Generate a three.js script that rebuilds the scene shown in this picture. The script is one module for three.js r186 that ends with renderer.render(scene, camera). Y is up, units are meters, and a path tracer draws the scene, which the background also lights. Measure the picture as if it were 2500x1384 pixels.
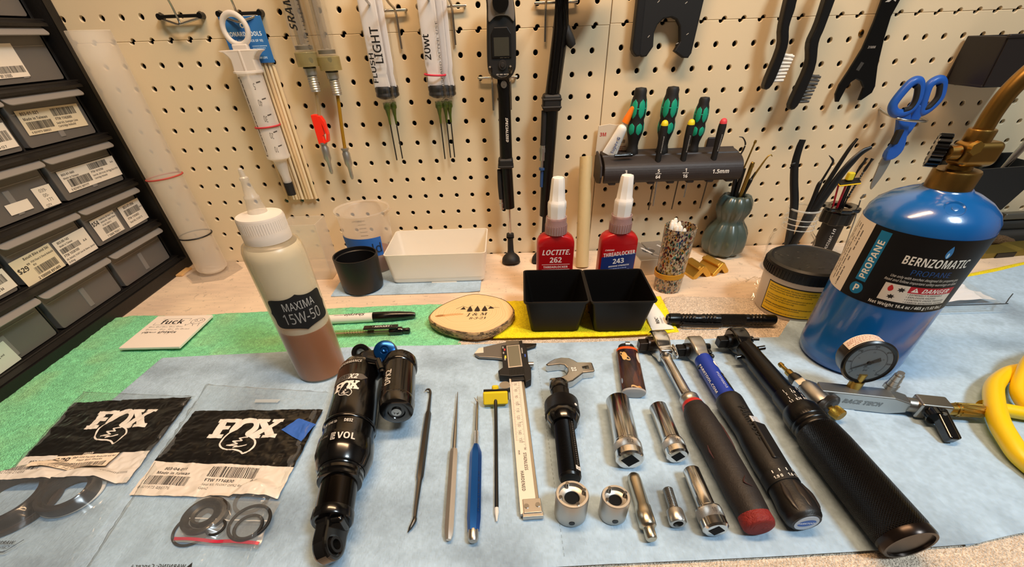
import * as THREE from 'three';
import { RoundedBoxGeometry } from 'three/addons/geometries/RoundedBoxGeometry.js';
import { mergeGeometries, toCreasedNormals } from 'three/addons/utils/BufferGeometryUtils.js';

// ---------- camera, exposure, large lamps (all lengths below are millimetres; toMetres() at the end converts) ----------
const scene = new THREE.Scene();
const CX = 9.5436, CY = 298.765, CZ = 718.568;           // 30 cm above the bench, 72 cm from the pegboard
const FOCAL = 1009.772, PPY = 947.574;                   // a crop of a taller wide-angle frame: its axis passes below the middle
const camera = new THREE.PerspectiveCamera(2 * Math.atan(PPY / FOCAL) * 180 / Math.PI, 2500 / (2 * PPY), 0.02, 20);
camera.setViewOffset(2500, 2 * PPY, 0, 0, 2500, 1384);
camera.position.set(CX, CY, CZ);
camera.rotation.set(-0.711544, 0.009132, -0.035412, 'YXZ');
const renderer = new THREE.WebGLRenderer();
renderer.toneMapping = THREE.LinearToneMapping;
renderer.toneMappingExposure = 1.36;
renderer.shadowMap.enabled = true;
scene.background = new THREE.Color(0x000000);
const WARM = { color: [1.0, 0.645, 0.36], at: [0, 1000, 390], w: 680, d: 80, power: 37 };
const COOL = { color: [0.78, 0.92, 1.0], at: [760, 1400, 980], w: 300, d: 300, power: 40 };

// ---------- helpers ----------
let seed = 7;
const rnd = (a = 1, b) => { seed = (seed * 1664525 + 1013904223) % 4294967296; const t = seed / 4294967296; return b === undefined ? t * a : a + t * (b - a); };
const PI = Math.PI;
const mat = (color, roughness = 0.5, metalness = 0, o = {}) => new THREE.MeshPhysicalMaterial({ color, roughness, metalness, side: THREE.DoubleSide, ...o });
const names = {};
const numbered = (n) => { names[n] = (names[n] ?? -1) + 1; return names[n] ? n + '_' + String(names[n]).padStart(3, '0') : n; };
function tag(o, label, category, group, kind) {
  if (label) o.userData.label = label; if (category) o.userData.category = category;
  if (group) o.userData.group = group; if (kind) o.userData.kind = kind; return o;
}
function thing(name, label, category, p = [0, 0, 0], turn = 0, group) {
  const o = new THREE.Group(); o.name = numbered(name); o.position.set(...p); o.rotation.y = turn; scene.add(o);
  return tag(o, label, category, group);
}
const clean = (g) => { let h = g.index ? g.toNonIndexed() : g; for (const k of Object.keys(h.attributes)) if (!['position', 'normal', 'uv'].includes(k)) h.deleteAttribute(k); h.morphAttributes = {}; return h; };
const join = (gs) => gs.length === 1 ? gs[0] : mergeGeometries(gs.map(clean));
function part(parent, name, geo, m, label) {
  const g = Array.isArray(geo) ? join(geo.flat()) : geo, k = new THREE.Mesh(g, m);
  if (parent === scene) k.name = numbered(name);
  else { const used = parent.children.filter((c) => c.userData.base === name).length; k.name = used ? name + '_' + String(used).padStart(3, '0') : name; k.userData.base = name; }
  k.castShadow = k.receiveShadow = true; parent.add(k);
  if (label) k.userData.label = label;
  return k;
}
function dup(o, p, label, turn, group) {
  const c = o.clone(); c.name = numbered(o.name.replace(/_\d{3}$/, '')); scene.add(c); c.position.set(...p);
  if (turn !== undefined) c.rotation.y = turn;
  c.userData = { ...o.userData }; if (label) c.userData.label = label; if (group) c.userData.group = group;
  return c;
}
// geometry
const T = (g, x = 0, y = 0, z = 0, rx = 0, ry = 0, rz = 0) => { if (rx || ry || rz) g.applyMatrix4(new THREE.Matrix4().makeRotationFromEuler(new THREE.Euler(rx, ry, rz))); return g.translate(x, y, z); };
const cy = (r0, r1, h, n = 32, open = false) => new THREE.CylinderGeometry(r1, r0, h, n, 1, open).translate(0, h / 2, 0);
function la(pts, n = 40) {                                             // turned profile [radius, y], uv in mm
  const g = new THREE.LatheGeometry(pts.map((p) => new THREE.Vector2(Math.max(p[0], 0.0001), p[1])), n), u = g.attributes.uv, rm = Math.max(...pts.map((p) => p[0])), acc = [0];
  for (let i = 1; i < pts.length; i++) acc.push(acc[i - 1] + Math.hypot(pts[i][0] - pts[i - 1][0], pts[i][1] - pts[i - 1][1]));
  for (let i = 0; i < u.count; i++) u.setXY(i, u.getX(i) * 2 * PI * rm, acc[i % pts.length]);
  return toCreasedNormals(g, 0.7);
}
const laz = (pts, n = 40) => la(pts, n).rotateX(PI / 2);          // the same, turned to lie along +z
const rb = (w, h, d, r = 1, s = 2) => new RoundedBoxGeometry(w, h, d, s, Math.min(r, w / 2.01, h / 2.01, d / 2.01));
const V3 = (p) => new THREE.Vector3(...p);
function rod(a, b, r, r2 = r, n = 16) {
  const A = V3(a), B = V3(b), d = B.clone().sub(A), g = new THREE.CylinderGeometry(r2, r, d.length(), n);
  g.applyQuaternion(new THREE.Quaternion().setFromUnitVectors(new THREE.Vector3(0, 1, 0), d.clone().normalize()));
  return g.translate((A.x + B.x) / 2, (A.y + B.y) / 2, (A.z + B.z) / 2);
}
const curve = (pts, closed = false, t = 0.5) => new THREE.CatmullRomCurve3(pts.map(V3), closed, 'catmullrom', t);
const tb = (pts, r, n = 12, closed = false, seg = pts.length * 8) => new THREE.TubeGeometry(curve(pts, closed), seg, r, n, closed);
// tube of varying section: rows of [x, y, z, r] or [x, y, z, rx, ry]; smooth or polyline; up = direction of ry
function vt(rows, n = 14, smooth = 0, up = [0, 1, 0]) {
  let R = rows.map((r) => [...r.slice(0, 4), r[4] ?? r[3]]);
  if (smooth) {
    const c = curve(R.map((r) => r.slice(0, 3))), m = (R.length - 1) * smooth, o = [];
    for (let i = 0; i <= m; i++) { const t = i / m, p = c.getPoint(t), f = t * (R.length - 1), k = Math.min(Math.floor(f), R.length - 2), u = f - k, s = u * u * (3 - 2 * u); o.push([p.x, p.y, p.z, R[k][3] * (1 - s) + R[k + 1][3] * s, R[k][4] * (1 - s) + R[k + 1][4] * s]); }
    R = o;
  }
  const pos = [], uv = [], idx = [], U = V3(up); let len = 0;
  R.forEach((r, i) => {
    const a = V3(R[Math.max(i - 1, 0)]), b = V3(R[Math.min(i + 1, R.length - 1)]), t = b.clone().sub(a).normalize();
    let side = new THREE.Vector3().crossVectors(U, t); if (side.lengthSq() < 1e-6) side.set(1, 0, 0); side.normalize();
    const w = new THREE.Vector3().crossVectors(t, side).normalize(), p = V3(r); if (i) len += p.distanceTo(V3(R[i - 1]));
    for (let k = 0; k <= n; k++) { const q = k / n * 2 * PI, v = p.clone().addScaledVector(side, Math.cos(q) * r[3]).addScaledVector(w, Math.sin(q) * r[4]); pos.push(v.x, v.y, v.z); uv.push(k / n * 2 * PI * r[3], len); }
  });
  for (let i = 0; i < R.length - 1; i++) for (let k = 0; k < n; k++) { const a = i * (n + 1) + k, b = a + n + 1; idx.push(a, a + 1, b, b, a + 1, b + 1); }
  for (const e of [0, R.length - 1]) { const c = pos.length / 3; pos.push(...R[e].slice(0, 3)); uv.push(0, 0); for (let k = 0; k < n; k++) { const a = e * (n + 1) + k; e ? idx.push(c, a, a + 1) : idx.push(c, a + 1, a); } }
  const g = new THREE.BufferGeometry(); g.setAttribute('position', new THREE.Float32BufferAttribute(pos, 3)); g.setAttribute('uv', new THREE.Float32BufferAttribute(uv, 2)); g.setIndex(idx);
  return toCreasedNormals(g, 0.8);
}
const shp = (pts) => new THREE.Shape(pts.map((p) => new THREE.Vector2(p[0], p[1])));
function ex(pts, depth, bev = 0, holes = [], seg = 2) {             // outline in x, y pushed along +z
  const s = pts.isShape ? pts : shp(pts); for (const h of holes) s.holes.push(h.isPath ? h : new THREE.Path(h.map((p) => new THREE.Vector2(p[0], p[1]))));
  return new THREE.ExtrudeGeometry(s, { depth: depth - 2 * bev, bevelEnabled: bev > 0, bevelSize: bev, bevelOffset: -bev, bevelThickness: bev, bevelSegments: seg, curveSegments: 16 }).translate(0, 0, bev);
}
// outline in x, z (seen from above) raised from y0 by h
const flat = (pts, y0, h, bev = 0, holes = []) => ex(pts.map((p) => [p[0], -p[1]]), h, bev, holes.map((q) => q.map((p) => [p[0], -p[1]]))).rotateX(-PI / 2).translate(0, y0, 0);
const rel = (pts, o) => pts.map((p) => [p[0] - o[0], p[1] - o[1]]);
const smooth = (pts, m = 6, closed = true) => curve(pts.map((p) => [p[0], p[1], 0]), closed).getPoints(pts.length * m).map((p) => [p.x, p.y]);
const circle = (x, y, r, n = 18) => Array.from({ length: n }, (_, i) => [x + r * Math.cos(i / n * 2 * PI), y + r * Math.sin(i / n * 2 * PI)]);
const ngon = (r, n, a = 0) => Array.from({ length: n }, (_, i) => [r * Math.cos(a + i / n * 2 * PI), r * Math.sin(a + i / n * 2 * PI)]);
const rrect = (x0, y0, x1, y1, r, n = 5) => { const o = []; for (const [cx, cy_, a] of [[x1 - r, y1 - r, 0], [x0 + r, y1 - r, PI / 2], [x0 + r, y0 + r, PI], [x1 - r, y0 + r, 1.5 * PI]]) for (let i = 0; i <= n; i++) o.push([cx + r * Math.cos(a + i / n * PI / 2), cy_ + r * Math.sin(a + i / n * PI / 2)]); return o; };
// noise that tiles with period n cells
const hash = (x, y, s) => { let h = Math.imul(x, 374761393) + Math.imul(y, 668265263) + Math.imul(s, 2147483647 - 58); h = Math.imul(h ^ (h >>> 13), 1274126177); return ((h ^ (h >>> 16)) >>> 0) / 4294967296; };
function noise(u, v, n, s = 1) { const x = u * n, y = v * n, i = Math.floor(x), j = Math.floor(y), f = x - i, g = y - j, a = f * f * (3 - 2 * f), b = g * g * (3 - 2 * g), m = (k) => ((k % n) + n) % n; const h = (p, q) => hash(m(p), m(q), s); return (h(i, j) * (1 - a) + h(i + 1, j) * a) * (1 - b) + (h(i, j + 1) * (1 - a) + h(i + 1, j + 1) * a) * b; }
function dataTex(size, fn, srgb, mm) {                                // fn(u, v) -> [r, g, b] 0..1 ; one tile is mm wide
  const d = new Uint8Array(size * size * 4);
  for (let y = 0; y < size; y++) for (let x = 0; x < size; x++) { const c = fn(x / size, y / size), k = (y * size + x) * 4; for (let q = 0; q < 3; q++) d[k + q] = Math.max(0, Math.min(255, c[q] * 255)); d[k + 3] = 255; }
  const t = new THREE.DataTexture(d, size, size); t.wrapS = t.wrapT = THREE.RepeatWrapping; t.magFilter = THREE.LinearFilter; t.minFilter = THREE.LinearMipmapLinearFilter; t.generateMipmaps = true;
  if (srgb) t.colorSpace = THREE.SRGBColorSpace; t.repeat.set(1 / mm, 1 / mm); t.needsUpdate = true; return t;
}
function canvasTex(w, h, draw) { const c = document.createElement('canvas'); c.width = w; c.height = h; const x = c.getContext('2d'); draw(x, w, h); const t = new THREE.CanvasTexture(c); t.colorSpace = THREE.SRGBColorSpace; return t; }
const print = (w, h, draw, o = {}) => mat(0xffffff, o.rough ?? 0.5, o.metal ?? 0, { map: canvasTex(w, h, draw), ...(o.clear ? { transparent: true } : {}), ...(o.more || {}) });
function text(x, s, px, py, size, col = '#111', font = 'bold sans-serif', align = 'left', maxw) {
  const f = font.split(' '), fam = f.pop(); x.font = f.join(' ') + ' ' + size + 'px ' + fam; x.fillStyle = col; x.textAlign = align; x.textBaseline = 'alphabetic'; maxw ? x.fillText(s, px, py, maxw) : x.fillText(s, px, py);
}
function bars(x, px, py, w, h, s, col = '#111') { x.fillStyle = col; let k = px, i = 0; while (k < px + w) { const a = 1 + Math.floor(hash(i, s, 3) * 3), b = 1 + Math.floor(hash(i, s, 9) * 3); x.fillRect(k, py, a * w / 160, h); k += (a + b) * w / 160; i++; } }
const scrawl = (x, px, py, w, h, n, s, col) => { x.fillStyle = col; for (let i = 0; i < n; i++) { let k = px; const yy = py + i * h; let j = 0; while (k < px + w * (0.75 + 0.25 * hash(i, s, 2))) { const L = w * (0.02 + 0.07 * hash(i * 31 + j, s, 5)); x.fillRect(k, yy, L, h * 0.45); k += L + w * 0.018; j++; } } };
// cloth or film: a slab between two edge polylines [x, z] (back edge, front edge), with height hf(x, z) on top
function sheet(back, front, nx, nz, y0, th, hf = () => 0, round = th) {
  const line = (p) => { const c = curve(p.map((q) => [q[0], 0, q[1]]), false, 0.35); return (t) => c.getPoint(t); };
  const A = line(back), B = line(front), top = [], bot = [], uv = [];
  for (let j = 0; j <= nz; j++) for (let i = 0; i <= nx; i++) {
    const u = i / nx, v = j / nz, a = A(u), b = B(u), x = a.x + (b.x - a.x) * v, z = a.z + (b.z - a.z) * v;
    const edge = (i === 0 || i === nx || j === 0 || j === nz) ? 0.5 : 1;
    const h = hf(x, z, u, v);
    top.push(x, y0 + h + th * (round ? edge : 1), z); bot.push(x, y0 + h * (th > 2 ? 0 : 1), z); uv.push(x, -z);
  }
  const n = top.length / 3, idx = [], W = nx + 1;
  for (let j = 0; j < nz; j++) for (let i = 0; i < nx; i++) { const a = j * W + i, b = a + W; idx.push(a, b, a + 1, a + 1, b, b + 1, n + a, n + a + 1, n + b, n + a + 1, n + b + 1, n + b); }
  const rim = []; for (let i = 0; i < nx; i++) rim.push(i); for (let j = 0; j < nz; j++) rim.push(j * W + nx); for (let i = nx; i > 0; i--) rim.push(nz * W + i); for (let j = nz; j > 0; j--) rim.push(j * W);
  rim.forEach((a, k) => { const b = rim[(k + 1) % rim.length]; idx.push(a, b, n + a, b, n + b, n + a); });
  const g = new THREE.BufferGeometry(); g.setAttribute('position', new THREE.Float32BufferAttribute([...top, ...bot], 3)); g.setAttribute('uv', new THREE.Float32BufferAttribute([...uv, ...uv], 2)); g.setIndex(idx); g.computeVertexNormals();
  return g;
}
// thin film with 0..1 uv over the same kind of patch
function film(q, nx, nz, hf) {                                       // q = four corners [x, z]: back left, back right, front right, front left
  const pos = [], uv = [], idx = [];
  for (let j = 0; j <= nz; j++) for (let i = 0; i <= nx; i++) { const u = i / nx, v = j / nz, x = (q[0][0] * (1 - u) + q[1][0] * u) * (1 - v) + (q[3][0] * (1 - u) + q[2][0] * u) * v, z = (q[0][1] * (1 - u) + q[1][1] * u) * (1 - v) + (q[3][1] * (1 - u) + q[2][1] * u) * v; pos.push(x, hf(x, z, u, v), z); uv.push(u, 1 - v); }
  for (let j = 0; j < nz; j++) for (let i = 0; i < nx; i++) { const a = j * (nx + 1) + i, b = a + nx + 1; idx.push(a, b, a + 1, a + 1, b, b + 1); }
  const g = new THREE.BufferGeometry(); g.setAttribute('position', new THREE.Float32BufferAttribute(pos, 3)); g.setAttribute('uv', new THREE.Float32BufferAttribute(uv, 2)); g.setIndex(idx); g.computeVertexNormals(); return g;
}
// print patches: on a standing cylinder (facing angle a, 0 = towards +z), on a lying one (top), and flat ones
const wrap = (r, h, a, len, n = 24) => new THREE.CylinderGeometry(r, r, h, n, 1, true, a - len / 2, len);
const wrapz = (r, h, a, len, n = 24) => wrap(r, h, a, len, n).rotateX(-PI / 2);
const plane = (w, h) => new THREE.PlaneGeometry(w, h);
const lay = (w, h) => plane(w, h).rotateX(-PI / 2);

// ---------- shared materials ----------
const knurlTex = dataTex(64, (u, v) => { const a = Math.abs(((u + v) * 2) % 1 - 0.5) * 2, b = Math.abs(((u - v + 4) * 2) % 1 - 0.5) * 2, k = Math.min(a, b); return [k, k, k]; }, false, 4);
const knurlFine = knurlTex.clone(); knurlFine.repeat.set(1 / 1.9, 1 / 1.9); knurlFine.needsUpdate = true;
const speck = dataTex(256, (u, v) => { const k = 0.5 * noise(u, v, 16, 3) + 0.3 * noise(u, v, 64, 4) + 0.2 * noise(u, v, 128, 5); return [k, k, k]; }, false, 60);
const M = {
  chrome: mat(0xd6d3cf, 0.16, 1), satin: mat(0xc0bdb8, 0.34, 1), steel: mat(0xa8a6a2, 0.3, 1), darkSteel: mat(0x55524e, 0.4, 1), alu: mat(0xd2d0cc, 0.46, 0.95),
  brass: mat(0xb8964c, 0.36, 1), oldBrass: mat(0x97743c, 0.36, 1, { bumpMap: speck, bumpScale: 0.0001 }), gold: mat(0xdcb050, 0.42, 0.9),
  black: mat(0x070606, 0.42), gloss: mat(0x080707, 0.16, 0, { clearcoat: 0.5, clearcoatRoughness: 0.15 }), rubber: mat(0x14110f, 0.72), matte: mat(0x100e0d, 0.6), anod: mat(0x0d0b0a, 0.3, 0.35),
  knurl: mat(0x110f0e, 0.4, 0.5, { bumpMap: knurlTex, bumpScale: 0.0012 }),
  red: mat(0xb81418, 0.35), yellow: mat(0xf2c60a, 0.55), white: mat(0xefe9e2, 0.5), paper: mat(0xece2d4, 0.75),
  frost: mat(0xfaf6f0, 0.5, 0, { transmission: 0.6, ior: 1.45 }), milky: mat(0xf6eee4, 0.55, 0, { transmission: 0.4, ior: 1.45 }),
  clear: mat(0xffffff, 0.05, 0, { transmission: 1, ior: 1.45 }), clearTint: mat(0xf4efe0, 0.12, 0, { transmission: 1, ior: 1.45 }),
  smoke: mat(0xc4beb8, 0.3, 0, { transmission: 0.8, ior: 1.45 }), smokeLip: mat(0xb2aca6, 0.42, 0, { transmission: 0.5, ior: 1.45 }),
};
// ---------- lamps ----------
function panelLamp(name, label, L, tilt, glow) {
  const c = new THREE.Color().setRGB(...L.color);
  const f = thing(name, label, 'lamp', L.at); f.rotation.set(...tilt);
  part(f, 'housing', T(rb(L.w + 30, 40, L.d + 30, 8), 0, 24, 0), mat(0xd8d8d8, 0.5));
  const g = part(f, 'diffuser', T(new THREE.BoxGeometry(L.w, 2, L.d), 0, 2, 0), mat(0xffffff, 0.6, 0, { emissive: c, emissiveIntensity: glow })); g.castShadow = false;
  const l = new THREE.RectAreaLight(c, L.power, L.w, L.d); l.name = 'light'; l.rotation.x = -PI / 2; l.position.y = -3; f.add(l);
}
panelLamp('strip_light', 'long warm white strip lamp hanging above the bench', WARM, [0, 0, 0], 6);
panelLamp('panel_light', 'square cool white lamp panel under the ceiling at the right', COOL, [0.35, 0, -0.35], 6);

// ---------- the room ----------
const struct = (name, geo, m) => tag(part(scene, name, geo, m), null, null, null, 'structure');
const plaster = mat(0xb9ada0, 0.9);
struct('floor', T(new THREE.BoxGeometry(3300, 60, 3000), 0, -930, 1300), mat(0x6b6259, 0.8));
struct('ceiling', T(new THREE.BoxGeometry(3300, 60, 3000), 0, 1630, 1300), mat(0xd2cbc2, 0.9));
struct('wall_left', T(new THREE.BoxGeometry(60, 2560, 3000), -1630, 350, 1300), plaster);
struct('wall_right', T(new THREE.BoxGeometry(60, 2560, 3000), 1630, 350, 1300), plaster);
struct('wall_front', T(new THREE.BoxGeometry(3300, 2560, 60), 0, 350, 2770), plaster);
// the back wall carries four pegboard panels, holes on a one inch grid, the joint running through a row of holes
{
  const wall = new THREE.Group(); wall.name = 'wall_back'; wall.userData.kind = 'structure'; scene.add(wall);
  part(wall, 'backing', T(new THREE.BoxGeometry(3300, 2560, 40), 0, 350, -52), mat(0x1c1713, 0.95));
  const board = mat(0xe3ceaa, 0.42, 0, { bumpMap: speck, bumpScale: 0.00006, clearcoat: 0.12, clearcoatRoughness: 0.4 });
  const P = 25.4, R = 3.2, SEAM = 301.57;
  function panel(x0, x1, y0, y1, ox, oy, half) {                        // half: +1 the half holes are cut out of the lower edge, -1 out of the upper one
    const s = new THREE.Shape(), ks = []; for (let k = Math.ceil((x0 + 5 - ox) / P); k * P + ox < x1 - 4; k++) ks.push(k * P + ox);
    s.moveTo(x0, y0);
    if (half > 0) for (const x of ks) { s.lineTo(x - R, y0); s.absarc(x, y0, R, PI, 0, true); }
    s.lineTo(x1, y0); s.lineTo(x1, y1);
    if (half < 0) for (const x of [...ks].reverse()) { s.lineTo(x + R, y1); s.absarc(x, y1, R, 0, PI, true); }
    s.lineTo(x0, y1); s.lineTo(x0, y0);
    for (let j = Math.ceil((y0 + 6 - oy) / P); j * P + oy < y1 - 6; j++) for (const x of ks) { const h = new THREE.Path(); h.absarc(x, j * P + oy, R, 0, 2 * PI, true); s.holes.push(h); }
    const g = new THREE.ExtrudeGeometry(s, { depth: 4.2, bevelEnabled: true, bevelSize: 0.55, bevelOffset: -0.55, bevelThickness: 0.5, bevelSegments: 1, curveSegments: 10 }).translate(0, 0, -4.7);
    part(wall, 'pegboard_panel', g, board);
  }
  panel(-1000, 147.3, -30, SEAM - 0.12, 0, SEAM, -1);
  panel(148.3, 1000, -30, SEAM + 1.25, 13.64, SEAM + 1.94, -1);
  panel(-1000, 147.6, SEAM + 0.12, 700, 2.2, SEAM - 1.5, 1);
  panel(148.6, 1000, SEAM + 1.5, 700, 17.2, SEAM + 0.4, 1);
}
// ---------- bench and what is spread on it ----------
const benchTex = dataTex(512, (u, v) => { const a = noise(u, v * 4, 24, 21), b = noise(u, v, 8, 22), c = noise(u, v, 180, 23), d = noise(u, v, 60, 24); const k = 0.86 + 0.1 * b + 0.06 * a - (c > 0.93 ? 0.18 : 0) - (d > 0.95 ? 0.1 : 0); return [0.94 * k, 0.83 * k + 0.012 * b, 0.725 * k]; }, true, 420);
const benchUv = (g) => { const p = g.attributes.position, u = g.attributes.uv; for (let i = 0; i < p.count; i++) u.setXY(i, p.getX(i), p.getZ(i) + p.getY(i)); return g; };
{
  const b = thing('workbench', 'long tan workbench running under the pegboard wall', 'workbench');
  part(b, 'bench_top', benchUv(T(rb(2000, 40, 700, 3), 0, -20, 352)), mat(0xffffff, 0.55, 0, { map: benchTex }));
  for (const x of [-930, 930]) for (const z of [60, 640]) part(b, 'leg', T(rb(70, 860, 70, 4), x, -470, z), mat(0x8a6f52, 0.7));
}
const fbm = (x, z, s) => 0.6 * noise(x / 400, z / 400, 12, s) + 0.3 * noise(x / 400, z / 400, 27, s + 1) + 0.1 * noise(x / 400, z / 400, 61, s + 2);
const terryBump = dataTex(256, (u, v) => { const k = 0.55 * noise(u, v, 50, 31) + 0.45 * noise(u, v, 90, 32); return [k, k, k]; }, false, 48);
const tint = (size, mm, s, f) => dataTex(size, (u, v) => { const a = noise(u, v, 5, s), b = noise(u, v, 14, s + 1), c = noise(u, v, 120, s + 2), d = noise(u, v, 40, s + 3); return f(a, b, c, d); }, true, mm);
const greenTex = tint(512, 150, 41, (a, b, c, d) => { const k = 0.84 + 0.14 * c + 0.12 * d - 0.06 * (b > 0.72 ? b - 0.4 : 0), y = Math.max(0, a - 0.6) * 0.35; return [(0.54 + 0.5 * y) * k, (0.89 - 0.25 * y) * k, (0.67 - 0.3 * y) * k]; });
const yellowTex = tint(256, 110, 51, (a, b, c, d) => { const k = 0.88 + 0.14 * c + 0.06 * d; return [0.99 * k, 0.9 * k, 0.08 * k]; });
const beigeTex = tint(512, 120, 61, (a, b, c, d) => { const k = 0.8 + 0.2 * c + 0.1 * d; return [0.93 * k, 0.85 * k, 0.76 * k]; });
const padTex = tint(512, 330, 71, (a, b, c, d) => { const w = Math.max(0, 0.42 - a) * 0.5 + Math.max(0, b - 0.66) * 0.36, k = 1 - w + 0.07 * (c - 0.5) + 0.05 * (d - 0.5); return [0.67 * k, 0.765 * k, 0.845 * k]; });
const padBump = dataTex(256, (u, v) => { const k = 0.5 * noise(u, v * 0.5, 70, 81) + 0.5 * noise(u * 0.5, v, 60, 82); return [k, k, k]; }, false, 70);
const cloth = (map, bump, h) => mat(0xffffff, 0.95, 0, { map, bumpMap: bump, bumpScale: h, sheen: 0.25, sheenRoughness: 0.7 });
const green = part(scene, 'towel', sheet([[-559, 196], [-533, 191], [-464, 197], [-430, 196], [-396, 192], [-300, 190], [-221, 187], [-121, 186], [-76, 189]], [[-559, 620], [-300, 620], [-52, 300]], 150, 130, 0, 3.4, (x, z) => 1.5 * fbm(x, z, 3) + 1.2 * noise(x / 400, z / 400, 90, 6)), cloth(greenTex, terryBump, 0.0016));
tag(green, 'green microfibre towel with worn patches beside the drawer cabinet', 'towel');
const beige = part(scene, 'towel', sheet([[-62, 280], [0, 282], [90, 284], [205, 278], [228, 188], [300, 189], [366, 198], [420, 210]], [[-62, 625], [380, 625], [470, 625]], 130, 110, 0, 4, (x, z) => 0.8 * fbm(x, z, 13) + 1.0 * noise(x / 400, z / 400, 100, 16)), cloth(beigeTex, terryBump, 0.0022));
tag(beige, 'beige terry towel lying under the blue paper sheets', 'towel');
const yel = part(scene, 'towel', sheet([[0, 187], [30, 188], [130, 190], [222, 187]], [[-16, 280], [126, 283], [219, 279]], 60, 30, 4.2, 2.2, (x, z) => 1.2 * noise(x / 400, z / 400, 100, 26)), cloth(yellowTex, terryBump, 0.0012));
tag(yel, 'yellow microfibre cloth under the two black bins', 'cloth');
const yel2 = part(scene, 'towel', sheet([[560, 178], [640, 158], [740, 130], [830, 103], [960, 70]], [[560, 330], [760, 290], [960, 240]], 50, 30, 0, 4, (x, z) => 1.5 * fbm(x, z, 36)), cloth(yellowTex, terryBump, 0.0012));
tag(yel2, 'yellow cloth edging out behind the blue paper at the far right', 'cloth');
const padHeight = (x, z) => 1.1 * fbm(x, z, 43);
const padM = mat(0xffffff, 0.9, 0, { map: padTex, bumpMap: padBump, bumpScale: 0.0005 });
const pad = part(scene, 'paper_sheet', sheet([[-421, 305], [-380, 303], [-255, 299], [-196, 294], [2, 297], [83, 298], [200, 299], [340, 300]], [[-447, 590], [-180, 586], [42, 578], [180, 575], [302, 571], [345, 569]], 120, 60, 6.6, 0.6, padHeight, 0), padM);
tag(pad, 'light blue shop paper sheet laid out under the tools', 'shop paper');
part(pad, 'perforation', Array.from({ length: 56 }, (_, i) => { const z = 300 + i * 4.9, x = 36 + 6 * i / 56; return T(new THREE.BoxGeometry(0.5, 0.1, 2.6), x, 7.24 + padHeight(x, z), z); }), mat(0x8497a6, 0.9));
const pad2 = part(scene, 'paper_sheet', sheet([[334, 299], [396, 240], [560, 192], [734, 146], [820, 119], [960, 84]], [[334, 570.5], [380, 562], [440, 557], [600, 556], [760, 556], [960, 556]], 110, 80, 6.5, 0.6, (x, z) => 1.1 * fbm(x, z, 53) * Math.min(1, Math.max(0, x - 345) / 60), 0), padM);
tag(pad2, 'light blue shop paper sheet under the blue propane cylinder and yellow hose', 'shop paper');
const pad3 = part(scene, 'paper_sheet', sheet([[-266, 60], [-150, 58], [-38, 62]], [[-266, 147], [-150, 147], [-60, 147], [-39, 145]], 40, 20, 0, 1.4, (x, z) => (x > -70 && z > 120 ? 1.5 * noise(x / 90, z / 90, 6, 3) : 0.3), 0), padM);
tag(pad3, 'small folded piece of blue paper under the black cup', 'shop paper');

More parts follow.
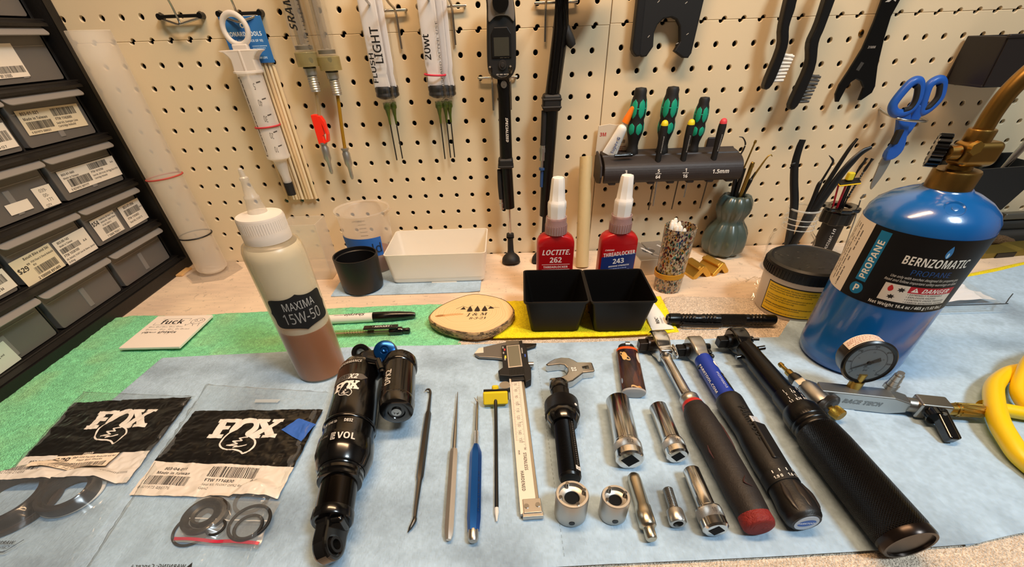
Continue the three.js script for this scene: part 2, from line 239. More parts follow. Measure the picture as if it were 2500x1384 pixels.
// ---------- the drawer cabinet, face towards +x ----------
const barcodeLabel = (lines, o = {}) => print(o.w || 220, o.h || 96, (x, w, h) => {
  x.fillStyle = o.bg || '#efe3d2'; x.fillRect(0, 0, w, h);
  for (const l of lines) l[0] === '|' ? bars(x, l[1] * w, l[2] * h, l[3] * w, l[4] * h, l[5]) : text(x, l[0], l[1] * w, l[2] * h, l[3] * h, '#1b1714', l[4] || 'bold sans-serif', 'left', l[5] ? l[5] * w : undefined);
}, { rough: 0.7 });
{
  const X = -556, c = thing('parts_cabinet', 'black cabinet of small clear parts drawers at the left end of the bench', 'cabinet', [X, 0, 0]);
  const fr = mat(0x120f0d, 0.5, 0, { bumpMap: speck, bumpScale: 0.0002 }), NR = 7, NC = 4, y0 = 22, py = 61.3, z0 = 29, pz = 117.5, H = y0 + NR * py + 20, Z1 = z0 + NC * pz + 16;
  const round = (d) => ex(rrect(1, 0, Z1, H, 12).map((p) => [-p[0], p[1]]), d, 2, [rrect(14, 14, Z1 - 14, H - 14, 4).map((p) => [-p[0], p[1]])]).rotateY(PI / 2);
  part(c, 'frame', round(26).translate(-26, 0, 0), fr);
  part(c, 'carcass', [T(rb(150, H - 6, 3, 1), -99, H / 2, 8), T(rb(150, H - 6, 3, 1), -99, H / 2, Z1 - 6), T(rb(150, 3, Z1 - 12, 1), -99, 8, Z1 / 2), T(rb(150, 3, Z1 - 12, 1), -99, H - 8, Z1 / 2), T(rb(3, H - 6, Z1 - 6, 1), -174, H / 2, Z1 / 2)], fr);
  for (let r = 0; r < NR; r++) part(c, 'shelf', [T(rb(150, 3, Z1 - 20, 1), -88, y0 + r * py - 3.5, Z1 / 2), ex([[0, 0], [13, -5], [13, -8], [0, -8]], Z1 - 40, 0.5).translate(-19, y0 + r * py - 1.5, 20)], fr);
  for (let k = 1; k < NC; k++) part(c, 'divider', T(rb(150, H - 24, 3, 1), -95, H / 2, z0 + k * pz - 5), fr);
  const FX = -19;                                                       // the drawer fronts stand a little inside the frame
  const W = 107;
  const face = [ex(rrect(0, 0, W, 55, 3).map((p) => [-p[0], p[1]]), 2, 0.4).rotateY(PI / 2).translate(0, 0, 0)];
  const tray = [T(new THREE.BoxGeometry(120, 1.5, W - 2), -60, 1, W / 2), T(new THREE.BoxGeometry(120, 40, 1.5), -60, 21, 1), T(new THREE.BoxGeometry(120, 40, 1.5), -60, 21, W - 1), T(new THREE.BoxGeometry(1.5, 40, W - 2), -119, 21, W / 2)];
  const lip = [ex(rrect(-1.5, 0, W + 5, 20.5, 5).map((p) => [-p[0], p[1] - 20.5]), 1.6, 0.5).rotateY(PI / 2).applyMatrix4(new THREE.Matrix4().makeRotationZ(0.86)).translate(0.5, 56.5, 0), T(rb(8, 1.6, W, 0.7), -3, 56.4, W / 2)];
  const rib = [T(rb(1.6, 26, 8, 0.7), 1.9, 17, W / 2), T(rb(1.2, 1.2, W - 6, 0.5), 1.8, 34, W / 2)];
  const d0 = new THREE.Group(); d0.name = 'drawer';
  part(d0, 'front_panel', face, M.smoke); part(d0, 'tray', tray, M.smoke); part(d0, 'pull_lip', lip, M.smokeLip); part(d0, 'rib', rib, M.smokeLip);
  // labels: row, column, y range, z range on the front, material
  const LB = [
    [4, 0, 274, 305, 77, 132, barcodeLabel([['Bike Service Kit', 0.1, 0.3, 0.12], ['1 Year', 0.1, 0.44, 0.11], ['NC A1', 0.1, 0.58, 0.11], ['|', 0.3, 0.66, 0.65, 0.2, 1], ['001 310585', 0.3, 0.98, 0.12]])],
    [3, 0, 218, 243, 36, 128, barcodeLabel([['803-01-321', 0.05, 0.22, 0.17], ['Made in Taiwan', 0.05, 0.42, 0.15], ['|', 0.06, 0.48, 0.38, 0.32, 2], ['|', 0.52, 0.08, 0.4, 0.32, 3], ['FTW 1142880', 0.52, 0.58, 0.14], ['Seal Kit, Damper Line', 0.5, 0.74, 0.11], ['Cartridge Rebuild', 0.5, 0.88, 0.11], ['0 821973 388021', 0.06, 0.95, 0.12]], { bg: '#e3d3b4', h: 72 })],
    [2, 0, 153, 178, 27.5, 127, barcodeLabel([['803-01-040', 0.04, 0.24, 0.15], ['Made in Taiwan', 0.04, 0.4, 0.12], ['|', 0.08, 0.44, 0.38, 0.36, 4], ['0 821973 397177', 0.06, 0.95, 0.14], ['|', 0.5, 0.06, 0.34, 0.28, 5], ['FTW 1015700', 0.5, 0.5, 0.13], ['Seal Kit, 2021 & ALL 38 Piggy Back FIT4', 0.5, 0.66, 0.1, 'bold sans-serif', 0.48], ['Cartridge Rebuild', 0.5, 0.8, 0.1], ['A-A', 0.9, 0.3, 0.12]], { h: 62 })],
    [1, 0, 89, 117, 81, 127, barcodeLabel([['$54', 0.01, 0.3, 0.28], ['Suspension 200 Hour/1 Year', 0.34, 0.16, 0.11, 'bold sans-serif', 0.64], ['Service Kit - Super Deluxe', 0.34, 0.3, 0.11, 'bold sans-serif', 0.64], ['A1-B2 (2021+)', 0.34, 0.44, 0.1], ['|', 0.28, 0.5, 0.6, 0.3, 6], ['7 10845 79343 1', 0.28, 0.96, 0.13]], { h: 130 })],
    [1, 0, 88, 118, 26, 71, barcodeLabel([['803-01-094', 0.2, 0.18, 0.16], ['|', 0.14, 0.24, 0.7, 0.28, 7], ['A-A', 0.86, 0.42, 0.12], ['FTW 1103003', 0.14, 0.68, 0.14], ['Seal Kit, FLOAT X', 0.14, 0.84, 0.12]], { h: 140 })],
    [2, 1, 147, 170, 146, 172, barcodeLabel([['039-', 0.3, 0.28, 0.22, 'sans-serif'], ['00-', 0.36, 0.52, 0.22, 'sans-serif'], ['171', 0.4, 0.76, 0.22, 'sans-serif'], ['QTY', 0.2, 0.97, 0.17, 'sans-serif']], { w: 110, h: 110 })],
    [2, 1, 152, 163, 183, 213, barcodeLabel([], { w: 64, h: 32 })],
    [1, 1, 83, 113, 197, 254, barcodeLabel([['Basalt Bike and Ski', 0.3, 0.16, 0.12], ['FOX Float X Shock Rebuild', 0.4, 0.34, 0.1, 'bold sans-serif', 0.58], ['Kit', 0.4, 0.46, 0.1], ['$29', 0.03, 0.52, 0.26], ['99', 0.29, 0.36, 0.11], ['|', 0.36, 0.52, 0.55, 0.28, 8], ['2 100000 891405', 0.3, 0.96, 0.13]], { bg: '#ead9b8', h: 130 })],
    [1, 1, 83, 113, 140, 193, barcodeLabel([['803-00-142', 0.1, 0.16, 0.12], ['Made in Taiwan', 0.1, 0.28, 0.09], ['|', 0.05, 0.34, 0.6, 0.2, 9], ['A-A', 0.76, 0.5, 0.12], ['FTW 1038100', 0.05, 0.68, 0.13], ['Kit, Rebuild, FLOAT Line Air Sleeve, Special', 0.05, 0.82, 0.1, 'bold sans-serif', 0.93], ['O-Ring', 0.05, 0.95, 0.1]], { h: 130 })],
    [0, 2, 22, 48, 318, 352, barcodeLabel([['A', 0.5, 0.3, 0.13], ['ing and', 0.45, 0.5, 0.11]], { bg: '#d9dccb', h: 150 })],
    [1, 2, 88, 110, 263, 310, barcodeLabel([['|', 0.5, 0.2, 0.4, 0.4, 10], ['0 5 84', 0.5, 0.86, 0.16]], { h: 100 })],
    [3, 1, 212, 236, 149, 205, barcodeLabel([['|', 0.4, 0.3, 0.55, 0.4, 11], ['910-12 7', 0.5, 0.95, 0.14]], { h: 100 })],
    [2, 2, 148, 164, 262, 310, barcodeLabel([], { w: 64, h: 32 })],
  ];
  for (let r = 0; r < NR - 1; r++) for (let k = 0; k < NC; k++) {
    const d = d0.clone(); const i = r * NC + k; d.name = i ? 'drawer_' + String(i).padStart(3, '0') : 'drawer'; d.position.set(FX, y0 + r * py, z0 + k * pz); c.add(d);
    for (const L of LB) if (L[0] === r && L[1] === k) {
      const w = L[5] - L[4], h = L[3] - L[2];
      part(d, 'label', T(plane(w, h), 0, 0, 0, 0, PI / 2, 0).applyMatrix4(new THREE.Matrix4().makeRotationX((hash(r, k, 5) - 0.5) * 0.07)).translate(3, (L[2] + L[3]) / 2 - d.position.y - 1, (L[4] + L[5]) / 2 - d.position.z), L[6]);
    }
  }
  // the small things one can see inside the lowest corner drawer
  const t = thing('plastic_sleeve', 'small red plastic sleeve lying inside the lowest clear drawer by the wall', 'part', [X - 30, 26, 110]);
  part(t, 'sleeve', rb(14, 14, 26, 4), mat(0xc22a26, 0.4));
  const b = thing('fitting', 'small brass fitting lying inside the lowest clear drawer by the wall', 'fitting', [X - 34, 26, 62]);
  part(b, 'body', [T(cy(7, 7, 10, 6), 0, 0, 0), T(cy(4.5, 4.5, 18, 20), 0, 0, 0)], M.brass);
  const s = thing('shim', 'bare wood shim tucked under the front of the black drawer cabinet', 'shim', [X + 3, 0.2, 44]);
  part(s, 'wedge', T(rb(14, 3, 30, 0.5), 0, 1.6, 0), mat(0xd2a56a, 0.8));
}
// ---------- things hung on the pegboard (z = distance from its face) ----------
const wire = mat(0xbdb9b2, 0.25, 1);
// a double hook: a cross bar between two holes and one or two prongs that rise away from the wall
function hook(label, x, y, half, prongs, m, r = 1.6, ends) {
  const t = thing('pegboard_hook', label, 'hook', [x, y, 0]);
  part(t, 'cross_bar', tb([[-half, 0, -6], [-half, 0, 2], [-half + 2, 0, 5], [half - 2, 0, 5], [half, 0, 2], [half, 0, -6]], r, 10, false, 40), m);
  for (const px of prongs) part(t, 'prong', tb([[px, -38, 3], [px, -10, 3.6], [px, -2, 6], [px, 2, 14], [px, 6, 40], [px, 13, 66]], r * 0.95, 10, false, 40), m);
  if (ends) for (const s of [-1, 1]) part(t, 'end_cap', T(cy(3.2, 3.2, 7, 16), 0, 0, 0, PI / 2).translate(s * half, 0, 1), ends);
  return t;
}
function blackHook(label, x, y) {
  const t = thing('pegboard_hook', label, 'hook', [x, y, 0]);
  part(t, 'cross_bar', [T(rb(54, 3.4, 3.4, 1), 0, 0, 7)], M.black);
  for (const s of [-1, 1]) part(t, 'end_cap', T(cy(3.6, 3.2, 10, 18), 0, 0, 0, PI / 2).translate(s * 26, 0, -1), M.black);
  part(t, 'prong', tb([[-26, -2, 6], [-13, -5, 11], [0, -8, 15], [1, -1, 15], [3, 18, 24], [6, 34, 46]], 1.3, 10, false, 50), wire);
  part(t, 'brace', tb([[26, -2, 6], [13, -5, 11], [0, -8, 15]], 1.3, 10), wire);
}
blackHook('empty black and steel hook beside the drawer cabinet', -401.7, 324.6);
blackHook('black and steel hook carrying the white oral syringe and the sticks', -325.6, 325);

// blue header card with the bundle of cleaning sticks under it
{
  const t = thing('stick_pack', 'hanging pack of pale wooden sticks under a blue header card', 'stick pack', [-327, 300, 0]);
  const card = print(256, 220, (x, w, h) => {
    x.fillStyle = '#2b6fb4'; x.fillRect(0, 0, w, h); x.fillStyle = '#e9e4d8'; x.beginPath(); x.arc(128, 40, 13, 0, 7); x.fill(); x.fillStyle = '#2b6fb4'; x.beginPath(); x.arc(128, 40, 7, 0, 7); x.fill();
    text(x, 'JONARD TOOLS', 128, 90, 29, '#e8f0f6', 'bold sans-serif', 'center'); text(x, 'GLUE STICKS (PACK OF 10)', 128, 118, 16, '#d5e4f2', 'bold sans-serif', 'center'); scrawl(x, 150, 136, 92, 10, 2, 3, '#b8d2ea'); text(x, 'FOR LIFE', 190, 200, 15, '#d5e4f2', 'bold sans-serif', 'center');
  });
  part(t, 'header_card', T(rb(54, 47, 1.4, 0.5), 1, -1, 9), mat(0x2b6fb4, 0.6));
  part(t, 'card_print', T(plane(53.4, 46.4), 1, -1, 9.8), card);
  const wood = [mat(0xead0a4, 0.75), mat(0xdfc092, 0.75), mat(0xf0d9b2, 0.75)];
  for (let i = 0; i < 10; i++) { const s = part(t, 'stick', la([[0, -198], [2.35, -198], [2.4, -40], [1.9, -28], [0.4, -22], [0, -22]], 10), wood[i % 3]); s.position.set(-23 + i * 5.1, 0, 5 + (i % 2) * 1.2); s.rotation.z = (hash(i, 3, 1) - 0.5) * 0.012; }
  part(t, 'clear_bag', T(plane(56, 178), 1, -112, 10), M.clear);
}
// oral syringe hanging by its ring
{
  const t = thing('oral_syringe', 'white plastic oral syringe with ring plunger and a red rubber band', 'syringe', [-331, 290, 24]);
  t.rotation.z = 0.0;
  part(t, 'plunger_ring', tb(circle(2, 20, 15, 24).map(([x, y]) => [x, y, 0]), 3.2, 12, true, 60), M.milky);
  part(t, 'plunger', [T(rb(20, 8, 8, 2), 1, 2, 0), T(rb(27, 60, 3, 1), 1, -30, 0), T(rb(3, 60, 20, 1), 1, -30, 0)], M.milky);
  part(t, 'flange', [ex(smooth([[-24, 0], [24, 0], [22, -3], [15, -10], [13, -26], [-14, -26], [-15, -10], [-21, -3]], 3), 18, 1.5).translate(1, 0, -9)], M.milky);
  part(t, 'barrel', la([[12, -126], [16, -124], [16.4, -122], [15.6, -120], [15.6, -24], [18.5, -23.5], [18.5, -21.5], [15.6, -21]], 36), M.frost);
  part(t, 'nozzle', la([[0, -176], [5, -176], [6, -150], [9, -128], [13, -125], [0, -124]], 24), M.frost);
  part(t, 'black_tip', la([[0, -176], [6.3, -176], [6.6, -158], [0, -158]], 24), M.rubber);
  part(t, 'rubber_band', tb(circle(0, 0, 16.6, 24).map(([x, z]) => [x, -84 + 0.05 * x, z]), 1.1, 8, true, 60), mat(0xc03038, 0.6));
  part(t, 'scale_print', wrap(15.8, 96, 0.05, 2.2).translate(0, -74, 0), print(160, 200, (x, w, h) => {
    x.strokeStyle = x.fillStyle = '#3a332e'; x.lineWidth = 2.5;
    [['5', 32], ['40', 70], ['30', 108], ['20', 150], ['10', 186]].forEach(([s, y]) => { x.save(); x.translate(112, y - 8); x.rotate(PI + 0.15); text(x, s, 0, 7, 20, '#3a332e', 'sans-serif', 'center'); x.restore(); x.beginPath(); x.moveTo(128, y - 16); x.lineTo(156, y - 18); x.stroke(); });
    x.save(); x.translate(30, 8); x.rotate(PI / 2); scrawl(x, 0, -12, 180, 15, 1, 4, '#2c2622'); x.restore(); x.strokeRect(14, 4, 22, 190);
  }, { clear: true }));
}
// bleed syringes with hoses
function bleedSyringe(label, x, z, dy, clamp, fluid, tip) {
  const t = thing('bleed_syringe', label, 'syringe', [x, 278 + dy, z]), c = M.clearTint;
  part(t, 'barrel', la([[10.5, -4], [12.5, -4], [12.5, 110], [11.3, 110], [11.3, 0], [10.5, -4]], 36), M.clear);
  part(t, 'plunger_rod', [T(rb(14, 110, 2, 0.6), 0, 68, 0), T(rb(2, 110, 14, 0.6), 0, 68, 0)], mat(0xe9e4da, 0.2, 0, { transmission: 0.85 }));
  part(t, 'plunger_seal', la([[0, 8], [10.8, 8], [11, 12], [0, 14]], 30), mat(0x8f8672, 0.5, 0, { transmission: 0.4 }));
  part(t, 'collar', la([[6, -9], [14, -9], [14, 5], [12.6, 6], [6, 4]], 36), mat(0xd8d0a0, 0.2, 0, { transmission: 0.8 }));
  part(t, 'threaded_fitting', la([[0, -36], [6.4, -36], ...Array.from({ length: 12 }, (_, i) => [i % 2 ? 6.7 : 6, -34.5 + i * 1.3]), [5.6, -18.6], [7.4, -18], [8, -10], [0, -10]], 30), mat(0xb8b5ae, 0.4, 0.8));
  part(t, 'o_ring', T(new THREE.TorusGeometry(7.4, 1, 10, 30), 0, -10.5, 0, PI / 2), M.black);
  const L = tip, hose = [[0, -34, 0], [L[0] * 0.2, -50, 0.4], [L[0] * 0.5, (L[1] - 34) * 0.5, 1], [L[0] * 0.8, L[1] * 0.85, 0.6], [L[0], L[1], 0]];
  part(t, 'hose', tb(hose, 2.4, 12, false, 50), fluid ? mat(0xb98a1e, 0.15, 0, { transmission: 0.35 }) : mat(0xe6d9b8, 0.12, 0, { transmission: 0.85 }));
  part(t, 'coupler', la([[0, -38], [1.6, -38], [2.8, -34], [2.6, -30], [3, -22], [5.4, -17], [5.6, -3], [4.4, -1], [4.4, 1], [5.6, 2], [5.6, 4], [0, 4]], 24).translate(L[0], L[1], 0), mat(0xb4b1ab, 0.36, 0.85));
  if (clamp) {
    const red = mat(0xff2f18, 0.35, 0, { emissive: 0x000000 }), q = L[0] * 0.72, k = L[1] * 0.78;
    part(t, 'hose_clamp', [ex(rrect(-8, -20, 1, 16, 1.5), 9, 0.8).translate(q, k, -4), ex([[0, 15], [5, 14], [8, 8], [9, -8], [7, -17], [-4, -21], [-4, -19], [4, -15], [6.4, -8], [4, 6], [3, -8], [0, -10]], 9, 0.6).translate(q, k, -4)], red);
  }
  return t;
}
const sy1 = bleedSyringe('left clear bleed syringe with an empty hose and orange clamp', -249, 25, 2, 1, false, [-10, -100]);
const sy2 = bleedSyringe('right clear bleed syringe with an amber filled hose', -222, 22, -3, 0, true, [-9, -104]);
part(sy1, 'print', T(plane(12, 52), 0, 50, 13), print(60, 260, (x) => { x.save(); x.translate(46, 250); x.rotate(-PI / 2); text(x, 'SRAM', 0, 0, 60, '#181614', 'italic bold sans-serif'); x.restore(); }, { clear: true }));
part(sy1, 'scale', wrap(12.7, 100, 1.0, 0.6).translate(0, 52, 0), print(40, 300, (x) => { for (let i = 0; i < 26; i++) { x.fillStyle = '#3b352e'; x.fillRect(8, 6 + i * 11.4, i % 5 ? 14 : 24, 2.5); } }, { clear: true }));
hook('steel double hook behind the clear bleed syringes', -238, 352, 25, [-10, 10], wire);

// fluid syringes with green needle hubs
function fluidSyringe(label, p, group) {
  const t = thing('fluid_syringe', label, 'syringe', p, 0);
  part(t, 'barrel', la([[2.5, -13], [4, -13], [5, -8], [12, -3], [12.6, 0], [12.6, 130], [11.6, 130], [11.6, 1], [3, -7]], 36), M.clear);
  part(t, 'plunger', [ex([[-10.6, 12], [-9, 26], [-10.6, 34], [-10.6, 130], [10.6, 130], [10.6, 34], [9, 26], [10.6, 12]], 2.4, 0.6).translate(0, 0, 4), T(rb(2.4, 118, 16, 0.6), 0, 70, -2)], mat(0xf6eee8, 0.5, 0, { transmission: 0.12 }));
  part(t, 'plunger_seal', la([[0, -2], [6, -1], [11.4, 2], [11.5, 4], [10.8, 5], [10.8, 6.5], [11.5, 7.5], [11.5, 11], [10.4, 13], [0, 13]], 32), M.matte);
  part(t, 'needle_hub', la([[0, -31], [1.4, -31], [1.8, -22], [3.4, -14], [4.8, -12], [4.8, -5], [0, -5]], 16), mat(0x5d6f1e, 0.25, 0, { transmission: 0.4 }));
  part(t, 'needle', la([[0, -76], [0.95, -76], [0.95, -30], [0, -30]], 10), M.darkSteel);
  if (group) t.userData.group = group;
  return t;
}
const hand = (s, w, h, size, y) => print(w, h, (x) => { x.save(); x.translate(w * y, h - 8); x.rotate(-PI / 2); text(x, s, 0, 0, size, '#181412', 'sans-serif'); x.strokeStyle = '#181412'; x.lineWidth = 2.4; x.strokeText(s, 0, 0); x.restore(); }, { clear: true });
const f1 = fluidSyringe('front syringe handwritten LIGHT and FLUSH with a green needle hub', [-155.5, 234.5, 30]);
part(f1, 'handwriting', T(plane(13, 58), 4, 64, 13), hand('LIGHT', 60, 280, 64, 0.9));
part(f1, 'handwriting', wrap(12.8, 62, -0.42, 0.7).translate(0, 46, 0), hand('FLUSH', 46, 280, 50, 0.85));
const f2 = fluidSyringe('clear syringe tucked close behind the one handwritten LIGHT', [-149.5, 234, 18]);
const f3 = fluidSyringe('front syringe of three with a red rubber band and handwritten 20 wt', [-84, 234, 30]);
part(f3, 'rubber_band', tb(circle(0, 0, 13.6, 20).map(([x, z]) => [x, 24 - 0.06 * x, z]), 1.1, 8, true, 60), mat(0xcb2a44, 0.6));
part(f3, 'handwriting', wrap(12.8, 56, -0.35, 0.8).translate(0, 66, 0), hand('20wt', 46, 280, 58, 0.85));
part(f3, 'print', wrap(12.8, 100, 0.9, 0.5).translate(0, 56, 0), print(36, 360, (x) => { x.save(); x.translate(26, 356); x.rotate(-PI / 2); text(x, 'DISCARD AFTER USE', 0, 0, 28, '#4a4238', 'sans-serif'); x.restore(); }, { clear: true }));
fluidSyringe('middle of the three stacked syringes behind the red rubber band', [-77, 233, 18]);
fluidSyringe('rearmost of the three stacked syringes, against the pegboard', [-71.5, 232.5, 13]);
hook('steel double hook right of the syringe handwritten LIGHT', -140, 323, 24, [12, -12], wire);
hook('steel double hook right of the syringe with the red band', -66, 325, 26, [10, -14], wire);
hook('steel double hook holding the digital shock pump', -1.6, 251, 25, [-8, 17.4], wire);
hook('steel double hook holding the second black pump', 76, 325, 25, [-13, 13], wire);
// prongs of the pump hook end in black caps in front of the pump body
{ const h = scene.children[scene.children.length - 2]; for (const px of [-8, 17.4]) part(h, 'prong_cap', vt([[px, 9, 54, 2.4], [px, 11, 60, 2.8], [px, 13, 66, 2.8], [px, 15, 69, 1.2]], 14, 3), M.black); }
{ const s = thing('screw', 'small dark brass screw in a pegboard hole left of the flat wrench', 'screw', [483.8, 284.8, 0]); part(s, 'head', T(la([[0, 2], [2.6, 1.6], [3.6, 0], [0, 0]], 24), 0, 0, 0, PI / 2), M.oldBrass); part(s, 'recess', T(cy(1.2, 1.2, 0.3, 6), 0, 0, 0, PI / 2).translate(0, 0, 2), M.black); }
// digital shock pump
{
  const t = thing('shock_pump', 'black digital shock pump with a grey screen hanging in the middle', 'pump', [0, 0, 36]);
  const body = smooth([[-11, 340], [13, 340], [21, 318], [21.5, 272], [19, 259], [11, 252], [-5, 252], [-14, 259], [-15.5, 275], [-13, 318]], 5);
  part(t, 'gauge_body', ex(body, 22, 3).translate(2, 0, -11), M.matte);
  part(t, 'top_trim', ex(smooth([[-10, 341], [13, 341], [19.5, 322], [19.5, 308], [12, 313], [-2, 313], [-11, 308], [-11, 322]], 4), 3, 1).translate(2, 0, 10), mat(0x8d857d, 0.4, 0.5));
  part(t, 'air_knob', [T(cy(10.5, 9.5, 9, 28), 0, 0, 0, PI / 2).translate(6, 325, 8)], M.gloss);
  part(t, 'bezel', ex([[-9, 274], [-9, 297], [-5, 303], [11, 303], [15.5, 297], [15.5, 274]], 2, 0.6).translate(2, 0, 10.6), M.black);
  part(t, 'screen', T(plane(19, 18), 5.4, 284.5, 13), mat(0x3f3e36, 0.2));
  part(t, 'button', [T(cy(5.4, 5, 2, 24), 0, 0, 0, PI / 2).translate(6, 266.5, 11), T(cy(3, 2.2, 2, 20), 0, 0, 0, PI / 2).translate(6, 266.5, 12.4)], mat(0x2a2725, 0.45));
  part(t, 'print', T(plane(20, 22), 5.6, 264, 11.3), print(160, 176, (x) => { text(x, 'MAX. 300 PSI', 152, 14, 15, '#d8d0c4', 'bold sans-serif', 'right'); text(x, 'PSI · BAR · KG/CM', 80, 150, 15, '#d8d0c4', 'bold sans-serif', 'center'); x.strokeStyle = '#8d867c'; x.lineWidth = 3; x.beginPath(); x.arc(80, 60, 108, 0.9, PI - 0.9); x.stroke(); }, { clear: true }));
  part(t, 'pivot', T(cy(4, 4, 2, 20), 0, 0, 0, PI / 2).translate(6.8, 246, 7), M.satin);
  part(t, 'pump_tube', [vt([[6.2, 254, 0, 12, 9], [6.6, 245, 0, 9.5, 9], [6.8, 232, -1, 8.4, 8.4], [6.6, 157, -4, 9.2, 9.2]], 24)], M.anod);
  part(t, 'clip', [T(rb(22, 14, 22, 4), 5.8, 151, -4), T(rb(23.5, 3, 23, 1.4), 5.8, 147, -4)], M.matte);
  part(t, 'lower_tube', vt([[6.4, 146, -4, 9, 9], [8.6, 86, -6, 9, 9]], 24), M.anod);
  part(t, 'hose', tb([[-4, 142, -2], [-4.2, 120, -3], [-3.2, 100, -4]], 3.4, 12), M.rubber);
  part(t, 'hose_fitting', [rod([-3.2, 104, -4], [-2.6, 84, -5], 3.2), rod([-2.8, 94, -4.5], [-2.6, 90, -4.6], 4, 4)], M.satin);
  part(t, 'rod', rod([8.6, 87, -6], [9.3, 40, -7], 2.4), mat(0xd8d3cc, 0.2, 0.9));
  part(t, 'handle', [vt([[9.3, 44, -7, 6], [9.3, 38, -7, 6.6], [9.3, 34, -7, 4.6], [9.4, 16, -6, 5.2], [9.5, 9, -3, 8], [9.5, 5, 6, 15], [9.5, 2, 10, 15.5], [9.5, 0, 11, 14]], 28, 3)], M.matte);
  part(t, 'lettering', T(plane(6, 42), 9.3, 189, 8.2), print(40, 280, (x) => { x.save(); x.translate(8, 6); x.rotate(PI / 2); text(x, 'SPECIALIZED', 0, 0, 32, '#e8e0d4', 'italic bold sans-serif', 'left', 266); x.restore(); }, { clear: true }));
}
// second pump
{
  const t = thing('shock_pump', 'long black pump with a hose clip right of the digital pump', 'pump', [0, 0, 28]);
  part(t, 'pump_tube', vt([[80.5, 360, 2, 10, 10], [81, 300, 0, 10.5, 10], [74, 240, -2, 10.8, 10], [72.6, 232, -2, 10.8, 10]], 26), M.anod);
  part(t, 'rails', [vt([[75, 340, 11, 1.4], [75.5, 300, 10, 1.4], [69, 234, 8, 1.4]], 8), vt([[83, 340, 11, 1.2], [83.5, 300, 10, 1.2], [77, 234, 8, 1.2]], 8)], M.gloss);
  part(t, 'clip', [T(rb(25, 20, 24, 4), 72, 223, -2), T(rb(26.5, 3, 25.5, 1.4), 72, 227, -2), T(rb(26.5, 3, 25.5, 1.4), 72, 218, -2)], M.matte);
  part(t, 'lower_tube', vt([[72, 214, -2, 10.2, 10], [66.5, 70, -4, 8.4, 8.4]], 26), M.anod);
  part(t, 'lever', vt([[86, 300, 2, 4, 6], [94, 286, 4, 5, 6], [97, 282, 4, 3, 4]], 12), M.matte);
  part(t, 'hose', tb([[62, 214, 3], [61.5, 190, 3], [60.8, 172, 3]], 4, 12), M.rubber);
  part(t, 'hose_fitting', [rod([60.8, 172, 3], [60.3, 152, 2], 4.4), rod([60.6, 168, 3], [60.5, 163, 3], 5, 5), rod([60.3, 152, 2], [60.2, 142, 2], 2.4)], M.satin);
  part(t, 'blue_cap', [rod([60.2, 142, 2], [60.2, 139, 2], 4.6), rod([60.2, 139, 2], [60, 115, 1], 2.6)], mat(0x2b4a7a, 0.35));
  part(t, 'rod', rod([66, 71, -4], [64.5, 20, -5], 3), M.black);
  part(t, 'handle', vt([[64.5, 40, -5, 5], [64, 14, -3, 5.4], [62, 8, 2, 9], [60, 4, 16, 15], [59, 1, 20, 15], [59, 0, 21, 13]], 28, 3), M.matte);
  part(t, 'gauge', [T(cy(22, 22, 14, 36), 0, 0, 0, PI / 2).translate(122, 349, 0)], M.gloss);
  part(t, 'gauge_rim', T(new THREE.TorusGeometry(18.5, 1.6, 12, 40), 122, 349, 14.5), M.chrome);
  part(t, 'gauge_neck', rod([84, 345, 2], [106, 348, 4], 6), M.black);
}
// black fork holder plate with a round cut-out
{
  const t = thing('fork_plate', 'black metal plate with a keyhole cut-out hanging at the top', 'tool plate', [0, 0, 0]);
  const o = [[176, 352], [262, 352], [259.9, 322], [257.5, 270.4], [254.4, 265.3], [247.7, 265.5], [233.8, 272.8], [239.2, 282.8], [235.6, 297.6], [229.9, 304.2], [222.9, 306.7], [212.6, 305.4], [206.3, 300], [203.6, 292], [205.2, 278.6], [198.3, 268.6], [192, 267.9], [187, 271], [186, 290]];
  part(t, 'plate', ex(o, 9, 1.5).translate(0, 0, 6), mat(0x060505, 0.6));
  part(t, 'side_flange', ex([[176, 352], [186, 352], [188, 300], [189.5, 269], [184, 268.4], [180, 271.7], [177.1, 276]], 14, 2).translate(0, 0, 2), mat(0x0c0b0b, 0.5));
  part(t, 'scratches', [[197, 289], [203, 322], [238, 320], [247, 290], [236, 281]].map(([x, y], i) => T(plane(3, 0.7), x, y, 15.2, 0, 0, 0.8 - i * 0.1)), mat(0xb7aea2, 0.5));
}
// two detailing brushes
function brush(label, o, pts, r, tufts, m, n) {
  const t = thing('detail_brush', label, 'brush', [0, 0, 22]);
  part(t, 'handle', ex(smooth(pts, 4), 13, 2).translate(0, 0, -4), M.black);
  const tu = new THREE.CylinderGeometry(1.5, 1.9, 15, 8);
  for (let i = 0; i < n; i++) { const u = (i + 0.5) / n, x = tufts[0][0] + (tufts[1][0] - tufts[0][0]) * u, y = tufts[0][1] + (tufts[1][1] - tufts[0][1]) * u; for (const k of [0, 1]) { const b = part(t, 'bristle_tuft', tu, m); b.position.set(x + 6.6, y - 0.5, k * 5 - 1); b.rotation.z = -PI / 2 + (hash(i, k, 4) - 0.5) * 0.25 - 0.06; } }
}
brush('black handled brush with white nylon bristles', 0, [[356, 345], [369, 345], [369.1, 318.4], [369.9, 309.4], [369.6, 293.9], [375.6, 272.7], [370.9, 234], [360.3, 233.5], [364.8, 273], [358.5, 295.8]], 2, [[376, 267], [371.5, 237]], mat(0xe8e2d8, 0.7), 8);
brush('black handled brush with short steel wire bristles', 0, [[404, 345], [416, 345], [415.8, 317.2], [415.1, 291.1], [414.3, 276.7], [421.4, 249.3], [415.7, 209], [404.5, 210.4], [409.8, 253.1], [402, 277], [404.3, 297.7]], 2, [[421.5, 244], [417, 212]], mat(0x6d6a66, 0.4, 0.8), 8);
